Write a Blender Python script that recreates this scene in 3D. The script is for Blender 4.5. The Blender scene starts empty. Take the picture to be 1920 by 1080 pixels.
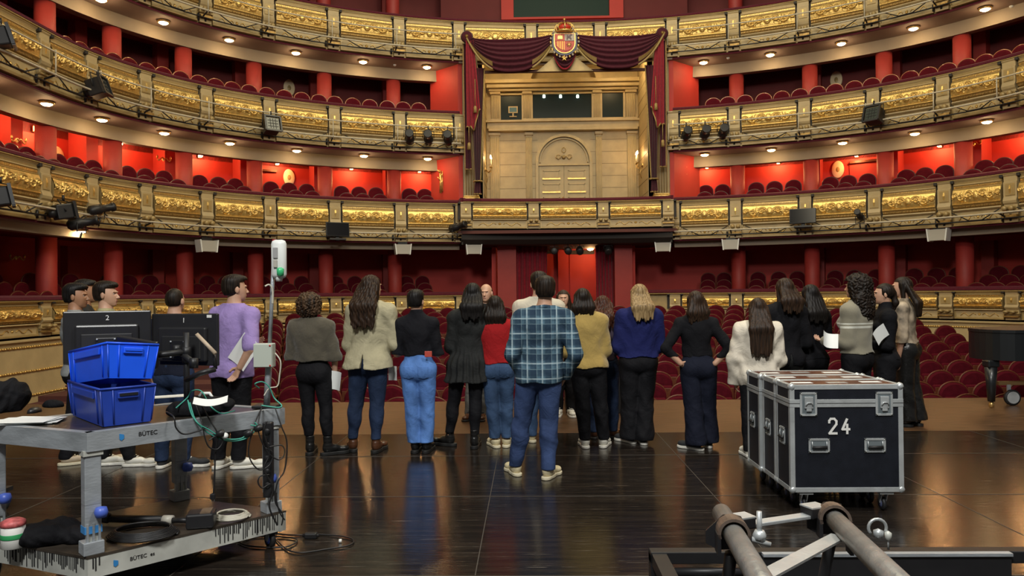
import bpy, bmesh, math, random
import numpy as np
from mathutils import Matrix, Vector
random.seed(7); np.random.seed(7)
PI = math.pi
SC = bpy.context.scene
COL = SC.collection

# ------------------------------------------------------------------ camera, world, lights, exposure
F = 1400.0; CX, YAW, PIT, ROLL = -1.2715, 0.0221, 0.0059, 0.0102; EYE = 1.65
_c, _s = math.cos(YAW), math.sin(YAW); _cp, _sp = math.cos(PIT), math.sin(PIT); _cr, _sr = math.cos(ROLL), math.sin(ROLL)
R0 = Vector((_c, _s, 0)); U0 = Vector((_s*_sp, -_c*_sp, _cp)); FW = Vector((-_s*_cp, _c*_cp, _sp))
RT = R0*_cr - U0*_sr; UP = R0*_sr + U0*_cr
EYEP = Vector((CX, 0, EYE))
cd = bpy.data.cameras.new('camera'); cam = bpy.data.objects.new('camera', cd); COL.objects.link(cam)
cd.sensor_width = 36; cd.lens = 36*F/1920; cd.clip_start = .05; cd.clip_end = 200
m = Matrix.Identity(4)
for i in range(3):
    m[i][0] = RT[i]; m[i][1] = UP[i]; m[i][2] = -FW[i]; m[i][3] = EYEP[i]
cam.matrix_world = m
SC.camera = cam
SC.view_settings.view_transform = 'Standard'; SC.view_settings.look = 'None'
SC.view_settings.exposure = 0.0; SC.view_settings.gamma = 1
SC.view_settings.use_curve_mapping = False

w = bpy.data.worlds.new('world'); SC.world = w; w.use_nodes = True
w.node_tree.nodes['Background'].inputs[0].default_value = (.80, .75, .70, 1)
w.node_tree.nodes['Background'].inputs[1].default_value = 0.13

def area(name, loc, target, size, power, color, sy=None):
    l = bpy.data.lights.new(name, 'AREA'); l.size = size; l.energy = power; l.color = color
    if sy: l.shape = 'RECTANGLE'; l.size_y = sy
    o = bpy.data.objects.new(name, l); COL.objects.link(o); o.location = loc
    o.rotation_euler = (Vector(target)-Vector(loc)).to_track_quat('-Z', 'Y').to_euler(); return o
area('stage_work_light', (-3, -2, 8.5), (0, 9, .8), 1.6, 900, (.98, .98, .94))
area('stage_work_light', (3, 2, 9.5), (.8, 9, .5), 1.6, 520, (1, .96, .88))
area('hall_fill_light', (0, 15, 15.5), (0, 17, 0), 8, 1350, (1, .88, .60))  # unseen soft fill from above, standing in for the chandelier
area('hall_fill_light', (0, 8, 11.5), (0, 26, 6), 7, 780, (1, .88, .64))  # added fill from the stage side to light the balcony fronts

def ray(px, py):
    u, v = px-960, py-540
    a = _cr*u - _sr*v; b = _sr*u + _cr*v      # undo the roll
    return (R0*a - U0*b + FW*F)
def G(px, py, z=0.0):
    "point on the horizontal plane z under a pixel of the photograph"
    d = ray(px, py); t = (z-EYE)/d.z; return EYEP + d*t
def W(px, py, Y):
    d = ray(px, py); t = Y/d.y; return EYEP + d*t
def PX(P):
    d = Vector(P)-EYEP; x, y, z = d.dot(RT), d.dot(FW), d.dot(UP)
    return 960+F*x/y, 540-F*z/y

# ------------------------------------------------------------------ materials
def new_mat(name):
    m = bpy.data.materials.new(name); m.use_nodes = True
    nt = m.node_tree; b = nt.nodes['Principled BSDF']; return m, nt, b
def srgb(r, g, b):
    f = lambda c: ((c/255+.055)/1.055)**2.4 if c/255 > .04045 else c/255/12.92
    return (f(r), f(g), f(b))
def mat(name, col, rough=.6, metal=0., var=0., vscale=8., bump=0., bscale=60., spec=None, sheen=0., coat=0., stretch=None, emit=None, estr=0):
    m, nt, b = new_mat(name)
    b.inputs['Base Color'].default_value = (*col, 1)
    b.inputs['Roughness'].default_value = rough; b.inputs['Metallic'].default_value = metal
    if spec is not None: b.inputs['Specular IOR Level'].default_value = spec
    if sheen: b.inputs['Sheen Weight'].default_value = sheen
    if coat: b.inputs['Coat Weight'].default_value = coat; b.inputs['Coat Roughness'].default_value = .1
    if emit: b.inputs['Emission Color'].default_value = (*emit, 1); b.inputs['Emission Strength'].default_value = estr
    if var or bump:
        tc = nt.nodes.new('ShaderNodeTexCoord'); mp = nt.nodes.new('ShaderNodeMapping')
        nt.links.new(tc.outputs['Object'], mp.inputs['Vector'])
        if stretch: mp.inputs['Scale'].default_value = stretch
    if var:
        n = nt.nodes.new('ShaderNodeTexNoise'); n.inputs['Scale'].default_value = vscale; n.inputs['Detail'].default_value = 5
        nt.links.new(mp.outputs['Vector'], n.inputs['Vector'])
        r = nt.nodes.new('ShaderNodeValToRGB')
        r.color_ramp.elements[0].position = .3; r.color_ramp.elements[1].position = .7
        r.color_ramp.elements[0].color = (*[max(0, c*(1-var)) for c in col], 1)
        r.color_ramp.elements[1].color = (*[min(1, c*(1+var)) for c in col], 1)
        nt.links.new(n.outputs['Fac'], r.inputs['Fac']); nt.links.new(r.outputs['Color'], b.inputs['Base Color'])
    if bump:
        n = nt.nodes.new('ShaderNodeTexNoise'); n.inputs['Scale'].default_value = bscale; n.inputs['Detail'].default_value = 4
        nt.links.new(mp.outputs['Vector'], n.inputs['Vector'])
        bp = nt.nodes.new('ShaderNodeBump'); bp.inputs['Strength'].default_value = bump; bp.inputs['Distance'].default_value = .02
        nt.links.new(n.outputs['Fac'], bp.inputs['Height']); nt.links.new(bp.outputs['Normal'], b.inputs['Normal'])
    return m
def emis(name, col, strength):
    m = bpy.data.materials.new(name); m.use_nodes = True; nt = m.node_tree; nt.nodes.clear()
    e = nt.nodes.new('ShaderNodeEmission'); e.inputs[0].default_value = (*col, 1); e.inputs[1].default_value = strength
    o = nt.nodes.new('ShaderNodeOutputMaterial'); nt.links.new(e.outputs[0], o.inputs[0]); return m

M = {}
M['cream'] = mat('cream_paint', (.44, .335, .17), .5, 0, .10, 3, .15, 40)
M['creamd'] = mat('cream_molding', (.38, .27, .11), .42, .15, .12, 6, .2, 50)
M['gold'] = mat('gilding', (.74, .50, .16), .34, .70, .18, 12, .25, 60)
M['goldd'] = mat('shaded_gilding', (.40, .25, .08), .45, .6, .3, 14, .3, 60)  # darker gilding: shade of the receding under-molding put into the colour
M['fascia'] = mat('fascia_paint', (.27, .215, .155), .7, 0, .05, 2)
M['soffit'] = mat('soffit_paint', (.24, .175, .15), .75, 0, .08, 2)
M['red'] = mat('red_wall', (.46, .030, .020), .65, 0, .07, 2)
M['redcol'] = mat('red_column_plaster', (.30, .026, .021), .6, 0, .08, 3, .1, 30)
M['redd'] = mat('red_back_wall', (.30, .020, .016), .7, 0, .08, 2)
M['redshade'] = mat('shaded_red_back_wall', (.125, .014, .014), .75, 0, .08, 2)  # same wall red, with the shade of the upper boxes put into the colour
M['velvet'] = mat('maroon_velvet', (.085, .008, .018), .8, 0, .2, 20, .1, 120, sheen=.08, spec=.2)
M['seat'] = mat('seat_velvet', (.070, .0035, .009), .85, 0, .2, 12, .1, 90, spec=.08)
M['wood'] = mat('chair_wood', (.10, .028, .012), .45, 0, .25, 20, spec=.3)
M['drape'] = mat('drape_velvet', (.060, .009, .018), .8, 0, .2, 12, .1, 90, sheen=.12, spec=.15)
M['draper'] = mat('drape_crimson', (.25, .015, .028), .8, 0, .15, 12, .1, 90, sheen=.12, spec=.15)
M['trim'] = mat('gold_braid', (.36, .25, .09), .5, .4, .4, 60, .5, 160)
M['black'] = mat('black_metal', (.016, .016, .018), .45, .2, .1, 10)
M['blackp'] = mat('black_plastic', (.018, .018, .020), .35, 0, .1, 10)
M['rubber'] = mat('black_rubber', (.012, .012, .013), .55)
M['pipe'] = mat('grey_painted_pipe', (.50, .45, .34), .45, .1, .15, 9)
M['steel'] = mat('bare_steel', (.25, .25, .245), .36, .35, .22, 14, .15, 60)
M['dglass'] = mat('dark_glass', (.012, .020, .020), .3, spec=.12)
M['lamp'] = emis('lamp_glow', (1, .70, .34), 60)
M['lampw'] = emis('bulb_glow', (1, .70, .36), 40)
M['brass'] = mat('brass', (.62, .42, .16), .3, .85)
M['white'] = mat('white_plastic', (.68, .70, .68), .4)
M['plaque'] = mat('cream_enamel', (.80, .66, .42), .4)
M['speaker'] = mat('speaker_paint', (.40, .38, .33), .45)
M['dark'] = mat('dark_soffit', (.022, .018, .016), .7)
M['pit'] = mat('auditorium_floor', (.10, .03, .025), .8)

# ------------------------------------------------------------------ mesh helpers
class MB:
    def __init__(s): s.v = []; s.f = []; s.m = []; s.sm = []; s.mats = []
    def mi(s, mt):
        if mt is None: return 0
        if mt not in s.mats: s.mats.append(mt)
        return s.mats.index(mt)
    def add(s, vs, fs, mt=None, smooth=False):
        o = len(s.v); k = s.mi(mt)
        s.v += [tuple(v) for v in vs]
        for f in fs: s.f.append([i+o for i in f]); s.m.append(k); s.sm.append(smooth)
        return s
    def box(s, c, d, mt=None, M=None, bev=0, smooth=False):
        x, y, z = [a/2 for a in d]
        if bev:
            b = min(bev, x*.95, y*.95, z*.95); vs = []; bm = bmesh.new()
            bmesh.ops.create_cube(bm, size=1)
            for v in bm.verts: v.co = Vector((v.co.x*d[0], v.co.y*d[1], v.co.z*d[2]))
            bmesh.ops.bevel(bm, geom=bm.edges[:], offset=b, segments=2, profile=.5, affect='EDGES')
            vs = [v.co + Vector(c) if M is None else M @ (v.co + Vector(c)) for v in bm.verts]
            fs = [[v.index for v in f.verts] for f in bm.faces]; bm.verts.index_update(); fs = [[v.index for v in f.verts] for f in bm.faces]; bm.free()
            return s.add(vs, fs, mt, smooth)
        vs = [Vector((c[0]+i*x, c[1]+j*y, c[2]+k*z)) for i in (-1, 1) for j in (-1, 1) for k in (-1, 1)]
        if M is not None: vs = [M @ v for v in vs]
        return s.add(vs, [(0,1,3,2),(4,6,7,5),(0,4,5,1),(2,3,7,6),(0,2,6,4),(1,5,7,3)], mt)
    def tube(s, pts, r, mt=None, n=8, cap=True, smooth=True, closed=False):
        pts = [Vector(p) for p in pts]; N = len(pts); rs = r if isinstance(r, (list, tuple)) else [r]*N
        vs = []; up = None
        for i, p in enumerate(pts):
            a = pts[(i-1) % N] if (i > 0 or closed) else pts[i]; b = pts[(i+1) % N] if (i < N-1 or closed) else pts[i]
            t = (b-a); t = t.normalized() if t.length > 1e-9 else Vector((0,0,1))
            if up is None: up = Vector((0,0,1)) if abs(t.z) < .9 else Vector((1,0,0))
            x = t.cross(up); x = x.normalized() if x.length > 1e-6 else t.orthogonal().normalized()
            y = x.cross(t).normalized(); up = y
            for k in range(n):
                q = 2*PI*k/n; vs.append(p + x*math.cos(q)*rs[i] + y*math.sin(q)*rs[i])
        fs = []
        for i in range(N if closed else N-1):
            j = (i+1) % N
            for k in range(n): l = (k+1) % n; fs.append((i*n+k, i*n+l, j*n+l, j*n+k))
        if cap and not closed: fs.append(list(range(n))[::-1]); fs.append([(N-1)*n+k for k in range(n)])
        return s.add(vs, fs, mt, smooth)
    def lathe(s, prof, c=(0,0,0), mt=None, n=16, M=None, smooth=True):
        "profile of (radius, z) about the z axis"
        vs = []; L = len(prof)
        for r, z in prof:
            for k in range(n): q = 2*PI*k/n; vs.append(Vector((c[0]+r*math.cos(q), c[1]+r*math.sin(q), c[2]+z)))
        if M is not None: vs = [M @ v for v in vs]
        fs = [(i*n+k, i*n+(k+1) % n, (i+1)*n+(k+1) % n, (i+1)*n+k) for i in range(L-1) for k in range(n)]
        fs.append(list(range(n))[::-1]); fs.append([(L-1)*n+k for k in range(n)])
        return s.add(vs, fs, mt, smooth)
    def prism(s, poly, a, b, axis='y', mt=None, M=None, smooth=False):
        "polygon extruded from a to b; poly is (x,z) for axis y, (x,y) for axis z, (y,z) for axis x"
        def P(p, t): return Vector((p[0], t, p[1])) if axis == 'y' else Vector((p[0], p[1], t)) if axis == 'z' else Vector((t, p[0], p[1]))
        n = len(poly); vs = [P(p, a) for p in poly]+[P(p, b) for p in poly]
        if M is not None: vs = [M @ v for v in vs]
        fs = [list(range(n)), list(range(n, 2*n))[::-1]]+[(i, (i+1) % n, n+(i+1) % n, n+i) for i in range(n)]
        return s.add(vs, fs, mt, smooth)
    def grid(s, P, mt=None, smooth=True, closed=False):
        "P: array [i][j] of points"
        ni = len(P); nj = len(P[0]); vs = [p for r in P for p in r]
        fs = []
        for i in range(ni-1):
            for j in range(nj-(0 if closed else 1)):
                k = (j+1) % nj; fs.append((i*nj+j, i*nj+k, (i+1)*nj+k, (i+1)*nj+j))
        return s.add(vs, fs, mt, smooth)
    def mesh(s, name, inv=None):
        me = bpy.data.meshes.new(name)
        vs = s.v if inv is None else [tuple(inv @ Vector(v)) for v in s.v]
        me.from_pydata(vs, [], s.f)
        for mt in s.mats: me.materials.append(mt)
        me.polygons.foreach_set('material_index', s.m); me.polygons.foreach_set('use_smooth', s.sm); me.update()
        bm = bmesh.new(); bm.from_mesh(me); bmesh.ops.recalc_face_normals(bm, faces=bm.faces); bm.to_mesh(me); bm.free()
        return me
    def build(s, name, mt=None, parent=None, world=False, loc=None, rz=0, mod=None):
        "world=True: the vertices are world coordinates and are brought into the parent's frame"
        if mt is not None and not s.mats: s.mats = [mt]
        inv = None; L = None
        if world and parent is not None: inv = wmat(parent).inverted()
        elif world:
            a = np.array(s.v); L = Vector((float(a[:,0].min()+a[:,0].max())/2, float(a[:,1].min()+a[:,1].max())/2, float(a[:,2].min())))
            inv = Matrix.Translation(-L)
        me = s.mesh(name, inv); o = bpy.data.objects.new(name, me); COL.objects.link(o)
        if L is not None: o.location = L
        if loc is not None: o.location = loc
        if rz: o.rotation_euler = (0, 0, rz)
        if parent is not None: o.parent = parent
        return o
def wmat(o):
    m = o.matrix_basis.copy()
    while o.parent is not None: o = o.parent; m = o.matrix_basis @ m
    return m
def tag(o, label=None, cat=None, group=None, kind=None):
    if label: o['label'] = label
    if cat: o['category'] = cat
    if group: o['group'] = group
    if kind: o['kind'] = kind
    return o
def thing(name, label, cat, loc=(0,0,0), rz=0, group=None):
    o = bpy.data.objects.new(name, None); o.empty_display_size = .1; COL.objects.link(o)
    o.location = loc; o.rotation_euler = (0, 0, rz); return tag(o, label, cat, group)
def copy_tree(o, parent=None):
    c = o.copy(); COL.objects.link(c); c.parent = parent
    for ch in list(o.children):
        copy_tree(ch, c)
    return c
def struct(name, mb, mt=None, world=True):
    return tag(mb.build(name, mt, None, world), kind='structure')
def frame(P, n, up=(0,0,1)):
    "matrix with x along the facade (viewer's right), y = outward normal n, z up, origin P"
    n = Vector(n).normalized(); z = Vector(up); x = n.cross(z).normalized()
    m = Matrix.Identity(4)
    for i in range(3): m[i][0] = x[i]; m[i][1] = n[i]; m[i][2] = z[i]; m[i][3] = P[i]
    return m

# ------------------------------------------------------------------ plan of the horseshoe
EA, EB, EY, EN = 12.02, 8.609, 16.391, 0.9676
Z1, Z2, Z3, Z0 = 4.586, 7.535, 10.598, 1.56
def H(th, e=0.):
    "plan point for angle th (0 right, pi/2 centre, pi left), e metres behind the parapet line"
    if th > PI: return Vector((-(EA+e), EY-(th-PI)*12, 0))
    if th < 0: return Vector(((EA+e), EY+th*12, 0))
    c, s = math.cos(th), math.sin(th)
    return Vector(((EA+e)*math.copysign(abs(c)**EN, c), EY+(EB+e)*abs(s)**EN, 0))
def N_(th):
    if th > PI: return Vector((-1, 0, 0))
    if th < 0: return Vector((1, 0, 0))
    a, b = H(min(th+.01, PI)), H(max(th-.01, 0)); t = a-b; n = Vector((t.y, -t.x, 0)).normalized()
    return n
OFS = 0.
def HE(th, e, z):
    p = H(th)+N_(th)*(e+OFS); return Vector((p.x, p.y, z))
def th_at(px, z, e=0.):
    lo, hi = -.2, PI+.2; f = lambda t: PX(HE(t, e, z))[0]-px
    best = None; prev = None
    for i in range(800):
        t = lo+(hi-lo)*i/799; v = f(t)
        if prev is not None and prev[1] > 0 >= v: return t-(hi-lo)/799*(v/(v-prev[1]))
        prev = (t, v)
    return PI/2
def sweep(mb, prof, ths, mt, mats=None, smooth=True):
    "prof: list of (e, z) points; one strip per segment so materials can differ"
    pts = [[HE(t, e, z) for t in ths] for e, z in prof]
    for i in range(len(prof)-1):
        mb.grid([pts[i], pts[i+1]], mats[i] if mats else mt, smooth)
    return mb
def lin(a, b, n): return [a+(b-a)*i/(n-1) for i in range(n)]
PL = [th_at(p, 6.9, -.1) for p in (83, 172, 273, 387, 505, 627, 750, 862)]
PC = [th_at(p, 10.0, -.1) for p in (996, 1125)]
PR = [th_at(p, 6.9, -.1) for p in (1262, 1377, 1508, 1637, 1768, 1892)]
dl = PL[0]-PL[1]; dr = PR[-2]-PR[-1]
left = [PL[0]+dl*k*1.0 for k in (5,4,3,2,1)]+PL
PR = PR+[PR[-1]-dr*k for k in (1,2,3,4)]
THL, THR = left, PR                      # pilasters left (outer end first) and right (centre first)
TL, TR = PL[-1], PR[0]                   # jambs of the royal box
# ------------------------------------------------------------------ stage floor, orchestra edge, shell
def floor_mat():
    m, nt, b = new_mat('black_stage_floor'); L = nt.links
    tc = nt.nodes.new('ShaderNodeTexCoord'); sep = nt.nodes.new('ShaderNodeSeparateXYZ'); L.new(tc.outputs['Object'], sep.inputs[0])
    mp = nt.nodes.new('ShaderNodeMapping'); mp.inputs['Scale'].default_value = (.35, 6, 1); L.new(tc.outputs['Object'], mp.inputs[0])
    n = nt.nodes.new('ShaderNodeTexNoise'); n.inputs['Scale'].default_value = 3; n.inputs['Detail'].default_value = 7; n.inputs['Roughness'].default_value = .65; L.new(mp.outputs[0], n.inputs[0])
    r = nt.nodes.new('ShaderNodeValToRGB'); e = r.color_ramp.elements
    e[0].position = .35; e[0].color = (.008, .0065, .006, 1); e[1].position = .75; e[1].color = (.030, .022, .016, 1); L.new(n.outputs[0], r.inputs[0])
    # pale scratches that run along the boards
    mp2 = nt.nodes.new('ShaderNodeMapping'); mp2.inputs['Scale'].default_value = (.9, 26, 1); L.new(tc.outputs['Object'], mp2.inputs[0])
    n2 = nt.nodes.new('ShaderNodeTexNoise'); n2.inputs['Scale'].default_value = 2.6; n2.inputs['Detail'].default_value = 8; n2.inputs['Roughness'].default_value = .75; L.new(mp2.outputs[0], n2.inputs[0])
    r2 = nt.nodes.new('ShaderNodeValToRGB'); e = r2.color_ramp.elements; e[0].position = .60; e[0].color = (0,0,0,1); e[1].position = .68; e[1].color = (1,1,1,1); L.new(n2.outputs[0], r2.inputs[0])
    mx = nt.nodes.new('ShaderNodeMixRGB'); mx.inputs[2].default_value = (.20, .17, .14, 1); L.new(r2.outputs[0], mx.inputs[0]); L.new(r.outputs[0], mx.inputs[1])
    L.new(mx.outputs[0], b.inputs['Base Color'])
    n3 = nt.nodes.new('ShaderNodeTexNoise'); n3.inputs['Scale'].default_value = 1.3; n3.inputs['Detail'].default_value = 4; L.new(tc.outputs['Object'], n3.inputs[0])
    mr = nt.nodes.new('ShaderNodeMapRange'); mr.inputs['To Min'].default_value = .09; mr.inputs['To Max'].default_value = .22; L.new(n3.outputs[0], mr.inputs[0]); L.new(mr.outputs[0], b.inputs['Roughness'])
    bp = nt.nodes.new('ShaderNodeBump'); bp.inputs['Strength'].default_value = .12; bp.inputs['Distance'].default_value = .01
    mp3 = nt.nodes.new('ShaderNodeMapping'); mp3.inputs['Scale'].default_value = (1.2, 14, 1); L.new(tc.outputs['Object'], mp3.inputs[0])
    n4 = nt.nodes.new('ShaderNodeTexNoise'); n4.inputs['Scale'].default_value = 4; n4.inputs['Detail'].default_value = 5; L.new(mp3.outputs[0], n4.inputs[0])
    L.new(n4.outputs[0], bp.inputs['Height']); L.new(bp.outputs[0], b.inputs['Normal'])
    b.inputs['Specular IOR Level'].default_value = .5
    return m
def apron_mat():
    m, nt, b = new_mat('brown_stage_boards'); L = nt.links
    tc = nt.nodes.new('ShaderNodeTexCoord')
    mp = nt.nodes.new('ShaderNodeMapping'); mp.inputs['Scale'].default_value = (.9, 16, 1); L.new(tc.outputs['Object'], mp.inputs[0])
    n = nt.nodes.new('ShaderNodeTexNoise'); n.inputs['Scale'].default_value = 3; n.inputs['Detail'].default_value = 8; n.inputs['Roughness'].default_value = .7; L.new(mp.outputs[0], n.inputs[0])
    r = nt.nodes.new('ShaderNodeValToRGB'); e = r.color_ramp.elements
    e[0].position = .38; e[0].color = (.022, .010, .005, 1); e[1].position = .66; e[1].color = (.17, .088, .040, 1); L.new(n.outputs[0], r.inputs[0]); L.new(r.outputs[0], b.inputs['Base Color'])
    b.inputs['Roughness'].default_value = .36
    bp = nt.nodes.new('ShaderNodeBump'); bp.inputs['Strength'].default_value = .25; bp.inputs['Distance'].default_value = .01; L.new(n.outputs[0], bp.inputs['Height']); L.new(bp.outputs[0], b.inputs['Normal'])
    return m
M['floor'] = floor_mat(); M['apron'] = apron_mat()
YE, YS = 11.35, 8.75                     # orchestra edge of the stage, seam between black and brown boards
mb = MB(); mb.box((0, (YS-6)/2, -.15), (34, YS+6, .3), M['floor'])
struct('floor', mb)
mb = MB(); mb.box((0, (YS+YE)/2, -.15), (34, YE-YS, .3), M['apron']); struct('floor_apron', mb)
# seams and grooves in the black floor
seam = mat('floor_seam', (.06, .052, .045), .5)
mb = MB()
for y in (2.6, 4.35, 6.05, 7.55): mb.box((0, y, .001), (30, .008, .002), seam)
for x in (-5.2, -3.4, -1.6, .2, 2.0, 3.8, 5.6): mb.box((x, (YS-3)/2, .001), (.006, YS+3, .002), seam)
struct('trim_1', mb)
# floor of the stalls: one shallow step per row
ROWY = [12.1+.92*k for k in range(12)]
ROWZ = [-.044, .044, .137, .238, .35, .469, .594, .735, .87, .99, 1.10, 1.20]     # top of the backrests
mb = MB(); mb.box((0, (YE-.3+ROWY[0]+.25)/2, -1.2), (28, ROWY[0]+.25-YE+.3, .3+.05), M['pit'])
for k in range(12):
    y0 = ROWY[k]-.62; y1 = ROWY[k+1]-.62 if k < 11 else 31; z = ROWZ[k]-.98
    mb.box((0, (y0+y1)/2, z-.25), (28, y1-y0, .5), M['pit'])
struct('floor_stalls', mb)
mb = MB(); mb.box((0, YE-.05, -.75), (34, .1, .9), M['apron']); struct('wall_stage_edge', mb)

full = lin(PI+.62, -.62, 150)
lft = lin(PI+.62, TL, 76); rgt = lin(TR, -.62, 76)
def tier_shell(idx, zr, sides, drop, dfas, efas, zceil_back):
    "soffit, beam and box ceiling under the parapet whose gold top is at zr"
    zs = zr-drop
    for nm, ths in sides:
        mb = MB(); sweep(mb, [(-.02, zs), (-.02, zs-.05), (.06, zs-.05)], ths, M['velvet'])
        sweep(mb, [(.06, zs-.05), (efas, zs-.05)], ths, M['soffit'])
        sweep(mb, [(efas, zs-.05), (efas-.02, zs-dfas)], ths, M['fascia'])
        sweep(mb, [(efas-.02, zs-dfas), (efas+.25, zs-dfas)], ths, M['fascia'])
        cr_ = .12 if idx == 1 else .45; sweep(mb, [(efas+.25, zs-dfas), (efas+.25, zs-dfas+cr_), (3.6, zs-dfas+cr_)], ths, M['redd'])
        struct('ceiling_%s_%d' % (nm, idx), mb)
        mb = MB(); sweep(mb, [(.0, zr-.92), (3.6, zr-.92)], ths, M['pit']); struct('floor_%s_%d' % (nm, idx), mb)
tier_shell(1, Z1, (('left', lft), ('right', rgt)), 1.25, .24, .35, 0)
tier_shell(2, Z2, (('left', lft), ('right', rgt)), 1.28, .42, 1.0, 0)
tier_shell(3, Z3, (('left', lft), ('right', rgt)), 1.28, .42, 1.0, 0)
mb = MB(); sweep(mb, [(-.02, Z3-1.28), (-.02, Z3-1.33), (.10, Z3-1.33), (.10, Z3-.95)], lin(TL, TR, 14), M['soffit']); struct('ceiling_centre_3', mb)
# back walls of the boxes, one per level
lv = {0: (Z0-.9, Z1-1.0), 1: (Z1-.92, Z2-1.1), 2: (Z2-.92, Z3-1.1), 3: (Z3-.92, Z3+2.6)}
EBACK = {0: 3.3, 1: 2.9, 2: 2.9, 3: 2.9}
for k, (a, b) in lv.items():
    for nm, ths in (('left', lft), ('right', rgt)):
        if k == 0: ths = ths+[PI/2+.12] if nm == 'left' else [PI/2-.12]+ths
        mb = MB(); sweep(mb, [(EBACK[k], a-.6), (EBACK[k], b)], ths, M['red'] if k < 2 else M['redshade']); struct('wall_%s_%d' % (nm, k), mb)
# the last walls beside the royal box (one each side, full height)
JL, JR = HE(TL, 0, 0), HE(TR, 0, 0)
for nm, T, sg in (('left', TL, 1), ('right', TR, -1)):
    mb = MB(); a = HE(T+.002*sg, .12, 0); b = HE(T+.068*sg, 1.25, 0); c = HE(T+.02*sg, 3.3, 0)
    th = .10
    for z0, z1 in ((Z1-.9, Z2-1.3), (Z2-.9, Z3-1.3)):
        mb.prism([(a.x, a.y), (b.x, b.y), (c.x, c.y), (c.x-.1*sg*-1, c.y+.1), (a.x+.14*sg, a.y+.02)], z0, z1, 'z', M['red'])
    struct('wall_jamb_'+nm, mb)
# upper hall: ceiling far above, back wall above tier 3, proscenium flanks
mb = MB(); sweep(mb, [(3.2, Z3+2.6), (0, Z3+2.6)], full, M['soffit']); struct('ceiling_upper', mb)

# columns: the same radial lines as the pilasters
def column(th, z0, z1, label, r=.235, e=1.25):
    P = HE(th, e, z0); t = thing('column', label, 'column', P, 0, 'red columns of the box tiers')
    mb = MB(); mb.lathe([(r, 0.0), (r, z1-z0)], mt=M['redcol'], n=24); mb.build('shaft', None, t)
    mb = MB(); mb.lathe([(r+.045, 0), (r+.045, .12), (r+.02, .16), (r, .17)], mt=M['redcol'], n=24); mb.build('base', None, t)
def nth(k): return ['first', 'second', 'third', 'fourth', 'fifth', 'sixth', 'seventh', 'eighth', 'ninth', 'tenth', 'eleventh', 'twelfth'][k]
lvname = {0: 'ground level boxes', 1: 'brightly lit first tier boxes', 2: 'second tier boxes', 3: 'top tier boxes'}
for side, L in (('left', PL[:-1][::-1]+[PL[0]+dl]), ('right', PR[1:6])):
    for k, th in enumerate(L):
        for lev in (0, 1, 2, 3):
            z0, z1 = lv[lev]; z1 = {0: Z1-1.25-.22, 1: Z2-1.28-.40, 2: Z3-1.28-.40, 3: Z3+2.6}[lev]
            column(th, z0, z1, 'round red column of the %s, %s one %s of the royal box' % (lvname[lev], nth(k), side))
        # square pier on the back wall behind each column
for lev in (0, 1, 2, 3):
    z0, z1 = lv[lev]; z1 = {0: Z1-1.37, 1: Z2-1.26, 2: Z3-1.26, 3: Z3+2.6}[lev]
    for side, L in (('left', left[1:-1]), ('right', PR[1:])):
        for th in L:
            mb = MB(); fr = frame(HE(th, EBACK[lev], 0), N_(th))
            d = .8 if lev == 1 else .35
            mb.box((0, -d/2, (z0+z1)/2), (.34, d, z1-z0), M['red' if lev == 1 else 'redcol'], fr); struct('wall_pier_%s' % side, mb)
# ------------------------------------------------------------------ gilded parapets
def relief(nx, nz, seed=0, half=False):
    "acanthus scrolls mirrored about a rosette, as a height field in [0,1]; x in [-1,1], z in [-.27,.27]"
    x = np.linspace(-1, 1, nx)[:, None]; z = np.linspace(-.27, .27, nz)[None, :]
    h = np.zeros((nx, nz))
    def stroke(px, pz, w, a=1.):
        nonlocal h
        for i in range(0, len(px)):
            d2 = (np.abs(x)-px[i])**2+(z-pz[i])**2
            ww = w[i] if hasattr(w, '__len__') else w
            h = np.maximum(h, a*np.exp(-d2/(ww*ww)))
    for cx, dz, hand, r0 in ((.30, .02, 1, .17), (.62, -.02, -1, .17), (.90, .02, 1, .12)):
        t = np.linspace(0, 2.6*PI, 60); r = r0*(1-t/(2.9*PI))
        stroke(cx-np.cos(t)*r, dz+hand*np.sin(t)*r, .020+.012*(1-t/9))
        for k in range(7):
            a = k*2*PI/7+.4; t2 = np.linspace(.3, 1, 7)
            stroke(cx+np.cos(a+t2*.5)*r0*1.25*t2, dz+np.sin(a+t2*.5)*r0*1.2*t2, .018*(1.3-t2), .8)
    for k in range(9):
        a = k*2*PI/9; t2 = np.linspace(.2, 1, 8); stroke(np.abs(np.cos(a)*.10*t2), np.sin(a)*.15*t2, .024*(1.3-.6*t2), 1.)
    stroke([0], [0], [.05], 1.)
    for k in range(5):
        t2 = np.linspace(0, 1, 10); stroke(.46+.03*np.sin(k)+(k-2)*.035*t2, -.22+.40*t2*(1-.08*abs(k-2)), .014, .75)
    rng = np.random.RandomState(seed)
    h = h+.10*rng.rand(nx, nz)
    return h
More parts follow.
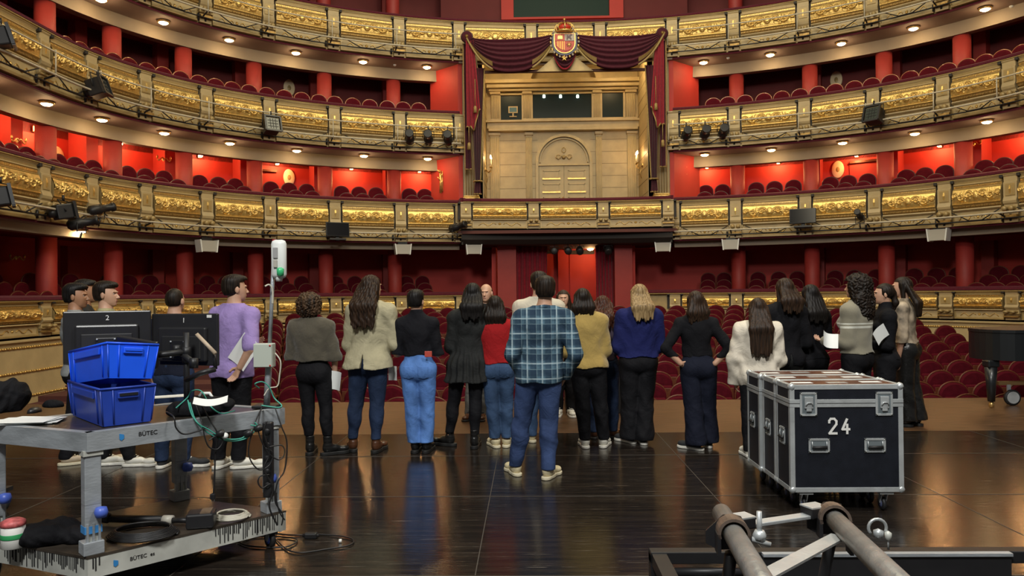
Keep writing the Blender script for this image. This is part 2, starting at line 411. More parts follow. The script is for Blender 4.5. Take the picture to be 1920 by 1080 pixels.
def panel_mesh():
    W2 = .86; mb = MB()
    def strip(prof, mt, n=2):
        xs = lin(-W2, W2, n)
        for i in range(len(prof)-1):
            mb.grid([[(x, prof[i][0], prof[i][1]) for x in xs], [(x, prof[i+1][0], prof[i+1][1]) for x in xs]], mt, False)
    strip([(0, .0), (-.13, 0), (-.13, -.03), (-.10, -.05), (-.085, -.07)], M['cream'])
    strip([(-.085, -.07), (-.075, -.12)], M['creamd'])
    strip([(-.075, -.12), (-.10, -.135), (-.10, -.15), (-.06, -.165), (-.06, -.24)], M['cream'])
    # dentils / bead row
    for i in range(43):
        x = -W2+.02+i*.04; mb.box((x, -.075, -.20), (.022, .035, .05), M['gold'])
    strip([(-.06, -.24), (-.11, -.255), (-.12, -.27), (-.10, -.285)], M['gold'])
    nx, nz = 120, 38; h = relief(nx, nz)
    P = []
    for i in range(nx):
        x = -W2+2*W2*i/(nx-1); row = []
        for j in range(nz):
            f = j/(nz-1); zz = -.285-.36*(1-f)
            bulge = .10+.07*math.sin(PI*min(1, (1-f)*.72+.12))
            row.append((x, -bulge-.042*h[i, j], zz))
        P.append(row)
    mb.grid(P, M['gold'], True)
    strip([(-.13, -.645), (-.17, -.66), (-.17, -.675), (-.15, -.69)], M['gold'])
    strip([(-.15, -.69), (-.06, -.79)], M['goldd'])
    for i in range(36):
        x = -W2+.024+i*.048; mb.box((x, -.115, -.735), (.026, .04, .05), M['goldd'])
    strip([(-.06, -.79), (-.13, -.80), (-.14, -.83), (-.10, -.86), (-.04, -.875)], M['cream'])
    strip([(-.04, -.875), (-.05, -.90), (-.05, -1.17)], M['cream'])
    # low relief triangle scroll in the lower field
    for s in (-1, 1):
        pts = [(s*(.12+.07*k), -.06, -1.05+.07*math.sin(k*1.3)) for k in range(9)]
        mb.tube(pts, .012, M['gold'], 6)
    mb.lathe([(0, -.01), (.05, 0), (.03, .02), (0, .03)], mt=M['gold'], n=10, M=Matrix.Translation((0, -.05, -1.03)) @ Matrix.Rotation(PI/2, 4, 'X'))
    strip([(-.05, -1.17), (-.09, -1.19), (-.09, -1.25), (0, -1.26)], M['creamd'])
    # ends
    for s in (-W2, W2):
        mb.prism([(0, 0), (-.13, 0), (-.08, -.1), (-.07, -.24), (-.15, -.4), (-.16, -.66), (-.06, -.79), (-.13, -.82), (-.05, -.9), (-.09, -1.25), (0, -1.26)], s-.01, s+.01, 'x', M['creamd'])
    return mb.mesh('parapet_panel')
def pilaster_mesh():
    mb = MB(); w = .17
    mb.prism([(.02, 0), (-.14, 0), (-.14, -.04), (-.11, -.07), (-.10, -.20), (-.13, -.22), (-.12, -.60), (-.16, -.70), (-.14, -.76), (-.10, -.80), (-.10, -1.26), (.02, -1.26)], -w, w, 'x', M['cream'])
    mb.prism([(-.12, -.24), (-.135, -.26), (-.135, -.56), (-.12, -.58)], -w+.05, w-.05, 'x', M['creamd'])
    mb.prism([(-.13, -.28), (-.155, -.40), (-.13, -.54)], -.022, .022, 'x', M['gold'])
    for s in (-1, 1):
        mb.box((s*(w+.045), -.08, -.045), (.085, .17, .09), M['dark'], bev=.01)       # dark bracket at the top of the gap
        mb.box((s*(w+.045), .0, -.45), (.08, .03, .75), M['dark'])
        mb.lathe([(.055, -.12), (.07, -.08), (.05, -.03), (.05, .03), (.07, .08), (.055, .12)], mt=M['creamd'], n=12,
                 M=Matrix.Translation((s*.085, -.16, -.90)) @ Matrix.Rotation(PI/2, 4, 'X'))
    mb.box((0, -.11, -.98), (.40, .10, .04), M['creamd']); mb.box((0, -.12, -1.10), (.36, .14, .07), M['goldd'])
    return mb.mesh('parapet_pilaster')
PM, QM = panel_mesh(), pilaster_mesh()
def inst(name, me, parent, Mw):
    o = bpy.data.objects.new(name, me); COL.objects.link(o); o.parent = parent
    o.matrix_basis = wmat(parent).inverted() @ Mw; return o
def parapet(name, label, pil, zr, ths, group, zs=1., rail=True, low=None):
    root = thing(name, label, 'balcony', HE(pil[len(pil)//2], 0, zr-1.26*zs), 0, group)
    for t in pil:
        inst('pilaster', QM, root, frame(HE(t, 0, zr), N_(t)) @ Matrix.Diagonal((1, 1, zs, 1)))
    for a, b in zip(pil[:-1], pil[1:]):
        A, B = HE(a, 0, zr), HE(b, 0, zr); mid = (A+B)/2; d = (B-A).length; n = N_((a+b)/2)
        sag = (HE((a+b)/2, 0, zr)-mid).dot(n)
        inst('panel', PM, root, frame(mid+n*sag*.55, n) @ Matrix.Diagonal(((d/2-.24)/.86, 1, zs, 1)))
    mb = MB(); sweep(mb, [(.02, zr-.02), (.02, zr-1.26*zs), (.06, zr-1.26*zs), (.06, zr)], ths, M['creamd']); mb.build('backing', None, root, True)
    mb = MB(); sweep(mb, [(.3, zr-.06), (.3, zr+.09), (.24, zr+.13), (-.06, zr+.13), (-.15, zr+.09), (-.16, zr+.03), (-.12, zr+.012)], ths, M['velvet']); mb.build('handrail', None, root, True)
    mb = MB(); sweep(mb, [(-.10, zr+.02), (-.165, zr+.012), (-.165, zr-.01), (-.10, zr-.025)], ths, M['trim']); mb.build('cornice', None, root, True)
    if low: low(root)
    return root
PLx, PRx = left, PR
g = 'curved gilded balcony parapets'
parapet('balcony_parapet', 'gilded lowest balcony front curving left of the royal box', PLx, Z1, lft, g)
parapet('balcony_parapet', 'gilded lowest balcony front curving right of the royal box', PRx, Z1, rgt, g)
parapet('balcony_parapet', 'gilded middle balcony front curving left of the draped royal box', PLx, Z2, lft, g)
parapet('balcony_parapet', 'gilded middle balcony front curving right of the draped royal box', PRx, Z2, rgt, g)
parapet('balcony_parapet', 'topmost gilded balcony front running unbroken above the royal drapery', PLx+PC+PRx, Z3, full, g)
# ground level parapet: shorter, cream wall with beads under it
def low(side, ths):
    def f(root):
        mb = MB(); sweep(mb, [(-.06, Z0-.80), (-.10, Z0-.82), (-.10, Z0-.85), (-.02, Z0-.87), (-.02, Z0-2.8)], ths, M['cream']); mb.build('lower_wall', None, root, True)
        for z in (.98, 1.50, 2.02):
            mb = MB(); n = len(ths)
            for k in range(n-1):
                for q in range(4):
                    t = ths[k]+(ths[k+1]-ths[k])*q/4; p = HE(t, -.035, Z0-z+.01*((4*k+q) % 2))
                    t2 = ths[k]+(ths[k+1]-ths[k])*(q+1)/4; p2 = HE(t2, -.035, Z0-z+.01*((4*k+q+1) % 2)); mb.tube([p, p2], .024, M['gold'], 6)
            mb.build('bead_molding', None, root, True)
    return f
TLg, TRg = th_at(925, 1.3, 0), th_at(1190, 1.3, 0)
lg, rg = lin(PI+.62, TLg, 80), lin(TRg, -.62, 80)
parapet('balcony_parapet', 'low gilded parapet of the ground boxes, left of the stalls entrance', PLx, Z0, lg, g, .60, low=low('l', lg))
parapet('balcony_parapet', 'low gilded parapet of the ground boxes, right of the stalls entrance', PRx, Z0, rg, g, .60, low=low('r', rg))

# ------------------------------------------------------------------ lamps under the balconies
def lamp_meshes():
    a = MB(); a.lathe([(.10, 0), (.15, 0), (.17, -.03), (.15, -.06), (.125, -.06), (.125, -.02), (.10, -.02)], mt=M['brass'], n=20)
    b = MB(); b.lathe([(.0, -.10), (.07, -.095), (.115, -.07), (.125, -.04), (.10, -.03)], mt=M['lamp'], n=20)
    return a.mesh('lamp_ring'), b.mesh('lamp_glass')
RM, GM_ = lamp_meshes()
def soffit_lamp(P, label, grp, s=1.):
    t = thing('ceiling_lamp', label, 'lamp', P, 0, grp); t.scale = (s, s, s)
    for n, me in (('ring', RM), ('glass', GM_)):
        o = bpy.data.objects.new(n, me); COL.objects.link(o); o.parent = t
    l = bpy.data.lights.new('ceiling_lamp_light', 'POINT'); l.energy = 9; l.color = (1, .68, .34); l.shadow_soft_size = .10
    lo = bpy.data.objects.new('ceiling_lamp_light', l); COL.objects.link(lo); lo.parent = t; lo.location = (0, 0, -.22)
    return t
def mids(L): return [(a+b)/2 for a, b in zip(L[:-1], L[1:])]
for zr, nm in ((Z3, 'topmost'), (Z2, 'middle')):
    for side, L in (('left', mids(PLx)[::-1]), ('right', mids(PRx))):
        for k, t in enumerate(L[:9]):
            soffit_lamp(HE(t, .45, zr-1.335), 'glowing round lamp under the %s balcony, %s one %s of the royal box' % (nm, nth(k), side), 'lamps under the %s balcony' % nm)
soffit_lamp(HE(th_at(152, 3.2, .2), .2, Z1-1.30), 'lone glowing round lamp under the lowest balcony at far left', None)
for px in (93, 230):
    soffit_lamp(HE(th_at(px, 5.9, 1.3), 1.4, Z2-1.28-.31), 'small glowing ceiling lamp inside the %s first tier box' % ('leftmost' if px == 93 else 'second'), 'lamps in the first tier boxes', .8)
# smoke detectors
for px, py in ((241, 36), (1365, 108), (1896, 11), (740, 121)):
    zr = Z3-1.33; P = G(px, py, zr); mb = MB(); mb.lathe([(.05, 0), (.05, -.03), (.03, -.05)], mt=M['white'], n=12)
    tag(mb.build('smoke_detector', None, None, loc=P), 'small white detector under the topmost balcony, %s' % {241: 'far left', 1365: 'right of the drapery', 1896: 'far right', 740: 'left of the drapery'}[px], 'detector')

# ------------------------------------------------------------------ wall lamps inside the first tier boxes (they light the red walls)
def box_lamp(th, label, pw=44):
    P = HE(th, EBACK[1]-.18, Z2-1.28-.13); t = thing('wall_lamp', label, 'lamp', P, 0, 'wall lamps in the first tier boxes')
    fr = frame((0, 0, 0), N_(th))
    mb = MB(); mb.box((0, .12, 0), (.12, .06, .16), M['brass'], fr, .01); mb.build('bracket', None, t)
    mb = MB(); mb.lathe([(.04, -.06), (.07, 0), (.05, .07), (.01, .09)], mt=M['lampw'], n=14); mb.build('bulb', None, t)
    l = bpy.data.lights.new('wall_lamp_light', 'POINT'); l.energy = pw; l.color = (1, .50, .18); l.shadow_soft_size = .08
    lo = bpy.data.objects.new('wall_lamp_light', l); COL.objects.link(lo); lo.parent = t; lo.location = fr @ Vector((0, -.30, -.14))
for side, L in (('left', mids(PLx)[::-1]), ('right', mids(PRx))):
    for k, t in enumerate(L[:9]):
        box_lamp(t, 'orange glowing wall lamp in the %s first tier box %s of the royal box' % (nth(k), side))

# ------------------------------------------------------------------ stage lighting rails hung on the balcony fronts
def rail_thing(label, pil, zr, upper=True, zlo=-1.02):
    root = thing('lighting_rail', label, 'pipe rail', HE(pil[len(pil)//2], -.42, zr+zlo), 0, 'pipe rails on the balcony fronts')
    ths = lin(pil[0], pil[-1], 8*len(pil))
    def tube(e, z, r, nm, mt='pipe'):
        mb = MB(); mb.tube([HE(t, e, zr+z) for t in ths], r, M[mt], 8); mb.build(nm, None, root, True)
    if upper: tube(-.45, -.52, .021, 'upper_pipe')
    tube(-.45, zlo, .026, 'lower_pipe'); tube(-.20, zlo-.13, .020, 'rear_pipe', 'black')
    for k, t in enumerate(pil):
        t = t+.012
        mb = MB()
        if upper: mb.tube([HE(t, -.45, zr-.47), HE(t, -.45, zr+zlo-.05)], .018, M['pipe'], 6)
        mb.tube([HE(t, -.47, zr+zlo), HE(t, .0, zr+zlo-.14)], .022, M['black'], 6)
        for s in (-.011, .011): mb.tube([HE(t+s, -.1, zr+zlo-.02), HE(t+s, -.1, zr+zlo-.2)], .03, M['black'], 8)
        mb.build('hanger', None, root, True)
    for a, b in zip(pil[:-1], pil[1:]):
        d = b-a
        for f0, f1, z0, z1 in ((.14, .40, zlo+.12, zlo-.12), (.86, .60, zlo+.12, zlo-.12), (.40, .60, zlo-.12, zlo-.12)):
            mb = MB(); mb.tube([HE(a+d*f0, -.22, zr+z0), HE(a+d*f1, -.22, zr+z1)], .016, M['dark'], 6); mb.build('brace', None, root, True)
for nm, zr in (('middle', Z2), ('topmost', Z3)):
    rail_thing('pale pipe rail along the %s balcony front, left of the drapery' % nm, PLx[4:], zr)
    rail_thing('pale pipe rail along the %s balcony front, right of the drapery' % nm, PRx[:8], zr)
rail_thing('pale pipe rail along the lowest balcony front, left of the royal box', PLx[4:], Z1, False)
rail_thing('pale pipe rail along the lowest balcony front, right of the royal box', PRx[:8], Z1, False)
# ------------------------------------------------------------------ the royal box
YB = 27.0; YF = 24.9
def wx(px, Y=YB): return W(px, 300, Y).x
def wz(py, Y=YB): return W(1058, py, Y).z
def rect(mb, x0, x1, z0, z1, y, d, mt, bev=0): mb.box(((x0+x1)/2, y-d/2, (z0+z1)/2), (x1-x0, d, z1-z0), mt, bev=bev)
XN = 2.74; ZT = 9.60
mb = MB(); rect(mb, -XN-.2, XN+.2, Z1-.9, ZT, YB+.2, .2, M['cream']); struct('wall_royal_back', mb)
for nm, s in (('left', -1), ('right', 1)):
    mb = MB(); mb.box((s*(XN+.1), (YF+YB)/2, (Z1-.9+ZT)/2), (.2, YB-YF, ZT-Z1+.9), M['cream'])
    xo = abs(HE(TL if s < 0 else TR, 0, 0).x)+.08
    mb.box((s*(XN+xo)/2+s*.02, YF+.1, (Z1-.9+ZT)/2), (xo-XN, .2, ZT-Z1+.9), M['cream']); struct('wall_royal_'+nm, mb)
mb = MB(); mb.box((0, (YF+YB)/2, ZT+.05), (2*XN+.4, YB-YF+.2, .1), M['cream']); struct('ceiling_royal', mb)
mb = MB(); mb.box((0, (YF+YB)/2-.3, Z1-.97), (2*XN+1.6, YB-YF+.8, .1), M['pit']); struct('floor_royal', mb)
# mortar grooves of the panelled back wall
groove = mat('cream_shadow_joint', (.22, .15, .07), .6)
mb = MB()
for i in range(9):
    z = wz(375)+i*.435
    if z < wz(252):
        for a, b in ((914, 1008), (1107, 1197)): mb.box(((wx(a)+wx(b))/2, YB-.001, z), (wx(b)-wx(a), .012, .012), groove)
        for s in (-1, 1): mb.box((s*XN, (YF+YB)/2, z), (.012, YB-YF, .012), groove)
for i in range(6):
    z = wz(228)+.1+i*.42
    for s in (-1, 1): mb.box((s*XN, (YF+YB)/2, z), (.012, YB-YF, .012), groove)
struct('trim_2', mb)
def fluted(name, px0, px1, z0, z1, label, parent):
    x0, x1 = wx(px0), wx(px1); t = parent
    mb = MB(); rect(mb, x0, x1, z0, z1, YB, .10, M['cream'])
    n = 5; w = (x1-x0)/n
    for i in range(n): mb.tube([(x0+w*(i+.5), YB-.105, z0+.12), (x0+w*(i+.5), YB-.105, z1-.15)], w*.30, M['cream'], 8)
    rect(mb, x0-.03, x1+.03, z1-.09, z1, YB, .18, M['cream']); rect(mb, x0-.03, x1+.03, z0, z0+.1, YB, .15, M['cream'])
    mb.build(name, None, t, True)
t = thing('royal_box_front', 'cream panelled royal box facade with fluted pilasters, three windows and double door', 'facade', (0, YB, Z1-.9))
for a, b in ((919, 937), (986, 998), (1117, 1128), (1176, 1193)): fluted('pilaster', a, b, Z1-.9, wz(249), '', t)
for a, b in ((922, 938), (982, 997), (1113, 1127), (1174, 1192)): fluted('pilaster', a, b, wz(228), wz(172), '', t)
for y0, y1, a, b, d in ((247, 242, 917, 1195, .30), (242, 231, 914, 1197, .24), (231, 227, 912, 1199, .34)):
    mb = MB(); rect(mb, wx(a), wx(b), wz(y0), wz(y1), YB, d, M['cream'], .015); mb.build('entablature', None, t, True)
for y0, y1, a, b, d in ((172, 167, 918, 1196, .22), (167, 160, 914, 1199, .34), (160, 153, 910, 1204, .46)):
    mb = MB(); rect(mb, wx(a), wx(b), wz(y0), wz(y1), YB, d, M['cream'], .015); mb.build('cornice', None, t, True)
def arch(cx, z0, r0, r1, y0, y1, a0, a1, mt, n=24, sy=1.):
    mb = MB(); ang = [a0+(a1-a0)*i/n for i in range(n+1)]
    q = [(cx+r1*math.cos(a), z0+sy*r1*math.sin(a)) for a in ang]+[(cx+r0*math.cos(a), z0+sy*r0*math.sin(a)) for a in ang[::-1]]
    o = []
    for i in range(n): mb.prism([q[i], q[i+1], q[2*n-i], q[2*n+1-i]], y0, y1, 'y', mt)
    return mb
xc = wx(1057)
arch(xc, wz(153), 1.15, 1.45, YB-.4, YB, 0, PI, M['cream'], sy=.55).build('pediment', None, t, True)
mb = MB(); mb.prism([(xc+1.2*math.cos(a), wz(153)+.66*math.sin(a)) for a in lin(0, PI, 20)], YB-.12, YB, 'y', M['cream']); mb.build('pediment_field', None, t, True)
arch(xc, wz(305), .92, 1.02, YB-.14, YB, 0, PI, M['creamd']).build('door_arch', None, t, True)
arch(xc, wz(305), .84, .88, YB-.08, YB, 0, PI, M['cream']).build('door_arch', None, t, True)
for s in (-1, 1):
    mb = MB(); rect(mb, xc+s*.97-.05, xc+s*.97+.05, Z1-.9, wz(305), YB, .14, M['cream']); mb.build('door_jamb', None, t, True)
mb = MB(); rect(mb, xc-.92, xc+.92, wz(311), wz(308), YB, .12, M['creamd']); mb.build('door_lintel', None, t, True)
# ornament above the door
mb = MB(); zo = wz(295)
for s in (-1, 1):
    pts = [(xc+s*(.05+.20*a/6), YB-.06, zo+.07*math.sin(a*1.1)) for a in range(7)]; mb.tube(pts, .022, M['cream'], 6)
    mb.tube([(xc+s*(.20+.09*math.cos(a)), YB-.07, zo+.02+.07*math.sin(a)) for a in lin(-1, 4, 9)], .018, M['cream'], 6)
mb.lathe([(0, -.03), (.07, 0), (0, .05)], mt=M['cream'], n=10, M=Matrix.Translation((xc, YB-.05, zo)) @ Matrix.Rotation(PI/2, 4, 'X'))
mb.tube([(xc+.07*math.cos(a), YB-.05, zo+.26+.09*math.sin(a)) for a in lin(0, 2*PI, 13)[:-1]], .015, M['creamd'], 6, closed=True)
mb.build('scroll_ornament', None, t, True)
for s in (-1, 1):
    d = MB(); x0, x1 = (xc+.01, xc+.90) if s > 0 else (xc-.90, xc-.01)
    rect(d, x0, x1, Z1-.9, wz(311), YB, .05, M['cream']); d_ = d.build('door_leaf', None, t, True)
    for y0, y1 in ((320, 336), (345, 361), (370, 386)):
        p = MB(); a, b = x0+.14, x1-.14
        for q in ((a, b, wz(y1), wz(y1)+.03), (a, b, wz(y0)-.03, wz(y0)), (a, a+.03, wz(y1), wz(y0)), (b-.03, b, wz(y1), wz(y0))): rect(p, *q, YB-.05, .03, M['cream'])
        rect(p, a+.05, b-.05, wz(y1)+.06, wz(y0)-.05, YB-.05, .02, M['cream'])
        rect(p, a-.02, b+.02, wz(y1)-.02, wz(y1)+.035, YB-.05, .055, M['gold'])
        p.build('door_panel', None, d_, False) if False else p.build('door_panel', None, t, True)
mb = MB(); mb.lathe([(.0, 0), (.03, .01), (.03, .04), (0, .05)], mt=M['brass'], n=10, M=Matrix.Translation((xc-.04, YB-.06, wz(371))) @ Matrix.Rotation(PI/2, 4, 'X')); mb.build('door_knob', None, t, True)
# windows of the control room
for a, b, y0, y1 in ((940, 979, 178, 225), (1000, 1110, 177, 222), (1130, 1169, 176, 222)):
    x0, x1, z0, z1 = wx(a), wx(b), wz(y1), wz(y0)
    mb = MB(); e = .07
    for q in ((x0-e, x1+e, z0-e, z0), (x0-e, x1+e, z1, z1+e), (x0-e, x0, z0, z1), (x1, x1+e, z0, z1)): rect(mb, *q, YB, .09, M['cream'], .01)
    f = mb.build('window_frame', None, t, True)
    mb = MB(); rect(mb, x0, x1, z0, z1, YB, .02, M['dglass']); mb.build('window_pane', None, f, True) if False else mb.build('window_pane', None, t, True)
# control-room lamps glimpsed behind the middle pane, a pale screen in the left one
lampc = emis('cold_lamp_glow', (.8, 1, .85), 3.0)
for px in (1020, 1051, 1083):
    P = W(px, 181, YB-.06); mb = MB(); mb.lathe([(.0, -.06), (.05, -.04), (.05, .04), (.02, .07)], mt=lampc, n=10)
    mb.box((0, 0, .09), (.03, .03, .06), M['black']); tag(mb.build('control_room_lamp', None, None, loc=P), 'small pale lamp behind the middle dark window, %s of three' % {1020: 'leftmost', 1051: 'middle', 1083: 'rightmost'}[px], 'lamp')
P = W(962, 210, YB-.05); mb = MB(); mb.box((0, 0, .08), (.34, .03, .24), M['creamd']); mb.box((0, -.018, .08), (.26, .01, .16), emis('dim_screen', (.5, .6, .4), .25)); mb.box((0, 0, -.1), (.05, .03, .12), M['creamd']); mb.box((0, 0, -.17), (.26, .08, .03), M['creamd'])
tag(mb.build('screen', None, None, loc=P), 'pale screen on a stand in the left dark window of the royal box', 'screen')
# lights of the niche
for x, px in ((-1.9, 0), (1.9, 1)):
    t = thing('ceiling_lamp', 'lamp glowing under the royal box ceiling, %s side' % ('left' if x < 0 else 'right'), 'lamp', (x, 25.15, ZT), 0, 'lamps in the royal box ceiling')
    for n, me in (('ring', RM), ('glass', GM_)):
        o = bpy.data.objects.new(n, me); COL.objects.link(o); o.parent = t
    l = bpy.data.lights.new('niche_light', 'POINT'); l.energy = 65; l.color = (1, .74, .36); l.shadow_soft_size = .15
    lo = bpy.data.objects.new('niche_light', l); COL.objects.link(lo); lo.parent = t; lo.location = (0, 0, -.25)
# candle sconces on the niche side walls
for s, py in ((-1, 300), (1, 296)):
    Y = 26.0; z = wz(py, Y); t = thing('candle_sconce', 'brass wall sconce with lit candles on the %s wall of the royal box' % ('left' if s < 0 else 'right'), 'sconce', (s*XN, Y, z-.3), 0, 'candle sconces in the royal box')
    mb = MB(); mb.lathe([(.0, -.02), (.09, 0), (.03, .04)], mt=M['brass'], n=12, M=Matrix.Rotation(-s*PI/2, 4, 'Y'))
    mb.tube([(-s*.02, 0, 0), (-s*.1, 0, -.25), (-s*.05, 0, -.45)], .014, M['brass'], 6); mb.build('wall_plate', None, t)
    for dy in (-.14, .0, .14):
        mb = MB(); mb.tube([(-s*.03, 0, 0), (-s*.12, dy*.6, -.10), (-s*.20, dy, -.05), (-s*.20, dy, .06)], .014, M['brass'], 6); mb.lathe([(.03, .06), (.05, .09), (.03, .1)], (-s*.20, dy, 0), M['brass'], 10); mb.build('arm', None, t)
        mb = MB(); mb.lathe([(.022, .08), (.022, .36)], (-s*.20, dy, 0), mat('candle_wax', (.8, .68, .42), .5), 10); mb.build('candle', None, t)
        mb = MB(); mb.lathe([(.0, .36), (.028, .40), (.022, .45), (0, .5)], (-s*.20, dy, 0), M['lampw'], 10); mb.build('flame', None, t)
    l = bpy.data.lights.new('candle_light', 'POINT'); l.energy = 9; l.color = (1, .55, .2); l.shadow_soft_size = .05
    lo = bpy.data.objects.new('candle_light', l); COL.objects.link(lo); lo.parent = t; lo.location = (-s*.34, 0, .4)

# balcony of the royal box: bulges forward
OFS = -.50
TLr, TRr = th_at(871, 4.2, OFS), th_at(1258, 4.2, OFS)
pil = [th_at(876, 4.2, OFS), th_at(1002, 4.2, OFS), th_at(1132, 4.2, OFS), th_at(1253, 4.2, OFS)]
thr = lin(TLr, TRr, 24)
def ends(root):
    for T in (TLr, TRr):
        mb = MB(); mb.box((0, .28, -.40), (.05, .56, .85), M['cream'], frame(HE(T, 0, Z1), N_(T))); mb.box((0, .28, .08), (.16, .6, .14), M['velvet'], frame(HE(T, 0, Z1), N_(T))); mb.build('side_return', None, root, True)
parapet('balcony_parapet', 'bulging gilded balcony front of the royal box under the double door', pil, Z1, thr, g, .68, low=ends)
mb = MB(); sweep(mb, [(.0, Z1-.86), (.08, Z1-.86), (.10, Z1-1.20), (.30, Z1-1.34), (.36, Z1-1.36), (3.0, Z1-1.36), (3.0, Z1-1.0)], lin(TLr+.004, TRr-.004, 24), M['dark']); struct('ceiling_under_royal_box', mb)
OFS = 0.
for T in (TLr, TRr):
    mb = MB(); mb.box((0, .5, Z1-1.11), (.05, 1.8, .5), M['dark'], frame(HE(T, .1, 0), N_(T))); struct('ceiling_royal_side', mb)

# ------------------------------------------------------------------ drapery round the royal box
YD = 24.05
def dx(px): return W(px, 100, YD).x
def dz(py): return W(1058, py, YD).z
def pleat(name, parent, top, bot, n, depth, mt, Y, folds, ny=30, edge=None):
    "hanging cloth: top and bot are functions u->(x,z)"
    mb = MB(); P = []
    for j in range(ny+1):
        v = j/ny; row = []
        for i in range(n+1):
            u = i/n; a, b = top(u), bot(u); row.append((a[0]*(1-v)+b[0]*v, Y-depth*(1+math.sin(u*folds*2*PI+.6*math.sin(v*5)))*.5*(.5+.5*v), a[1]*(1-v)+b[1]*v))
        P.append(row)
    mb.grid(P, mt, True); mb.grid([[(x, y+.03, z) for x, y, z in r] for r in P], mt, True)
    o = mb.build(name, None, parent, True)
    if edge:
        e = MB(); e.tube([(x, y-.01, z) for x, y, z in P[-1]], .022, M['trim'], 6)
        if edge > 1: e.tube([(r[-1 if edge == 2 else 0][0], r[-1 if edge == 2 else 0][1]-.01, r[-1 if edge == 2 else 0][2]) for r in P], .022, M['trim'], 6)
        e.build('braid', None, parent, True)
    return o
D = thing('drapery', 'dark maroon velvet swags and side curtains with gold braid framing the royal box', 'curtain', (0, YD, 4.6))
def swag(x0, z0, x1, z1, sag0, sag1, nm):
    mb = MB(); P = []; nu, nv = 60, 46
    for j in range(nv+1):
        v = j/nv; row = []
        for i in range(nu+1):
            u = i/nu; k = 1-abs(2*u-1)**2.6; sag = sag0+(sag1-sag0)*v
            r = .5+.5*math.sin(v*2*PI*6.3+.8*math.sin(u*PI)); inw = .07*v*(1-2*u)*0
            row.append((x0+(x1-x0)*u+(.34*(.5-u)*v*0), YD-.10-.20*k*math.sin(v*PI*.8)-.085*r*(.3+.7*k), z0+(z1-z0)*u-sag*k-.02*v))
        P.append(row)
    mb.grid(P, M['drape'], True); mb.grid([[(x, y+.12, z) for x, y, z in r] for r in P], M['drape'], True)
    mb.build('swag', None, D, True)
    for lo, hi in ((0, 17), (nu-17, nu)):
        e = MB(); q = [[(P[j][i][0], P[j][i][1]-.06, P[j][i][2]) for i in range(lo, hi+1)] for j in (nv-9, nv-3)]
        e.grid(q, M['trim'], True); e.grid([[(x, y+.03, z) for x, y, z in r] for r in q], M['trim'], True)
        e.tube([(P[nv][i][0], P[nv][i][1]-.03, P[nv][i][2]-.03) for i in range(lo, hi+1)], .035, mat('olive_lining', (.28, .20, .07), .6), 6)
        e.build('braid', None, D, True)
swag(dx(876), dz(68), dx(1046), dz(64), .15, 1.22, 'l'); swag(dx(1066), dz(64), dx(1245), dz(64), .15, 1.20, 'r')
# small lobe under the crest
mb = MB(); P = []
for j in range(21):
    v = j/20; P.append([(dx(1058)+(i/20-.5)*.80*(1-.15*v), YD-.22-.06*math.sin(v*18), dz(106)-(.04+.42*v)*(1-abs(2*i/20-1)**2.2)) for i in range(21)])
mb.grid(P, M['drape'], True); mb.grid([[(x, y+.05, z) for x, y, z in r] for r in P], M['drape'], True); mb.build('lobe', None, D, True)
e = MB(); e.tube([(x, y-.02, z) for x, y, z in P[-1]], .03, M['draper'], 6); e.build('braid', None, D, True)
mb = MB()
for k in range(5): a = k*2*PI/5+PI/2; mb.tube([(dx(1057), YD-.33, dz(115)), (dx(1057)+.11*math.cos(a), YD-.33, dz(115)+.11*math.sin(a))], [.035, .008], M['gold'], 6)
mb.build('star_ornament', None, D, True)
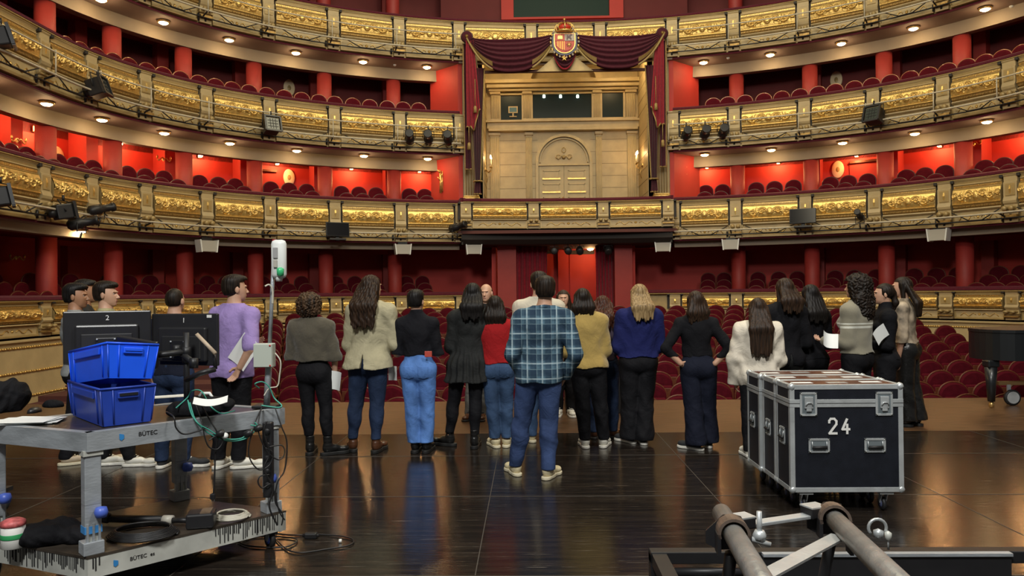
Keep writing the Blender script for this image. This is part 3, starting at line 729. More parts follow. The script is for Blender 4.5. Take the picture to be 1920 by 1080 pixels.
# tawny board behind the gap between the swags
mb = MB(); mb.prism([(dx(1006), dz(133)), (dx(1112), dz(133)), (dx(1058), dz(90))], YD+.02, YD+.08, 'y', M['creamd']); mb.build('pelmet_board', None, D, True)
mb = MB(); mb.box((0, YD+.12, dz(131)), (dx(1215)-dx(900), .1, .08), M['wood']); mb.build('pelmet_board', None, D, True)
for s in (-1, 1):
    X = (lambda p: dx(p)) if s < 0 else (lambda p: dx(2117+0-p))
    cxs = -1 if s < 0 else 1
    # crimson jabot, pointed hem
    pleat('jabot', D, lambda u: (X(874)+(X(889)-X(874))*u, dz(76)), lambda u: (X(874)+(X(900)-X(874))*u, dz(238 if u < .55 else 238-30*(u-.55)/.45)+(.0 if u < .3 else .1*math.sin(u*9))), 30, .12, M['draper'], YD-.12, 3.5, edge=1)
    pleat('long_curtain', D, lambda u: (X(882)+(X(908)-X(882))*u, dz(125)), lambda u: (X(889)+(X(899)-X(889))*u, dz(338)), 30, .16, M['drape'], YD+.02, 4, edge=2)
    pleat('long_curtain', D, lambda u: (X(889)+(X(899)-X(889))*u, dz(338)), lambda u: (X(886)+(X(900)-X(886))*u, dz(362)), 20, .10, M['drape'], YD+.02, 3, edge=1)
    pleat('outer_curtain', D, lambda u: (X(868)+(X(876)-X(868))*u, dz(78)), lambda u: (X(870)+(X(882)-X(870))*u, dz(315)), 14, .10, M['drape'], YD+.08, 1.5, edge=3)
    mb = MB(); mb.tube([(X(894)+.13*math.cos(a), YD-.02+.08*math.sin(a), dz(338)) for a in lin(0, 2*PI, 13)[:-1]], .03, M['trim'], 6, closed=True); mb.build('tie_back', None, D, True)
    mb = MB(); mb.lathe([(.0, -.04), (.20, 0), (.16, .06), (.06, .08)], mt=M['drape'], n=18, M=Matrix.Translation((X(876), YD-.1, dz(68))) @ Matrix.Rotation(PI/2, 4, 'X'))
    mb.lathe([(.0, .06), (.06, .08), (0, .13)], mt=M['gold'], n=12, M=Matrix.Translation((X(876), YD-.1, dz(68))) @ Matrix.Rotation(PI/2, 4, 'X')); mb.build('rosette', None, D, True)
    for px, y0, y1 in ((891, 150, 200), (879, 238, 268)):
        mb = MB(); mb.tube([(X(px), YD-.27, dz(y0)), (X(px), YD-.27, dz(y1))], .012, M['trim'], 6); mb.lathe([(.03, 0), (.05, -.03), (.06, -.22)], (X(px), YD-.27, dz(y1)), M['trim'], 10); mb.build('tassel', None, D, True)
    # fluted cream pillar standing behind each side curtain
    xo = abs(HE(TL if s < 0 else TR, 0, 0).x); xa = (xo+XN)/2
    t = thing('fluted_pillar', 'cream fluted pillar with gilt base behind the %s curtain of the royal box' % ('left' if s < 0 else 'right'), 'pillar', (cxs*xa, YF-.16, Z1), 0, 'fluted pillars of the royal box')
    mb = MB(); mb.box((0, 0, (ZT-Z1)/2), (.46, .22, ZT-Z1), M['cream'])
    for i in range(5): mb.tube([(-.17+.085*i, -.115, .3), (-.17+.085*i, -.115, ZT-Z1-.2)], .03, M['cream'], 8)
    mb.build('shaft', None, t); mb = MB(); mb.box((0, -.03, .11), (.56, .3, .22), M['gold'], bev=.02); mb.box((0, -.02, .25), (.52, .27, .05), M['gold'], bev=.02); mb.build('base', None, t)

# ------------------------------------------------------------------ coat of arms
YC = YD-.32
c = (dx(1058), dz(83)); C_ = thing('coat_of_arms', 'crowned red and gold coat of arms with chain collar, centre of the drapery', 'emblem', (c[0], YC, c[1]-.45))
def shield(w, h, n=12):
    q = [(-w, h*.55), (w, h*.55)]+[(w*math.cos(a), -h*.15+h*.8*math.sin(a)*.9) for a in lin(0, -PI, n)]
    return q
def cbuild(poly, y0, y1, mt, nm):
    mb = MB(); mb.prism([(c[0]+x, c[1]+z) for x, z in poly], YC+y0, YC+y1, 'y', mt); return mb.build(nm, None, C_, True)
cr = mat('heraldic_red', (.42, .03, .015), .4); cs = mat('heraldic_silver', (.36, .31, .27), .5); cg = M['gold']; cb = mat('heraldic_blue', (.02, .03, .10), .4)
cbuild(shield(.40, .52), .04, .10, cb, 'backing'); cbuild(shield(.345, .45), .01, .05, cg, 'shield_rim'); cbuild(shield(.315, .42), .0, .05, cr, 'shield')
w_, h_ = .30, .40
cbuild([(-w_, .0), (0, 0), (0, h_*.52), (-w_, h_*.52)], -.02, .01, cr, 'red_quarter')
cbuild([(0, 0), (w_, 0), (w_, h_*.52), (0, h_*.52)], -.02, .01, cs, 'silver_quarter')
cbuild([(0, -.01)]+[(w_*math.cos(a)*.98, -.06+.26*math.sin(a)) for a in lin(-.0, -PI/2, 7)], -.02, .01, cr, 'red_quarter')
cbuild([(0, -.01)]+[(w_*math.cos(a)*.9, -.05+.24*math.sin(a)) for a in lin(-PI/2, -PI, 7)]+[(-w_*.9, -.01)], -.015, .01, mat('heraldic_gold', (.62, .32, .07), .45, .3), 'gold_quarter')
for i in range(4):
    x = -w_+.05+.07*i; z = -.05-.24*math.sqrt(max(0, 1-(x/w_)**2)); cbuild([(x-.014, z), (x+.014, z), (x+.014, -.01), (x-.014, -.01)], -.025, .01, cr, 'red_stripe')
cbuild([(-.22, .05), (-.07, .05), (-.07, .13), (-.09, .17), (-.12, .13), (-.145, .19), (-.17, .13), (-.2, .17), (-.22, .13)], -.04, .0, cg, 'castle')
cbuild([(.06, .04), (.10, .04), (.11, .09), (.16, .08), (.19, .03), (.22, .05), (.19, .11), (.20, .16), (.25, .18), (.21, .2), (.17, .19), (.13, .15), (.08, .18), (.07, .14)], -.04, 0, mat('heraldic_purple', (.05, .01, .03), .4), 'lion')
for a in lin(0, PI, 5)[:-1]:
    mb = MB(); mb.tube([(c[0]+.14-.09*math.cos(a), YC-.03, c[1]-.13-.09*math.sin(a)), (c[0]+.14+.09*math.cos(a), YC-.03, c[1]-.13+.09*math.sin(a))], .01, cg, 6); mb.build('chain', None, C_, True)
for k in range(22):
    a = -PI/2+(k-10.5)/10.5*PI*.80; mb = MB(); mb.lathe([(0, -.045), (.04, 0), (0, .045)], (c[0]+.45*math.cos(a), YC, c[1]-.02+.50*math.sin(a)), cs if k % 2 else cg, 8); mb.build('collar_link', None, C_, True)
mb = MB(); zt = c[1]+.27
mb.lathe([(.25, 0), (.27, .03), (.24, .07)], (c[0], YC+.05, zt), cg, 18); mb.lathe([(.22, .06), (.25, .16), (.12, .26), (0, .28)], (c[0], YC+.05, zt), cr, 16)
for k in range(8):
    a = k*PI/4; mb.tube([(c[0]+r*math.cos(a), YC+.05+r*math.sin(a), zt+z) for r, z in ((.25, .05), (.31, .15), (.26, .25), (.12, .31), (0, .29))], .022, cg, 6)
mb.lathe([(0, 0), (.04, .04), (0, .09)], (c[0], YC+.05, zt+.30), cg, 8); mb.tube([(c[0], YC+.05, zt+.38), (c[0], YC+.05, zt+.48)], .014, cg, 6); mb.tube([(c[0]-.04, YC+.05, zt+.44), (c[0]+.04, YC+.05, zt+.44)], .014, cg, 6)
mb.build('crown', None, C_, True)

# ------------------------------------------------------------------ control window above the drapery
Y3 = 26.3
def qx(px): return W(px, 20, Y3).x
def qz(py): return W(1058, py, Y3).z
mb = MB(); rect(mb, qx(826), qx(940), Z3-.92, Z3+2.6, Y3+.3, .2, M['redshade']); rect(mb, qx(1168), qx(1290), Z3-.92, Z3+2.6, Y3+.3, .2, M['redshade'])
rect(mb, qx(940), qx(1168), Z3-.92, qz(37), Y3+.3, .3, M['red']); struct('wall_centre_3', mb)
mb = MB(); sweep(mb, [(0, Z3-.92), (3, Z3-.92)], lin(TL, TR, 12), M['pit']); struct('floor_centre_3', mb)
t = thing('control_window', 'wide dark green control window in a red frame at the top centre', 'window', (qx(1053), Y3, qz(37)))
mb = MB()
for q in ((qx(940), qx(963), qz(37), Z3+2.6), (qx(1142), qx(1168), qz(37), Z3+2.6), (qx(963), qx(1142), qz(37), qz(33))): rect(mb, *q, Y3+.1, .22, M['red'])
mb.build('frame', None, t, True)
mb = MB(); rect(mb, qx(963), qx(1142), qz(33), Z3+2.6, Y3+.1, .05, mat('green_black_glass', (.010, .03, .024), .4, spec=.1)); mb.build('pane', None, t, True)

# ------------------------------------------------------------------ entrance to the stalls below the royal box
YE2 = 25.5
def ex(px, Y=YE2): return W(px, 500, Y).x
zf = ROWZ[-1]-.98; zc = Z1-1.34
for a, b in ((933, 968), (1152, 1185)):
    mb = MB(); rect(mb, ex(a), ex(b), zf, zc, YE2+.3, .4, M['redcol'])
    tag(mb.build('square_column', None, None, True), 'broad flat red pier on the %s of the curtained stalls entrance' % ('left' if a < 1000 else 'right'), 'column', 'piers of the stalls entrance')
YW = 28.6
mb = MB(); rect(mb, ex(960, YW)-2, ex(1150, YW)+2, zf, zc+.1, YW+.2, .2, M['red']); struct('wall_entrance_back', mb)
for nm, px in (('left', 925), ('right', 1190)):
    mb = MB(); x = ex(px); mb.box((x, (YE2+YW)/2+.3, (zf+zc)/2), (.15, YW-YE2-.2, zc-zf), M['red']); struct('wall_entrance_'+nm, mb)
mb = MB(); mb.box((0, (YE2+YW)/2+.2, zc+.1), (6, YW-YE2+1, .1), M['redd']); struct('ceiling_entrance', mb)
for a, b, y0 in ((1046, 1064, 473), (1119, 1128, 473)):
    mb = MB(); rect(mb, ex(a, YW), ex(b, YW), zf, zc, YW, .18, M['red']); struct('wall_entrance_pier', mb)
for i, (a, b, y0, y1) in enumerate(((1018, 1044, 476, 533), (1068, 1114, 477, 533))):
    t = thing('door_%d' % (i+1), None, None, (ex((a+b)/2, YW), YW, zf)); t['kind'] = 'structure'
    mb = MB(); rect(mb, ex(a, YW), ex(b, YW), zf, W(a, y0, YW).z, YW, .05, M['red']); mb.build('door_leaf', None, t, True)
    mb = MB(); rect(mb, ex(a, YW), ex(b, YW), W(a, y0, YW).z, W(a, y0, YW).z+.14, YW, .14, M['dark']); mb.build('door_closer', None, t, True)
for nm, a, b in (('left', 967, 1026), ('right', 1118, 1154)):
    o_ = MB(); P = []; x0, x1 = ex(a), ex(b)
    for j in range(20):
        v = j/19; P.append([(x0+(x1-x0)*i/40+.02*math.sin(v*4+i), YE2+.35-.09*math.sin(i*.95+.5*math.sin(v*3)), zc-(zc-zf)*v) for i in range(41)])
    o_.grid(P, M['draper'], True); o_.grid([[(x, y+.03, z) for x, y, z in r] for r in P], M['draper'], True)
    tag(o_.build('curtain', None, None, True), 'heavy pleated crimson curtain on the %s side of the stalls entrance' % nm, 'curtain', 'stalls entrance curtains')
P = W(1107, 466, 27.6); t = thing('ceiling_lamp', 'glowing lamp in the red stalls entrance below the royal box', 'lamp', P)
mb = MB(); mb.lathe([(.0, -.08), (.10, -.05), (.13, .02), (.05, .08)], mt=M['lampw'], n=14); mb.build('glass', None, t)
mb = MB(); mb.lathe([(.06, .07), (.08, .10), (.03, .2)], mt=M['brass'], n=12); mb.build('fitting', None, t)
l = bpy.data.lights.new('entrance_light', 'POINT'); l.energy = 34; l.color = (1, .52, .2); l.shadow_soft_size = .1
lo = bpy.data.objects.new('entrance_light', l); COL.objects.link(lo); lo.parent = t; lo.location = (0, -.1, -.2)
# ------------------------------------------------------------------ seats
def arc_top(w, h, r0, n=14):
    "outline of a round-topped backrest: (x, z)"
    k = w/2; zc = h-k*.86
    return [(k*.94, r0), (k, r0+.12)]+[(k*math.cos(a), zc+k*.86*math.sin(a)) for a in lin(0, PI, n)]+[(-k, r0+.12), (-k*.94, r0)]
def stalls_meshes():
    q = arc_top(.50, .98, .42)
    a = MB(); n = len(q)
    c = (0, .66)
    P = [[(x, .03, z) for x, z in q], [(x, -.03, z) for x, z in q], [(x*.9, -.055, c[1]+(z-c[1])*.9) for x, z in q], [(x*.45, -.072, c[1]+(z-c[1])*.45) for x, z in q]]
    for i in range(3): a.grid([P[i], P[i+1]], M['seat'], True, True)
    a.add(P[3], [list(range(n))], M['seat'], True); a.add(P[0], [list(range(n))[::-1]], M['wood'])
    b = MB(); b.tube([(x*1.03, -.0, .66+(z-.66)*1.03) for x, z in q[1:-1]], .017, M['wood'], 6)
    s = MB(); s.box((0, -.13, .56), (.45, .09, .38), M['seat'], bev=.03, smooth=True); s.box((0, -.18, .55), (.40, .02, .32), M['wood'], bev=.008)
    l = MB(); l.box((0, -.02, .2), (.10, .12, .42), M['wood'], bev=.01); l.box((0, -.04, .02), (.34, .3, .04), M['wood'], bev=.01)
    for sgn in (-1, 1): l.box((sgn*.265, -.14, .62), (.035, .30, .04), M['wood'], bev=.01); l.box((sgn*.265, -.02, .44), (.03, .06, .38), M['wood'], bev=.008)
    return a.mesh('seat_back'), b.mesh('seat_rim'), s.mesh('seat_cushion'), l.mesh('seat_pedestal')
SA, SB, SCu, SD = stalls_meshes()
seatroot = None
def stalls_seat(P, rz, label, grp):
    global seatroot
    t = thing('stalls_seat', label, 'seat', P, rz, grp)
    for nm, me in (('backrest', SA), ('wooden_rim', SB), ('folded_cushion', SCu), ('pedestal', SD)):
        o = bpy.data.objects.new(nm, me); COL.objects.link(o); o.parent = t
    return t
cells = []
for k in range(12):
    y = ROWY[k]; off = .28*(k % 2)
    for i in range(-17, 18):
        x = i*.565+off; yy = y-.0035*x*x*1.2; z = ROWZ[k]-.98
        # inside the horseshoe wall, and within the photograph
        lim = 8.8 if k < 7 else (EA-1.0)*math.sqrt(max(0, 1-((yy+.5-EY)/(EB-.8))**2)) if yy > EY else 8.8
        if abs(x) > min(8.8, lim): continue
        px, py = PX((x, yy, ROWZ[k]-.2))
        if px < 455 or px > 1935: continue
        if k >= 9 and abs(x) < .35: continue
        cells.append((k, x, yy, z))
from collections import defaultdict
cnt = defaultdict(int)
big = cells[:298]; rest = cells[298:]
for k, x, y, z in big:
    cnt[k] += 1
    stalls_seat((x, y, z), .004*x, 'folded maroon stalls seat, %s row from the stage, %s from the left' % (nth(k), ('%dth' % cnt[k]) if cnt[k] > 12 else nth(cnt[k]-1)), 'stalls seats, %s row from the stage' % nth(k))
if rest:
    mb = MB()
    for k, x, y, z in rest:
        for me in (SA, SB, SCu, SD):
            mt = {i: me.materials[i] for i in range(len(me.materials))}
            for p in me.polygons: mb.add([Vector((x, y, z))+me.vertices[v].co for v in p.vertices], [list(range(len(p.vertices)))], mt[p.material_index], p.use_smooth)
    tag(mb.build('stalls_seats', None, None, True), 'farthest rows of maroon stalls seats below the gilded parapet', 'seats', kind='stuff')

def chair_mesh(rim):
    mb = MB(); q = arc_top(.48, .95, .46)
    n = len(q); P = [[(x, .03, z) for x, z in q], [(x, -.025, z) for x, z in q], [(x*.82, -.045, .68+(z-.68)*.82) for x, z in q]]
    for i in range(2): mb.grid([P[i], P[i+1]], M['seat'], True, True)
    mb.add(P[2], [list(range(n))], M['seat'], True); mb.add(P[0], [list(range(n))[::-1]], M['seat'])
    mb.tube([(x*1.03, 0, .68+(z-.68)*1.03) for x, z in q], .018, rim, 6)
    mb.box((0, -.25, .44), (.46, .46, .09), M['seat'], bev=.03, smooth=True); mb.box((0, -.25, .38), (.46, .46, .04), rim)
    for sx in (-.2, .2):
        for sy in (-.44, -.02): mb.tube([(sx, sy, .38), (sx*1.05, sy, 0)], [.022, .015], rim, 6)
    return mb.mesh('box_chair')
CH = {0: chair_mesh(M['wood']), 1: chair_mesh(mat('dark_chair_rim', (.05, .015, .012), .4)), 2: chair_mesh(mat('varnished_chair_rim', (.30, .13, .06), .22, coat=.5))}
lvl = {0: 'ground box', 1: 'first tier box', 2: 'second tier box', 3: 'top tier box'}
def box_chairs(lev, rows, zr, per, spread):
    for side, L in (('left', PLx[3:][::-1]), ('right', PRx[:8])):
        for b in range(len(L)-1):
            ta, tb = L[b], L[b+1]
            for r, (e, zt, hgt) in enumerate(rows):
                for i in range(per):
                    f = .5+(i-(per-1)/2)*spread; f = f if ta > tb else f
                    lo, hi = max(ta, tb), min(ta, tb)
                    t = lo+(hi-lo)*f+random.uniform(-.002, .002)
                    P = HE(t, e, zr+zt-.95); pr = PX(P+Vector((0, 0, .9)))
                    if min(abs(t-TL), abs(t-TR)) < .075: continue
                    if pr[0] < -40 or pr[0] > 1960 or pr[1] < -10: continue
                    o = bpy.data.objects.new('box_chair', CH[lev if lev < 3 else 2]); COL.objects.link(o); o.location = P
                    n = N_(t); o.rotation_euler = (0, 0, math.atan2(n.y, n.x)-PI/2+random.uniform(-.08, .08))
                    nm = (['leftmost', 'middle', 'rightmost'] if per == 3 else ['leftmost', 'second', 'third', 'rightmost'])[i]
                    rw = ['front', 'second', 'third'][r] if len(rows) > 1 else 'only'
                    tag(o, '%s round-backed chair, %s row, %s %s %s of the royal box' % (nm, rw, nth(b), lvl[lev], side), 'chair', 'chairs in the %s %s of the royal box' % (['ground boxes', 'first tier boxes', 'second tier boxes', 'top boxes'][lev], side))
def steps(lev, zr, rows):
    for nm, ths in (('left', lft), ('right', rgt)):
        mb = MB()
        for i, (e, zt, h) in enumerate(rows):
            z = zr+zt-.95; e0 = e-.52; e1 = rows[i+1][0]-.52 if i+1 < len(rows) else EBACK[lev]
            sweep(mb, [(e0, z-.35), (e0, z), (e1, z)], ths, M['pit'], smooth=False)
        struct('floor_step_%s_%d' % (nm, lev), mb)
R_ = {0: [(.85, .22, 0), (1.55, .44, 0), (2.3, .70, 0)], 1: [(.62, .34, 0), (1.35, .66, 0)], 2: [(.85, .56, 0)], 3: [(.85, .35, 0)]}
for lev, zr in ((0, Z0), (1, Z1), (2, Z2), (3, Z3)):
    box_chairs(lev, R_[lev], zr, {0: 3, 1: 3, 2: 4, 3: 3}[lev], {0: .26, 1: .25, 2: .25, 3: .28}[lev]); steps(lev, zr, R_[lev])

# ------------------------------------------------------------------ plaques, exit signs, wall candelabra
def on_back(px, py, z, lev=1, d=.03):
    th = th_at(px, z, EBACK[lev]-d); return th, HE(th, EBACK[lev]-d, z)
for px, py, lev in ((107, 295, 1), (542, 333, 1), (1571, 318, 1), (542, 165, 2), (1568, 150, 2)):
    z = 5.55 if lev == 1 else 8.75
    for _ in range(6):
        th, P = on_back(px, py, z, lev); z += (PX(P)[1]-py)*P.y/F
    mb = MB(); mb.lathe([(.0, -.01), (.17, 0), (.20, .015), (.18, .03), (0, .032)], mt=M['plaque'], n=24, M=frame((0, 0, 0), N_(th)) @ Matrix.Diagonal((1, 1, 1.5, 1)) @ Matrix.Rotation(PI/2, 4, 'X'))
    mb.lathe([(.0, .03), (.06, .034), (.05, .04), (0, .045)], mt=M['creamd'], n=12, M=frame((0, 0, 0), N_(th)) @ Matrix.Diagonal((1, 1, 1.5, 1)) @ Matrix.Rotation(PI/2, 4, 'X'))
    tag(mb.build('oval_plaque', None, None, loc=P), 'cream oval plaque on the %s red wall, %s' % ('bright first tier' if lev == 1 else 'dim second tier', {107: 'far left', 542: 'left of the drapery', 1571: 'right side', 1568: 'right side'}[px]), 'plaque', 'oval plaques')
for px, py in ((498, 298), (1618, 281)):
    th, P = on_back(px, py, 5.9, 1, .12); z = 5.9
    for _ in range(6):
        th, P = on_back(px, py, z, 1, .5); z += (PX(P)[1]-py)*P.y/F
    mb = MB(); fr = frame((0, 0, 0), N_(th)); mb.box((0, 0, 0), (.19, .05, .13), emis('exit_sign_glow', (.9, .85, .55), 1.2), fr); mb.box((0, .03, 0), (.21, .03, .15), M['white'], fr)
    mb.box((-.02, -.028, 0), (.05, .008, .07), mat('sign_green', (.05, .35, .15), .5), fr); mb.box((.05, -.028, 0), (.04, .008, .06), mat('sign_green', (.05, .35, .15), .5), fr)
    tag(mb.build('exit_sign', None, None, loc=P), 'small lit sign above the door in the bright %s boxes' % ('left' if px < 960 else 'right'), 'sign', 'lit signs above box doors')
    # the door under it
    zb = Z1-.92; t = tag(thing('door_%d' % (11 if px < 960 else 12), None, None, HE(th, EBACK[1], zb)), kind='structure'); fr = frame(HE(th, EBACK[1], 0), N_(th))
    mb = MB(); mb.box((0, -.04, (zb+z-.25)/2), (1.0, .08, z-.25-zb), M['red'], fr, .01); mb.build('door_leaf', None, t, True)
    mb = MB(); mb.box((0, -.13, z-.32), (.95, .10, .07), M['wood'], fr); mb.build('door_closer', None, t, True)
for px, py, z in ((826, 340, 4.9), (1282, 328, 4.9)):
    s = 1 if px > 1000 else -1; P = W(px, py, 25.3)
    t = thing('wall_candelabrum', 'tall gilded wall ornament on the red wall %s of the royal box' % ('right' if s > 0 else 'left'), 'wall ornament', (P.x, P.y, P.z-.4), 0, 'gilded ornaments beside the royal box')
    mb = MB(); mb.tube([(0, 0, 0), (.02, -.03, .4), (-.02, -.02, .8)], [.04, .05, .02], M['gold'], 8); mb.tube([(.07, 0, .05), (.06, 0, .75)], .025, M['gold'], 6); mb.build('stem', None, t)
    mb = MB()
    for q in range(4): mb.tube([(0, -.02, .3+.12*q), (.09*(-1)**q, -.08, .42+.12*q)], [.03, .01], M['gold'], 6)
    mb.build('leaf', None, t)
for px, py, lev in ((32, 264, 1), (306, 299, 1), (1826, 270, 1), (30, 484, 0)):
    z = {1: 5.6, 0: 2.6}[lev]
    for _ in range(6):
        th, P = on_back(px, py, z, lev, .9 if lev else .4); z += (PX(P)[1]-py)*P.y/F
    mb = MB(); fr = frame((0, 0, 0), N_(th))
    for s in (-1, 1):
        mb.tube([fr @ Vector((s*a, -.05, .05*math.sin(a*30))) for a in lin(0, .2, 6)], .018, M['gold'], 6)
        mb.lathe([(.02, 0), (.03, .05), (.015, .1)], fr @ Vector((s*.2, -.05, 0)), M['gold'], 8)
    mb.lathe([(0, -.06), (.05, 0), (0, .06)], (0, 0, 0), M['gold'], 10)
    tag(mb.build('wall_sconce', None, None, loc=P), 'unlit gilded sconce on the red pier of the %s' % {32: 'leftmost first tier box', 306: 'third bright box', 1826: 'rightmost first tier box', 30: 'leftmost ground box'}[px], 'sconce', 'gilded sconces on red piers')

# ------------------------------------------------------------------ loudspeakers, spotlights and monitors on the balcony fronts
for px, py, lb in ((388, 461, 'behind the white pole unit'), (755, 467, 'above the woman in light blue jeans'), (888, 467, 'left of the stalls entrance'), (1243, 462, 'right of the stalls entrance'), (1370, 458, 'above the right stalls'), (1760, 440, 'far right')):
    th = th_at(px, 3.1, -.05); P = HE(th, -.05, 3.1); s = P.y/F; P.z = 1.65+(548-(px-960)*.0102-py)*((P-EYEP).dot(FW))/F
    t = thing('loudspeaker', 'small pale box loudspeaker hung under the lowest balcony, '+lb, 'loudspeaker', P, 0, 'loudspeakers under the lowest balcony'); fr = frame((0, 0, 0), N_(th))
    mb = MB(); mb.prism([(-.24, .15), (.24, .15), (.20, -.16), (-.20, -.16)], -.12, .15, 'y', M['speaker'], fr); mb.build('cabinet', None, t)
    for sg in (-1, 1):
        mb = MB(); mb.prism([(sg*.24, .17), (sg*.275, .17), (sg*.235, -.18), (sg*.20, -.18)], -.16, .17, 'y', M['white'], fr); mb.build('side_bracket', None, t)
    mb = MB(); mb.box((0, .02, .2), (.3, .05, .1), M['black'], fr); mb.tube([fr @ Vector((0, .02, .2)), fr @ Vector((0, .02, .34))], .02, M['black'], 6); mb.build('mount', None, t)
def at_front(px, py, zg, e):
    z = zg
    for _ in range(6):
        th = th_at(px, z, e); P = HE(th, e, z); z += (PX(P)[1]-py)*(P-EYEP).dot(FW)/F
    return th, HE(th, e, z)
glassy = mat('spot_lens', (.05, .06, .05), .15)
def flood(px, py, zg, s, label, yaw=0., tilt=-.3):
    "square-faced theatre lantern with barn door frame and yoke"
    th, P = at_front(px, py, zg, -.55); t = thing('stage_lantern', label, 'spotlight', P, 0, 'lanterns on the balcony rails')
    fr = frame((0, 0, 0), N_(th)) @ Matrix.Rotation(yaw, 4, 'Z') @ Matrix.Rotation(tilt, 4, 'X'); h = s/2
    mb = MB(); mb.box((0, .10, 0), (s*.92, .34, s*.92), M['black'], fr, .03); mb.lathe([(h*.7, .0), (h*.5, .14)], mt=M['black'], n=14, M=fr @ Matrix.Translation((0, .26, 0)) @ Matrix.Rotation(-PI/2, 4, 'X')); mb.build('housing', None, t)
    mb = MB()
    for a, b in (((-h, 0), (.05, s)), ((h, 0), (.05, s)), ((0, -h), (s, .05)), ((0, h), (s, .05))): mb.box((a[0], -.10, a[1]), (b[0], .06, b[1]), M['blackp'], fr)
    mb.build('front_frame', None, t)
    mb = MB(); mb.box((0, -.08, 0), (s*.8, .02, s*.8), glassy, fr)
    for i in range(1, 4): mb.box((0, -.095, -h*.8+i*s*.2), (s*.66, .01, .012), M['black'], fr); mb.box((-h*.66+i*s*.17, -.095, 0), (.012, .01, s*.7), M['black'], fr)
    mb.build('lens', None, t)
    fy = frame((0, 0, 0), N_(th)); mb = MB(); mb.tube([fr @ Vector((-h*1.1, .1, 0)), fy @ Vector((-h*1.1, .1, h*1.3)), fy @ Vector((h*1.1, .1, h*1.3)), fr @ Vector((h*1.1, .1, 0))], .016, M['black'], 6)
    mb.tube([fy @ Vector((0, .1, h*1.3)), fy @ Vector((0, .1, h*1.3+.12))], .03, M['black'], 8); mb.build('yoke', None, t)
flood(510, 234, 6.8, .46, 'square-faced black stage lantern on the middle left rail, nearest the drapery of the squares')
flood(190, 163, 7.0, .44, 'square-faced black stage lantern on the middle rail at far left, tilted', .3, -.35)
flood(10, 70, 7.3, .40, 'black stage lantern cut by the left edge on the middle balcony rail', .5, -.3)
flood(1637, 215, 6.8, .46, 'square-faced black stage lantern on the middle balcony rail at right', -.25, -.3)
flood(127, 396, 4.0, .36, 'black stage lantern turned sideways on the lowest balcony at left', .9, -.2)
flood(10, 368, 4.1, .40, 'black stage lantern cut by the left edge on the lowest balcony', .6, -.2)
def spot(px, py, zg, label, yaw=0., r=.11, hang=True):
    th, P = at_front(px, py, zg, -.55); t = thing('profile_spot', label, 'spotlight', P, 0, 'round profile spots on the balcony rails')
    fr = frame((0, 0, 0), N_(th)) @ Matrix.Rotation(yaw, 4, 'Z') @ Matrix.Rotation(-.25, 4, 'X') @ Matrix.Rotation(PI/2, 4, 'X')
    mb = MB(); mb.lathe([(r*.5, -.30), (r*1.05, -.24), (r*1.1, .0), (r*.8, .04), (r*.8, .26), (r, .28), (r, .34), (r*.8, .34)], mt=M['black'], n=16, M=fr); mb.build('barrel', None, t)
    mb = MB(); mb.lathe([(0, .315), (r*.75, .32), (0, .33)], mt=glassy, n=14, M=fr); mb.build('lens', None, t)
    fy = frame((0, 0, 0), N_(th)); mb = MB(); z = .22 if hang else -.22
    mb.tube([fy @ Vector((-r*1.3, 0, 0)), fy @ Vector((-r*1.3, 0, z)), fy @ Vector((r*1.3, 0, z)), fy @ Vector((r*1.3, 0, 0))], .013, M['black'], 6); mb.tube([fy @ Vector((0, 0, z)), fy @ Vector((0, .05, z*1.8))], .02, M['black'], 6); mb.build('yoke', None, t)
for i, px in enumerate((768, 803, 840)): spot(px, 258+i, 6.5, 'black profile spot, %s of the trio left of the drapery' % ['leftmost', 'middle', 'rightmost'][i], -.2, .14)
for i, px in enumerate((1287, 1322, 1356)): spot(px, 252-2*i, 6.5, 'black profile spot, %s of the trio right of the drapery' % ['leftmost', 'middle', 'rightmost'][i], .2, .14)
spot(1612, 404, 4.2, 'small black spot standing on the lowest balcony rail at right', 0, .09, False)
spot(188, 392, 4.2, 'small black spot on the lowest balcony at left', 1.2, .11, False)
spot(857, 425, 3.9, 'black spot with a bright lens at the left end of the royal balcony', .9, .12, False)
spot(153, 418, 3.8, 'black moving spot just above the lone lamp at far left', .6, .12, False)
for i, px in enumerate((1039, 1065, 1087, 1140)): 
    P = W(px, 460, 24.95); P.z = 3.02; t = thing('hanging_lantern', 'small black lantern under the royal balcony, %s from the left' % nth(i), 'spotlight', P, 0, 'lanterns under the royal balcony')
    mb = MB(); mb.lathe([(.05, -.14), (.12, -.1), (.12, .12), (.09, .14)], mt=M['black'], n=14, M=Matrix.Rotation(PI/2+.2*i, 4, 'X')); mb.build('barrel', None, t)
    mb = MB(); mb.tube([(-.14, 0, 0), (-.14, 0, .15), (.14, 0, .15), (.14, 0, 0)], .012, M['black'], 6); mb.tube([(0, 0, .14), (0, 0, .26)], .015, M['black'], 6); mb.build('yoke', None, t)
for px, py, w, lb in ((633, 430, .72, 'left of centre'), (1505, 405, .76, 'right of centre')):
    th, P = at_front(px, py, 3.9, -.6); t = thing('monitor', 'flat black screen standing on the lowest balcony front, '+lb, 'screen', P, 0, 'screens on the lowest balcony front'); fr = frame((0, 0, 0), N_(th)) @ Matrix.Rotation(-.12, 4, 'X')
    mb = MB(); mb.box((0, 0, 0), (w, .06, w*.60), M['blackp'], fr, .012); mb.build('housing', None, t)
    mb = MB(); mb.box((0, -.032, 0), (w-.04, .006, w*.6-.04), mat('screen_black', (.006, .006, .008), .15), fr); mb.build('screen_panel', None, t)
    mb = MB(); mb.box((0, .1, -w*.34), (.10, .10, .20), M['black'], fr); mb.box((0, .1, -w*.42), (.5, .25, .05), M['black'], fr); mb.build('mount', None, t)
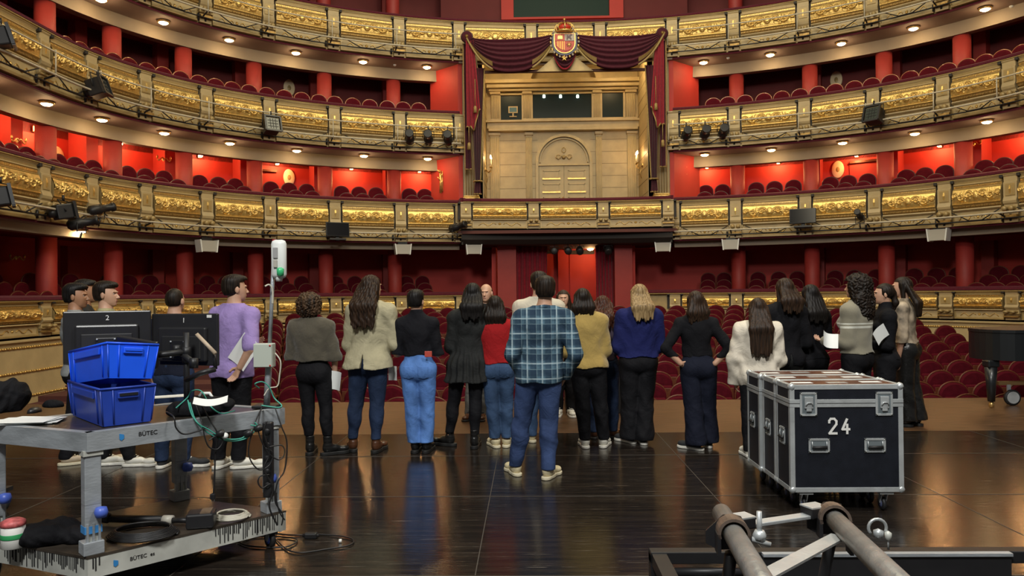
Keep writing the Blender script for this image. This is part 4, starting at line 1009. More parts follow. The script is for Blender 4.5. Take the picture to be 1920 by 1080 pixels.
# ------------------------------------------------------------------ people: smooth bodies and clothes grown from blended limbs
def cone(a, b, ra, rb, ys=1., k=.03):
    return ('c', np.array(a, float), np.array(b, float), ra, rb, ys, k)
def ell(c, r, k=.02, R=None, sub=False):
    return ('e', np.array(c, float), np.array(r, float), R, sub, k)
def evals(prims, p):
    d = None
    for q in prims:
        if q[0] == 'c':
            _, a, b, ra, rb, ys, k = q; ba = b-a; pa = p-a
            h = np.clip((pa@ba)/max(ba@ba, 1e-9), 0, 1); v = pa-h[:, None]*ba
            if ys != 1.: v = v/np.array([1, ys, 1.])
            e = (np.sqrt((v*v).sum(1))-(ra+(rb-ra)*h))*min(1., ys); sub = False
        else:
            _, c, r, R, sub, k = q; v = p-c
            if R is not None: v = v@R
            l = np.sqrt(((v/r)**2).sum(1)); l2 = np.sqrt(((v/(r*r))**2).sum(1)); e = l*(l-1)/np.maximum(l2, 1e-6)
        if d is None: d = e; continue
        if sub:
            hh = np.clip(.5-.5*(d+e)/k, 0, 1); d = d*(1-hh)-e*hh+k*hh*(1-hh)
        else:
            hh = np.clip(.5+.5*(e-d)/k, 0, 1); d = d*hh+e*(1-hh)-k*hh*(1-hh)
    return d
def nets(sdf, lo, hi, h):
    lo = np.array(lo, float); hi = np.array(hi, float); B = 6
    n = (np.ceil((hi-lo)/h/B).astype(int))*B+1
    nb = (n-1)//B; bc = np.stack(np.meshgrid(*[np.arange(m) for m in nb], indexing='ij'), -1).reshape(-1, 3)
    cen = lo+(bc+.5)*B*h; dc = sdf(cen); act = np.abs(dc) < B*h*1.35
    V = np.repeat(np.repeat(np.repeat(np.sign(dc).reshape(nb), B, 0), B, 1), B, 2)
    V = np.pad(V, ((0, 1), (0, 1), (0, 1)), mode='edge').astype(float)
    loc = np.stack(np.meshgrid(*[np.arange(B+1)]*3, indexing='ij'), -1).reshape(-1, 3)
    idx = (bc[act][:, None, :]*B+loc[None]).reshape(-1, 3)
    fl = np.unique((idx[:, 0]*n[1]+idx[:, 1])*n[2]+idx[:, 2])
    pts = np.stack([fl//(n[1]*n[2]), (fl//n[2]) % n[1], fl % n[2]], -1)
    V.reshape(-1)[fl] = sdf(lo+pts*h)
    V[0] = V[-1] = 1; V[:, 0] = V[:, -1] = 1; V[:, :, 0] = V[:, :, -1] = 1
    I = V < 0
    c = I[:-1, :-1, :-1].astype(np.int8)
    for a in ((1,0,0),(0,1,0),(0,0,1),(1,1,0),(1,0,1),(0,1,1),(1,1,1)):
        c = c+I[a[0]:n[0]-1+a[0], a[1]:n[1]-1+a[1], a[2]:n[2]-1+a[2]]
    cell = (c > 0) & (c < 8); ci = np.argwhere(cell)
    ids = -np.ones(cell.shape, int); ids[tuple(ci.T)] = np.arange(len(ci))
    acc = np.zeros((len(ci), 3)); cnt = np.zeros(len(ci))
    for ax in range(3):
        o1, o2 = [a for a in range(3) if a != ax]
        for u in (0, 1):
            for v in (0, 1):
                a = ci.copy(); a[:, o1] += u; a[:, o2] += v; b = a.copy(); b[:, ax] += 1
                va, vb = V[tuple(a.T)], V[tuple(b.T)]; m = (va < 0) != (vb < 0)
                t = np.where(m, va/np.where(m, va-vb, 1), 0); t = np.clip(t, 0, 1)
                q = a.astype(float); q[:, ax] += t; acc[m] += q[m]; cnt[m] += 1
    P = lo+acc/np.maximum(cnt, 1)[:, None]*h
    Fs = []
    for ax in range(3):
        o1, o2 = [(1, 2), (2, 0), (0, 1)][ax]
        A = [slice(None)]*3; Bs = [slice(None)]*3; A[ax] = slice(0, -1); Bs[ax] = slice(1, None)
        x = I[tuple(A)] != I[tuple(Bs)]; e = np.argwhere(x)
        e = e[(e[:, o1] > 0) & (e[:, o2] > 0) & (e[:, o1] < n[o1]-1) & (e[:, o2] < n[o2]-1)]
        q = []
        for du, dv in ((-1, -1), (0, -1), (0, 0), (-1, 0)):
            s = e.copy(); s[:, o1] += du; s[:, o2] += dv; q.append(ids[tuple(s.T)])
        q = np.stack(q, 1); fl_ = I[tuple(e.T)]; q[~fl_] = q[~fl_][:, ::-1]; Fs.append(q)
    return P, np.concatenate(Fs)
def np_mesh(name, parts, parent, root_inv=None):
    "parts: list of (points, quads, material)"
    V = []; Fq = []; mi = []; o = 0; mats = []
    for P, Q, mt in parts:
        if mt not in mats: mats.append(mt)
        V.append(P); Fq.append(Q+o); mi.append(np.full(len(Q), mats.index(mt))); o += len(P)
    V = np.concatenate(V); Fq = np.concatenate(Fq); mi = np.concatenate(mi)
    me = bpy.data.meshes.new(name); me.vertices.add(len(V)); me.vertices.foreach_set('co', V.astype(np.float32).ravel())
    me.loops.add(len(Fq)*4); me.loops.foreach_set('vertex_index', Fq.astype(np.int32).ravel())
    me.polygons.add(len(Fq)); me.polygons.foreach_set('loop_start', np.arange(0, len(Fq)*4, 4, dtype=np.int32)); me.polygons.foreach_set('loop_total', np.full(len(Fq), 4, dtype=np.int32))
    for mt in mats: me.materials.append(mt)
    me.polygons.foreach_set('material_index', mi.astype(np.int32)); me.polygons.foreach_set('use_smooth', np.ones(len(Fq), bool))
    me.update(); me.validate()
    ob = bpy.data.objects.new(name, me); COL.objects.link(ob); ob.parent = parent; return ob
def bounds(prims, pad=.05):
    lo = np.full(3, 9.); hi = -lo
    for q in prims:
        if q[0] == 'c':
            for a, r in ((q[1], q[3]), (q[2], q[4])): lo = np.minimum(lo, a-r); hi = np.maximum(hi, a+r)
        elif not q[4]:
            r = np.full(3, max(q[2])) if q[3] is not None else q[2]; lo = np.minimum(lo, q[1]-r); hi = np.maximum(hi, q[1]+r)
    return lo-pad, hi+pad
def folds(p, amp, f=1., seed=0.):
    x, y, z = p[:, 0]*f, p[:, 1]*f, p[:, 2]*f
    a = np.sin(26*z+5*np.sin(9*x+seed)+4*np.sin(7*y+1.3*seed))
    b = np.sin(31*x+14*z+3*np.sin(17*z+seed)+9*y); c = np.sin(19*y-23*z+4*np.sin(11*x+2*seed))
    return amp*(.45*a+.35*b*np.abs(c)+.3*c)
def rot3(yaw, pitch=0., rollz=0.):
    m = Matrix.Rotation(yaw, 3, 'Z') @ Matrix.Rotation(pitch, 3, 'X') @ Matrix.Rotation(rollz, 3, 'Y'); return np.array(m)

def skin_mat(nm, c): return mat(nm, c, .5, 0, .06, 9)
SK = {'fair': skin_mat('fair_skin', (.52, .30, .20)), 'tan': skin_mat('tan_skin', (.36, .18, .10)), 'pale': skin_mat('pale_skin', (.60, .38, .28))}
EYEW = mat('eye_white', (.7, .68, .64), .3); EYEB = mat('eye_iris', (.02, .012, .01), .2); LIP = mat('lip', (.36, .12, .09), .5)
def hair_mat(nm, c1, c2, rough=.42, f=60):
    m, nt, b = new_mat(nm); L = nt.links
    tc = nt.nodes.new('ShaderNodeTexCoord'); mp = nt.nodes.new('ShaderNodeMapping'); mp.inputs['Scale'].default_value = (f, f, 3); L.new(tc.outputs['Object'], mp.inputs[0])
    n = nt.nodes.new('ShaderNodeTexNoise'); n.inputs['Scale'].default_value = 1.5; n.inputs['Detail'].default_value = 4; L.new(mp.outputs[0], n.inputs[0])
    r = nt.nodes.new('ShaderNodeValToRGB'); r.color_ramp.elements[0].position = .35; r.color_ramp.elements[1].position = .7
    r.color_ramp.elements[0].color = (*c1, 1); r.color_ramp.elements[1].color = (*c2, 1); L.new(n.outputs[0], r.inputs[0]); L.new(r.outputs[0], b.inputs['Base Color'])
    b.inputs['Roughness'].default_value = rough; b.inputs['Specular IOR Level'].default_value = .22
    bp = nt.nodes.new('ShaderNodeBump'); bp.inputs['Strength'].default_value = .6; bp.inputs['Distance'].default_value = .006; L.new(n.outputs[0], bp.inputs['Height']); L.new(bp.outputs[0], b.inputs['Normal'])
    return m
HA = {'black': hair_mat('black_hair', (.004, .003, .003), (.012, .010, .009), .5), 'dark': hair_mat('dark_brown_hair', (.006, .004, .003), (.022, .013, .008), .5),
      'brown': hair_mat('brown_hair', (.010, .006, .004), (.050, .026, .014), .5), 'auburn': hair_mat('auburn_hair', (.020, .007, .004), (.085, .026, .012)),
      'blond': hair_mat('blond_hair', (.13, .08, .035), (.42, .29, .14)), 'curl': hair_mat('curly_brown_hair', (.012, .007, .004), (.10, .055, .028), .55, 25)}
def cloth(nm, c, rough=.85, sheen=.0, bs=260, b=.25, var=.10):
    m = mat(nm, c, rough, 0, var, 6, b, bs, sheen=sheen, spec=.15); wrinkle(m); return m
def wrinkle(m, k=.22):
    nt = m.node_tree; b = nt.nodes['Principled BSDF']; L = nt.links; tc = nt.nodes.new('ShaderNodeTexCoord')
    n = nt.nodes.new('ShaderNodeTexNoise'); n.inputs['Scale'].default_value = 9; n.inputs['Detail'].default_value = 3; n.inputs['Distortion'].default_value = 1.6; L.new(tc.outputs['Object'], n.inputs[0])
    bp = nt.nodes.new('ShaderNodeBump'); bp.inputs['Strength'].default_value = k; bp.inputs['Distance'].default_value = .05; L.new(n.outputs[0], bp.inputs['Height'])
    old = b.inputs['Normal'].links
    if old: L.new(old[0].from_node.outputs[0], bp.inputs['Normal'])
    L.new(bp.outputs[0], b.inputs['Normal'])
_o = {}
def hand(center, d, n, side, curl, S=1.):
    "prims for a hand: wrist point, direction d, palm normal n, side +1 thumb towards +cross"
    d = np.array(d, float); d /= np.linalg.norm(d); n = np.array(n, float); n -= d*(n@d); n /= np.linalg.norm(n); t = np.cross(d, n)*side
    c = np.array(center, float); pr = []
    for k, u in enumerate((-.024, -.008, .009, .025)): pr.append(cone(c+d*.005, c+d*.085*S+t*u*S, .017*S, .0115*S, 1, .012))
    Ls = (.070, .079, .074, .058)
    for k, u in enumerate((.027, .009, -.009, -.026)):
        b = c+d*.088*S+t*u*S; a1 = curl*.9+.05*k; L = Ls[k]*S
        p1 = b+(d*math.cos(a1)+n*math.sin(a1))*L*.45; a2 = a1+curl*.9; p2 = p1+(d*math.cos(a2)+n*math.sin(a2))*L*.32; a3 = a2+curl*.5; p3 = p2+(d*math.cos(a3)+n*math.sin(a3))*L*.22
        pr += [cone(b, p1, .0095*S, .0088*S, 1, .004), cone(p1, p2, .0088*S, .008*S, 1, .004), cone(p2, p3, .008*S, .0072*S, 1, .004)]
    b = c+d*.022*S+t*.026*S; p1 = b+(d*.7+t*.7)*.040*S+n*.012; p2 = p1+(d*.9+t*.2+n*.35)*.034*S
    pr += [cone(c+d*.02, b, .014*S, .013*S, 1, .01), cone(b, p1, .013*S, .0105*S, 1, .006), cone(p1, p2, .0105*S, .009*S, 1, .004)]
    return pr
def shoe(P, ang, kind, H, parent, cU, cS, side):
    "P ankle ground point (local), ang foot heading"
    f = np.array([-math.sin(ang), math.cos(ang), 0]); r = np.array([math.cos(ang), math.sin(ang), 0]); L = .150*H; P = np.array(P, float); s = 1.
    heel = P-f*.045; toe = P+f*(L-.075); base = .028 if kind != 'boot' else .035
    R = rot3(ang)
    up = [ell(P-f*.012+[0, 0, base+.042], (.040, .055, .055), .02, R), ell(P+f*.045+[0, 0, base+.032], (.044, .075, .040), .03, R), ell(toe-f*.02+[0, 0, base+.018], (.046, .060, .032), .03, R)]
    top = {'sneaker': .085, 'high': .135, 'boot': .20, 'tall': .34, 'flat': .06}[kind]
    if kind != 'flat': up.append(cone(P-f*.01+[0, 0, base+.03], P-f*.014+[0, 0, top-.01], .043, .046 if kind != 'tall' else .058, 1, .02))
    lo, hi = bounds(up, .03)
    def sd(p): return np.maximum(np.maximum(evals(up, p)+.0012*np.sin(p[:, 2]*160)*(p[:, 2] > base+.05), base*.6-p[:, 2]), p[:, 2]-top)
    o = np_mesh('shoe', [(*nets(sd, lo, hi, .006), cU)], parent)
    so = [ell(heel+[0, 0, .012], (.040, .045, .10), .01, R), ell(P+f*.04+[0, 0, .012], (.043, .09, .10), .03, R), ell(toe-f*.022+[0, 0, .012], (.051, .066, .10), .03, R)]
    lo, hi = bounds(so, .01); lo[2] = -.012; hi[2] = base+.02
    def sb(p):
        x = evals(so, p*np.array([1, 1, 0])+np.array([0, 0, .012])); return np.maximum(np.maximum(x-.002, p[:, 2]-base), .001-p[:, 2])
    so_ = np_mesh('sole', [(*nets(sb, lo, hi, .005), cS)], o)
    if kind in ('sneaker', 'high'):
        mb = MB()
        for k in range(4):
            q = P+f*(.035+.022*k)+np.array([0, 0, base+.078-.012*k]); mb.tube([q-r*.025, q+np.array([0, 0, .006]), q+r*.025], .004, cS, 5)
        mb.build('lace', None, o)
    return o
ARMS = {  # elbow and wrist relative to the shoulder, in fractions of height, for the right side (x outward, y forward)
 'down': ((.030, -.012, -.180), (.020, .015, -.335)), 'pocket': ((.050, -.045, -.175), (.000, .030, -.290)),
 'folded': ((.035, .010, -.180), (-.105, .105, -.150)), 'foldlow': ((.045, .0, -.180), (-.075, .105, -.185)),
 'hip': ((.105, -.050, -.150), (.012, -.055, -.245)), 'hold': ((.015, .010, -.180), (-.010, .150, -.175)),
 'holdup': ((.010, .020, -.175), (-.030, .145, -.120)), 'back': ((.055, -.060, -.160), (.0, -.075, -.255)), 'side': ((.055, .0, -.175), (.040, .045, -.325)),
}
def person(label, feet, head, yaw=0., hyaw=0., hpitch=0., sex='f', skin='fair', hair=('short', 'dark'), arms=('folded', 'folded'), top=None, bottom=None, shoes=None, bulk=1., d=None, H=None, fang=(.15, -.15), face=False, hands='auto', vox=.0085, hl=1.):
    yaw = math.radians(yaw); hyaw = math.radians(hyaw)
    fp = [G(*q) for q in feet]; O = (fp[0]+fp[1])/2; O.z = 0
    ht = ray(*head); dist = (O-EYEP).dot(FW); HP = EYEP+ht*(dist/ht.dot(FW))
    Ht = H or HP.z; H = Ht-.012
    t = thing('person', label, 'person', (O.x, O.y, 0), yaw)
    Ri = Matrix.Rotation(-yaw, 3, 'Z')
    fl = [Ri @ (q-O) for q in fp]; fl.sort(key=lambda v: v.x)
    hd = Ri @ Vector((HP.x-O.x, 0, 0)); cl = lambda v, m: max(-m, min(m, v))
    hx, hy = cl(hd.x, .16), cl(hd.y, .12)
    px_, py_ = hx*.55, hy*.45
    w = bulk; fem = sex == 'f'
    head_h = .132*H if not fem else .130*H
    neckb = np.array([hx*.92, hy*.9-.012, .845*H]); hc = np.array([hx, hy+.012, H-head_h*.52])
    pel = np.array([px_, py_-.004, .525*H]); wst = np.array([px_*.6+hx*.4, py_*.6+hy*.4+.004, .615*H]); chs = np.array([hx*.85, hy*.85, .735*H])
    sw = (.094 if fem else .108)*H*(1+(w-1)*.5); sh = [chs+np.array([s*sw, -.008, .053*H]) for s in (-1, 1)]
    hw = (.098 if fem else .092)*H*w; ww = (.074 if fem else .082)*H*w; cw = (.088 if fem else .098)*H*w
    hip = [pel+np.array([s*.052*H, 0, -.01*H]) for s in (-1, 1)]
    ank = [np.array([v.x, v.y-.02, .052*H]) for v in fl]
    knee = [(hip[i]*.48+ank[i]*.52)+np.array([0, .022 if i else .012, 0]) for i in (0, 1)]
    def torso(g, hips=True):
        q = [ell(chs+[0, 0, .0], (cw+g, (.062 if fem else .068)*H*w+g, .10*H), .05), cone(wst, chs, ww+g, cw*.93+g, .66, .05), cone(pel, wst, hw*.95+g, ww+g, .70, .05)]
        if hips: q += [ell(pel+[0, -.012, -.012*H], (hw+g, .068*H*w+g, .072*H), .04)]+[ell(pel+[s*.044*H, -.030*H, -.022*H], (.050*H*w+g, .040*H*w+g, .058*H), .05) for s in (-1, 1)]
        q += [cone(S__, neckb+[0, 0, -.008*H], .034*H+g, .031*H+g*.5, .9, .03) for S__ in sh]+[cone(sh[0], sh[1], .035*H+g, .035*H+g, 1, .03), cone(chs+[0, 0, .04*H], neckb, .060*H+g, .034*H+g*.5, .75, .04)]
        if fem: q += [ell(chs+[s*.045*H, .052*H, -.015*H], (.038*H+g*.6, .034*H+g*.6, .036*H), .03) for s in (-1, 1)]
        return q
    def arm(i, g, f=1., cuff=0.):
        s = (-1, 1)[i]; e, wr = ARMS[arms[i]]; S_ = sh[i]; E = S_+np.array([s*e[0], e[1], e[2]])*H; Wp = S_+np.array([s*wr[0], wr[1], wr[2]])*H
        up = [cone(S_, E if f >= .5 else S_+(E-S_)*f*2, .034*H*w**.5+g, (.026*H if f >= .5 else .030*H)*w**.5+g, 1, .03)]
        if f > .5: k = (f-.5)*2; up.append(cone(E, E+(Wp-E)*k, .026*H+g, (.026+(.018-.026)*k)*H+g+cuff, 1, .02))
        return up, E, Wp
    def legs(g, th=1., kn=1., an=1., flare=0., kk=.014):
        q = []
        for i in (0, 1): q += [cone(hip[i]+[0, -.004, 0], knee[i], .056*H*w*th+g, .035*H*w**.5*kn+g, 1, kk), cone(knee[i], ank[i], .034*H*kn+g, .021*H*an+g+flare, 1, kk*.6), ell(knee[i]*.72+ank[i]*.28+[0, -.018 if kn < 1.06 else -.004, 0], (.034*H*min(kn, 1.06)+g, .036*H*min(kn, 1.06)+g, (.09*H)), .03)]
        return q
    parts = []; sk = SK[skin]
    tf = (top[2].get('f', 1.) if top and len(top) > 2 else 1.); ag = -.008 if tf >= .9 else -.001
    bp = torso(-.012)+legs(-.012)+arm(0, ag)[0]+arm(1, ag)[0]+[cone(neckb, hc+[0, -.012, -.05], .036*H if not fem else .031*H, .034*H if not fem else .029*H, 1, .02)]
    lo, hi = bounds(bp); parts.append((*nets(lambda p: evals(bp, p), lo, hi, .011), sk))
    # head
    HR = rot3(hyaw, math.radians(hpitch)); k = head_h/.232
    def hp(x, y, z): return hc+HR@(np.array([x, y, z])*k)
    hq = [ell(hp(0, -.018, .022), np.array((.076, .094, .092))*k, .02, HR), ell(hp(0, .020, -.030), np.array((.064, .070, .078))*k, .03, HR), ell(hp(0, .038, -.078), np.array((.040, .042, .034))*k, .03, HR), ell(hp(0, .062, -.098), np.array((.020, .018, .014))*k, .02, HR),
          cone(hp(0, -.022, -.05), neckb*.4+hp(0, -.03, -.12)*.6, .052*k, .052*k, 1, .03)]
    hq += [ell(hp(s*.030, .083, .004), np.array((.017, .012, .012))*k, .012, HR, True) for s in (-1, 1)]
    hq += [cone(hp(0, .080, .008), hp(0, .104, -.032), .007*k, .012*k, 1, .008), ell(hp(0, .094, -.036), np.array((.017, .012, .009))*k, .006, HR), ell(hp(0, .080, .022), np.array((.046, .014, .008))*k, .012, HR)]
    hq += [ell(hp(0, .085, -.060), np.array((.022, .009, .0045))*k, .004, HR), ell(hp(0, .083, -.071), np.array((.019, .009, .005))*k, .004, HR)]
    hq += [ell(hp(s*.079, -.012, -.012), np.array((.010, .019, .031))*k, .006, HR @ rot3(-s*.35)) for s in (-1, 1)]
    lo, hi = bounds(hq, .02); parts.append((*nets(lambda p: evals(hq, p), lo, hi, .0055 if not face else .0042), sk))
    if face:
        for s in (-1, 1):
            e = [ell(hp(s*.030, .0650, .003), np.array((.0105, .0110, .0058))*k, .01, HR)]; parts.append((*nets(lambda p: evals(e, p), *bounds(e, .006), .0022), EYEW))
            e2 = [ell(hp(s*.030, .0735, .003), np.array((.0048, .004, .0048))*k, .01, HR)]; parts.append((*nets(lambda p: evals(e2, p), *bounds(e2, .005), .0016), EYEB))
            e3 = [cone(hp(s*.018, .0900, .023), hp(s*.044, .079, .025), .0026*k, .002*k, 1)]; parts.append((*nets(lambda p: evals(e3, p), *bounds(e3, .005), .0018), HA['dark']))
        e4 = [ell(hp(0, .0895, -.060), np.array((.021, .006, .003))*k, .004, HR), ell(hp(0, .087, -.070), np.array((.018, .006, .004))*k, .004, HR)]
        parts.append((*nets(lambda p: evals(e4, p), *bounds(e4, .006), .0022), LIP))
    hpos = []
    for i in (0, 1):
        s = (-1, 1)[i]; _, E, Wp = arm(i, 0); dd = Wp-E; a = arms[i]
        if a in ('folded', 'foldlow', 'pocket') and hands == 'auto': curl, dd2 = .25, dd
        else: curl, dd2 = (.55 if a in ('hold', 'holdup') else .35), dd
        if a == 'hip': dd2 = np.array([-s*.6, .55, -.45]); 
        n = np.array([-s, .15, 0.]) if a in ('down', 'side', 'pocket') else (np.array([0, .3, 1.]) if a in ('hold', 'holdup') else np.array([0, -1., .2]))
        q = hand(Wp, dd2, n, s if a not in ('down', 'side', 'pocket') else -s*-1, curl, H/1.78*(.93 if fem else 1))
        parts.append((*nets(lambda p: evals(q, p), *bounds(q, .012), .0042), sk)); hpos.append(Wp+dd2/np.linalg.norm(dd2)*.09)
    body = np_mesh('body', parts, t)
    # trousers
    if bottom:
        st = {'skinny': (1.0, 1.02, 1.0, 0, .008), 'slim': (1.02, 1.10, 1.35, 0, .012), 'straight': (1.0, 1.18, 1.5, .014, .012), 'wide': (1.03, 1.38, 1.6, .040, .014), 'legging': (.98, .98, .95, 0, .006)}[bottom[0]]
        q = torso(st[4])[2:3]+torso(st[4])[3:6]+legs(st[4], st[0], st[1], st[2], st[3])
        hemz = bottom[2] if len(bottom) > 2 else .06; wz_ = (bottom[3] if len(bottom) > 3 else .60)*H
        lo, hi = bounds(q, .03); hi[2] = min(hi[2], wz_+.03); lo[2] = max(lo[2], hemz-.03)
        am = .0036 if bottom[0] not in ('skinny', 'legging') else .0028
        def sdf(p): return np.maximum(np.maximum(evals(q, p)+folds(p, am*(1+1.2*(p[:, 2] < .3*H)), 1.1, H*7), hemz-p[:, 2]), p[:, 2]-wz_)
        tr = np_mesh('trousers', [(*nets(sdf, lo, hi, vox), bottom[1])], t)
        if 'jean' in bottom[1].name and (not top or len(top) < 3 or top[2].get('hem', .52) >= .54):
            for sg in (-1, 1):
                cx_, cz_ = pel[0]+sg*.046*H, pel[2]-.022*H; a_ = .052; b_ = .060
                def sp_(p):
                    dx_ = np.abs(p[:, 0]-cx_)-a_; dz_ = np.maximum(p[:, 2]-cz_-b_, (cz_-b_-.3*(a_-np.abs(p[:, 0]-cx_)))-p[:, 2]); return np.maximum(np.maximum(sdf(p)-.005, np.maximum(dx_, dz_)), p[:, 1]-pel[1]+.03)
                l_ = np.array([cx_-.07, pel[1]-.22, cz_-.11]); np_mesh('back_pocket', [(*nets(sp_, l_, l_+np.array([.14, .22, .20]), .005), bottom[1])], tr)
    if top:
        kind, mt = top[0], top[1]; o_ = dict(g=.014, hem=.52, f=1., cuff=0., flare=0., amp=.005, neck=0.); o_.update(top[2] if len(top) > 2 else {})
        g_ = o_['g']; q = torso(g_, True) + arm(0, g_*.9, o_['f'], o_['cuff'])[0] + arm(1, g_*.9, o_['f'], o_['cuff'])[0]
        if o_['flare']: q += [cone(wst+[0, 0, -.01], np.array([pel[0], pel[1]-.01, o_['hem']*H]), ww+g_, hw+g_+o_['flare'], .78, .05)]
        if kind == 'boxy': q += [cone(chs, np.array([pel[0]*.5+wst[0]*.5, wst[1]-.005, max(o_['hem']+.03, .5)*H]), cw+g_, cw*1.02+g_, .70, .05)]
        if o_['neck']: q += [cone(neckb+[0, 0, -.01], neckb*.5+hc*.5+[0, -.012, -.05+o_['neck']], .036*H, .037*H, 1, .02)]
        lo, hi = bounds(q, .03); hz = o_['hem']*H; lo[2] = max(lo[2], hz-.04)
        tz = neckb[2]+.020+(o_['neck']*2.2 if o_['neck'] else 0)
        def sdt(p):
            d = evals(q, p)+folds(p, o_['amp'], 1., H*5)
            if o_['flare'] > .05: d = d+.010*np.sin(np.arctan2(p[:, 0]-pel[0], p[:, 1]-pel[1])*17)*np.clip((.62*H-p[:, 2])/.2, 0, 1)
            if kind == 'blazer' and o_['hem'] < .5: d = np.maximum(d, -np.maximum(np.maximum(np.abs(p[:, 0]-pel[0])-.16*np.clip(hz+.15-p[:, 2], 0, .2)-.001, p[:, 1]-pel[1]), p[:, 2]-hz-.15))
            d = np.maximum(d, hz+.008*np.sin(p[:, 0]*22+1)-p[:, 2]-0.*d); return np.maximum(d, p[:, 2]-tz)
        tp = np_mesh(top[3] if len(top) > 3 else 'sweater', [(*nets(sdt, lo, hi, vox), mt)], t)
        if 'rib' in o_: # ribbed hem band
            pass
        if kind in ('shirt', 'blazer', 'coat'):
            mb = MB(); pts = []
            for a in lin(-2.6, 2.6, 15): pts.append(neckb+np.array([.050*H/1.7*1.05*math.sin(a)*1.1, -.062*math.cos(a)*1.0+.0, .012-.016*abs(a)/2.6]))
            mb.tube(pts, .017, mt, 8); mb.build('collar', None, tp)
    # hair
    if hair:
        stl, hm = hair[0], HA[hair[1]]; ln = hair[2] if len(hair) > 2 else .3
        cap = [ell(hp(0, -.026, .026), np.array((.090, .104, .096))*k, .02, HR)]; fb = True; hv = .006; amp, frq = .0035, 1.
        face_cut = hp(0, .070, -.045); back = HR@np.array([0, -1., 0]); rt = HR@np.array([1., 0, 0]); up = HR@np.array([0, 0, 1.])
        q = list(cap)
        if stl == 'short': q += [ell(hp(0, .034, .088), np.array((.068, .066, .036))*k, .03, HR), ell(hp(0, -.030, .070), np.array((.084, .088, .058))*k, .03, HR), ell(hp(0, -.056, -.02), np.array((.076, .058, .064))*k, .03, HR)]; low_ = -.062
        if stl == 'buzz': q = [ell(hp(0, -.022, .026), np.array((.079, .096, .094))*k, .02, HR), ell(hp(0, -.045, -.015), np.array((.068, .055, .06))*k, .03, HR)]; low_ = -.055; amp = .0006
        if stl == 'balding': q = [ell(hp(0, -.035, .015), np.array((.082, .088, .082))*k, .02, HR)]; low_ = -.05
        if stl in ('long', 'wavy', 'bob', 'pony'):
            low_ = -9; nz = hp(0, -.060, -.06); L = ln
            sp = [hp(s*.062, -.040, -.03) for s in (-1, 1)]
            wd = 1.12 if stl != 'wavy' else 1.38
            dwn = np.array([0, 0, -1.]); bk = np.array([0, -1., 0])*1.
            if stl == 'pony':
                q += [ell(hp(0, -.10, .01), np.array((.035, .035, .035))*k, .02, HR), cone(hp(0, -.112, .0), hp(0, -.13, -.02)+dwn*L*.5, .030, .034, 1, .02), cone(hp(0, -.13, -.02)+dwn*L*.5, hp(0, -.115, -.02)+dwn*L, .034, .012, 1, .02)]
            else:
                bb = chs+np.array([0, -.092*w-.03, .0]); 
                for u, rr in ((-.058, .036), (-.02, .044), (.02, .044), (.058, .036)):
                    gt_ = (top[2].get('g', .014) if top and len(top) > 2 else .014); yb_ = chs[1]-(.062*H*w+gt_+.034)
                    a_ = hp(u*wd, -.072, -.01); e_ = np.array([a_[0]+u*.25*wd, min(a_[1]-.02, yb_) if L > .24 else a_[1]-.02, hc[2]-L])
                    m_ = np.array([(a_[0]+e_[0])/2+u*.2, min(e_[1], a_[1]-.03)+.004 if L > .24 else a_[1]-.028, a_[2]*.5+e_[2]*.5 if L < .3 else hc[2]-.20]); q += [cone(a_, m_, rr*wd, rr*wd*1.05, .75, .02), cone(m_, e_, rr*wd*1.05, rr*.62*wd, .62, .02)]
                for s in (-1, 1): q += [cone(hp(s*.070, -.010, .03), np.array([hp(s*.076, -.03, 0)[0], hp(s*.076, -.03, 0)[1], max(hc[2]-L*.8, hc[2]-.20)]), .024*wd, .022*wd, 1, .02)]
            if stl == 'wavy': amp = .008
            elif stl == 'bob': amp = .004
        if stl in ('curly', 'curlylong'):
            low_ = -9; hv = .0065; R0c = 1.60 if stl == 'curly' else 1.62
            q = [ell(hp(0, -.032, .018), np.array((.098, .100, .088))*k*R0c/1.12, .02, HR), ell(hp(0, -.052, -.06), np.array((.135, .095, .085))*k, .03, HR)]
            if stl == 'curlylong': q += [ell(hp(0, -.085, -.14), np.array((.165, .095, .14)), .04, HR), ell(hp(0, -.105, -.25), np.array((.135, .080, .13)), .04, HR)]
            amp = .013; frq = 1.9
        if stl == 'bunless': low_ = -.07
        lo, hi = bounds(q, .035)
        Rt = HR.T
        def sdh(p):
            l = (p-hc)@HR/k; az = np.arctan2(l[:, 0], l[:, 1]); d = evals(q, p)
            if stl in ('curly', 'curlylong'):
                x, y, z = (p*frq*52).T; d = d+amp*(np.sin(x+1.7*np.sin(z*.7))*np.sin(y+1.3*np.sin(x*.6))*np.sin(z+1.1*np.sin(y*.8)))+amp*.5*np.sin(2.3*x+z)*np.sin(2.1*z-y)
            else:
                wv = 2.5*np.sin(p[:, 2]*(30 if stl == 'wavy' else 12)+az*2)
                d = d+amp*.38*np.sin(az*26+wv)+amp*.25*np.sin(p[:, 0]*210+wv*1.3)
                if stl in ('long', 'wavy', 'bob'): d = np.maximum(d, (hc[2]-ln+.018*np.sin(p[:, 0]*70)+.012*np.sin(p[:, 0]*190))-p[:, 2])
            # open the face
            fx = np.maximum(l[:, 1]-(.030+.20*np.clip(l[:, 2]-.045, 0, .2)*5 if stl not in ('short', 'buzz') else .034), 0*l[:, 1])
            fc = np.where(l[:, 2] < (.062 if stl != 'balding' else .10), l[:, 1]-(.026 if stl not in ('short', 'buzz', 'balding') else .012-.35*np.minimum(l[:, 2]+.0, 0.0)*-1), -1.)
            side_open = np.where((np.abs(l[:, 0]) < .15), fc, -1.)
            d = np.maximum(d, side_open)
            if low_ > -5: d = np.maximum(d, (low_*1.0+.35*np.clip(l[:, 1]+.03, 0, .1))-l[:, 2])
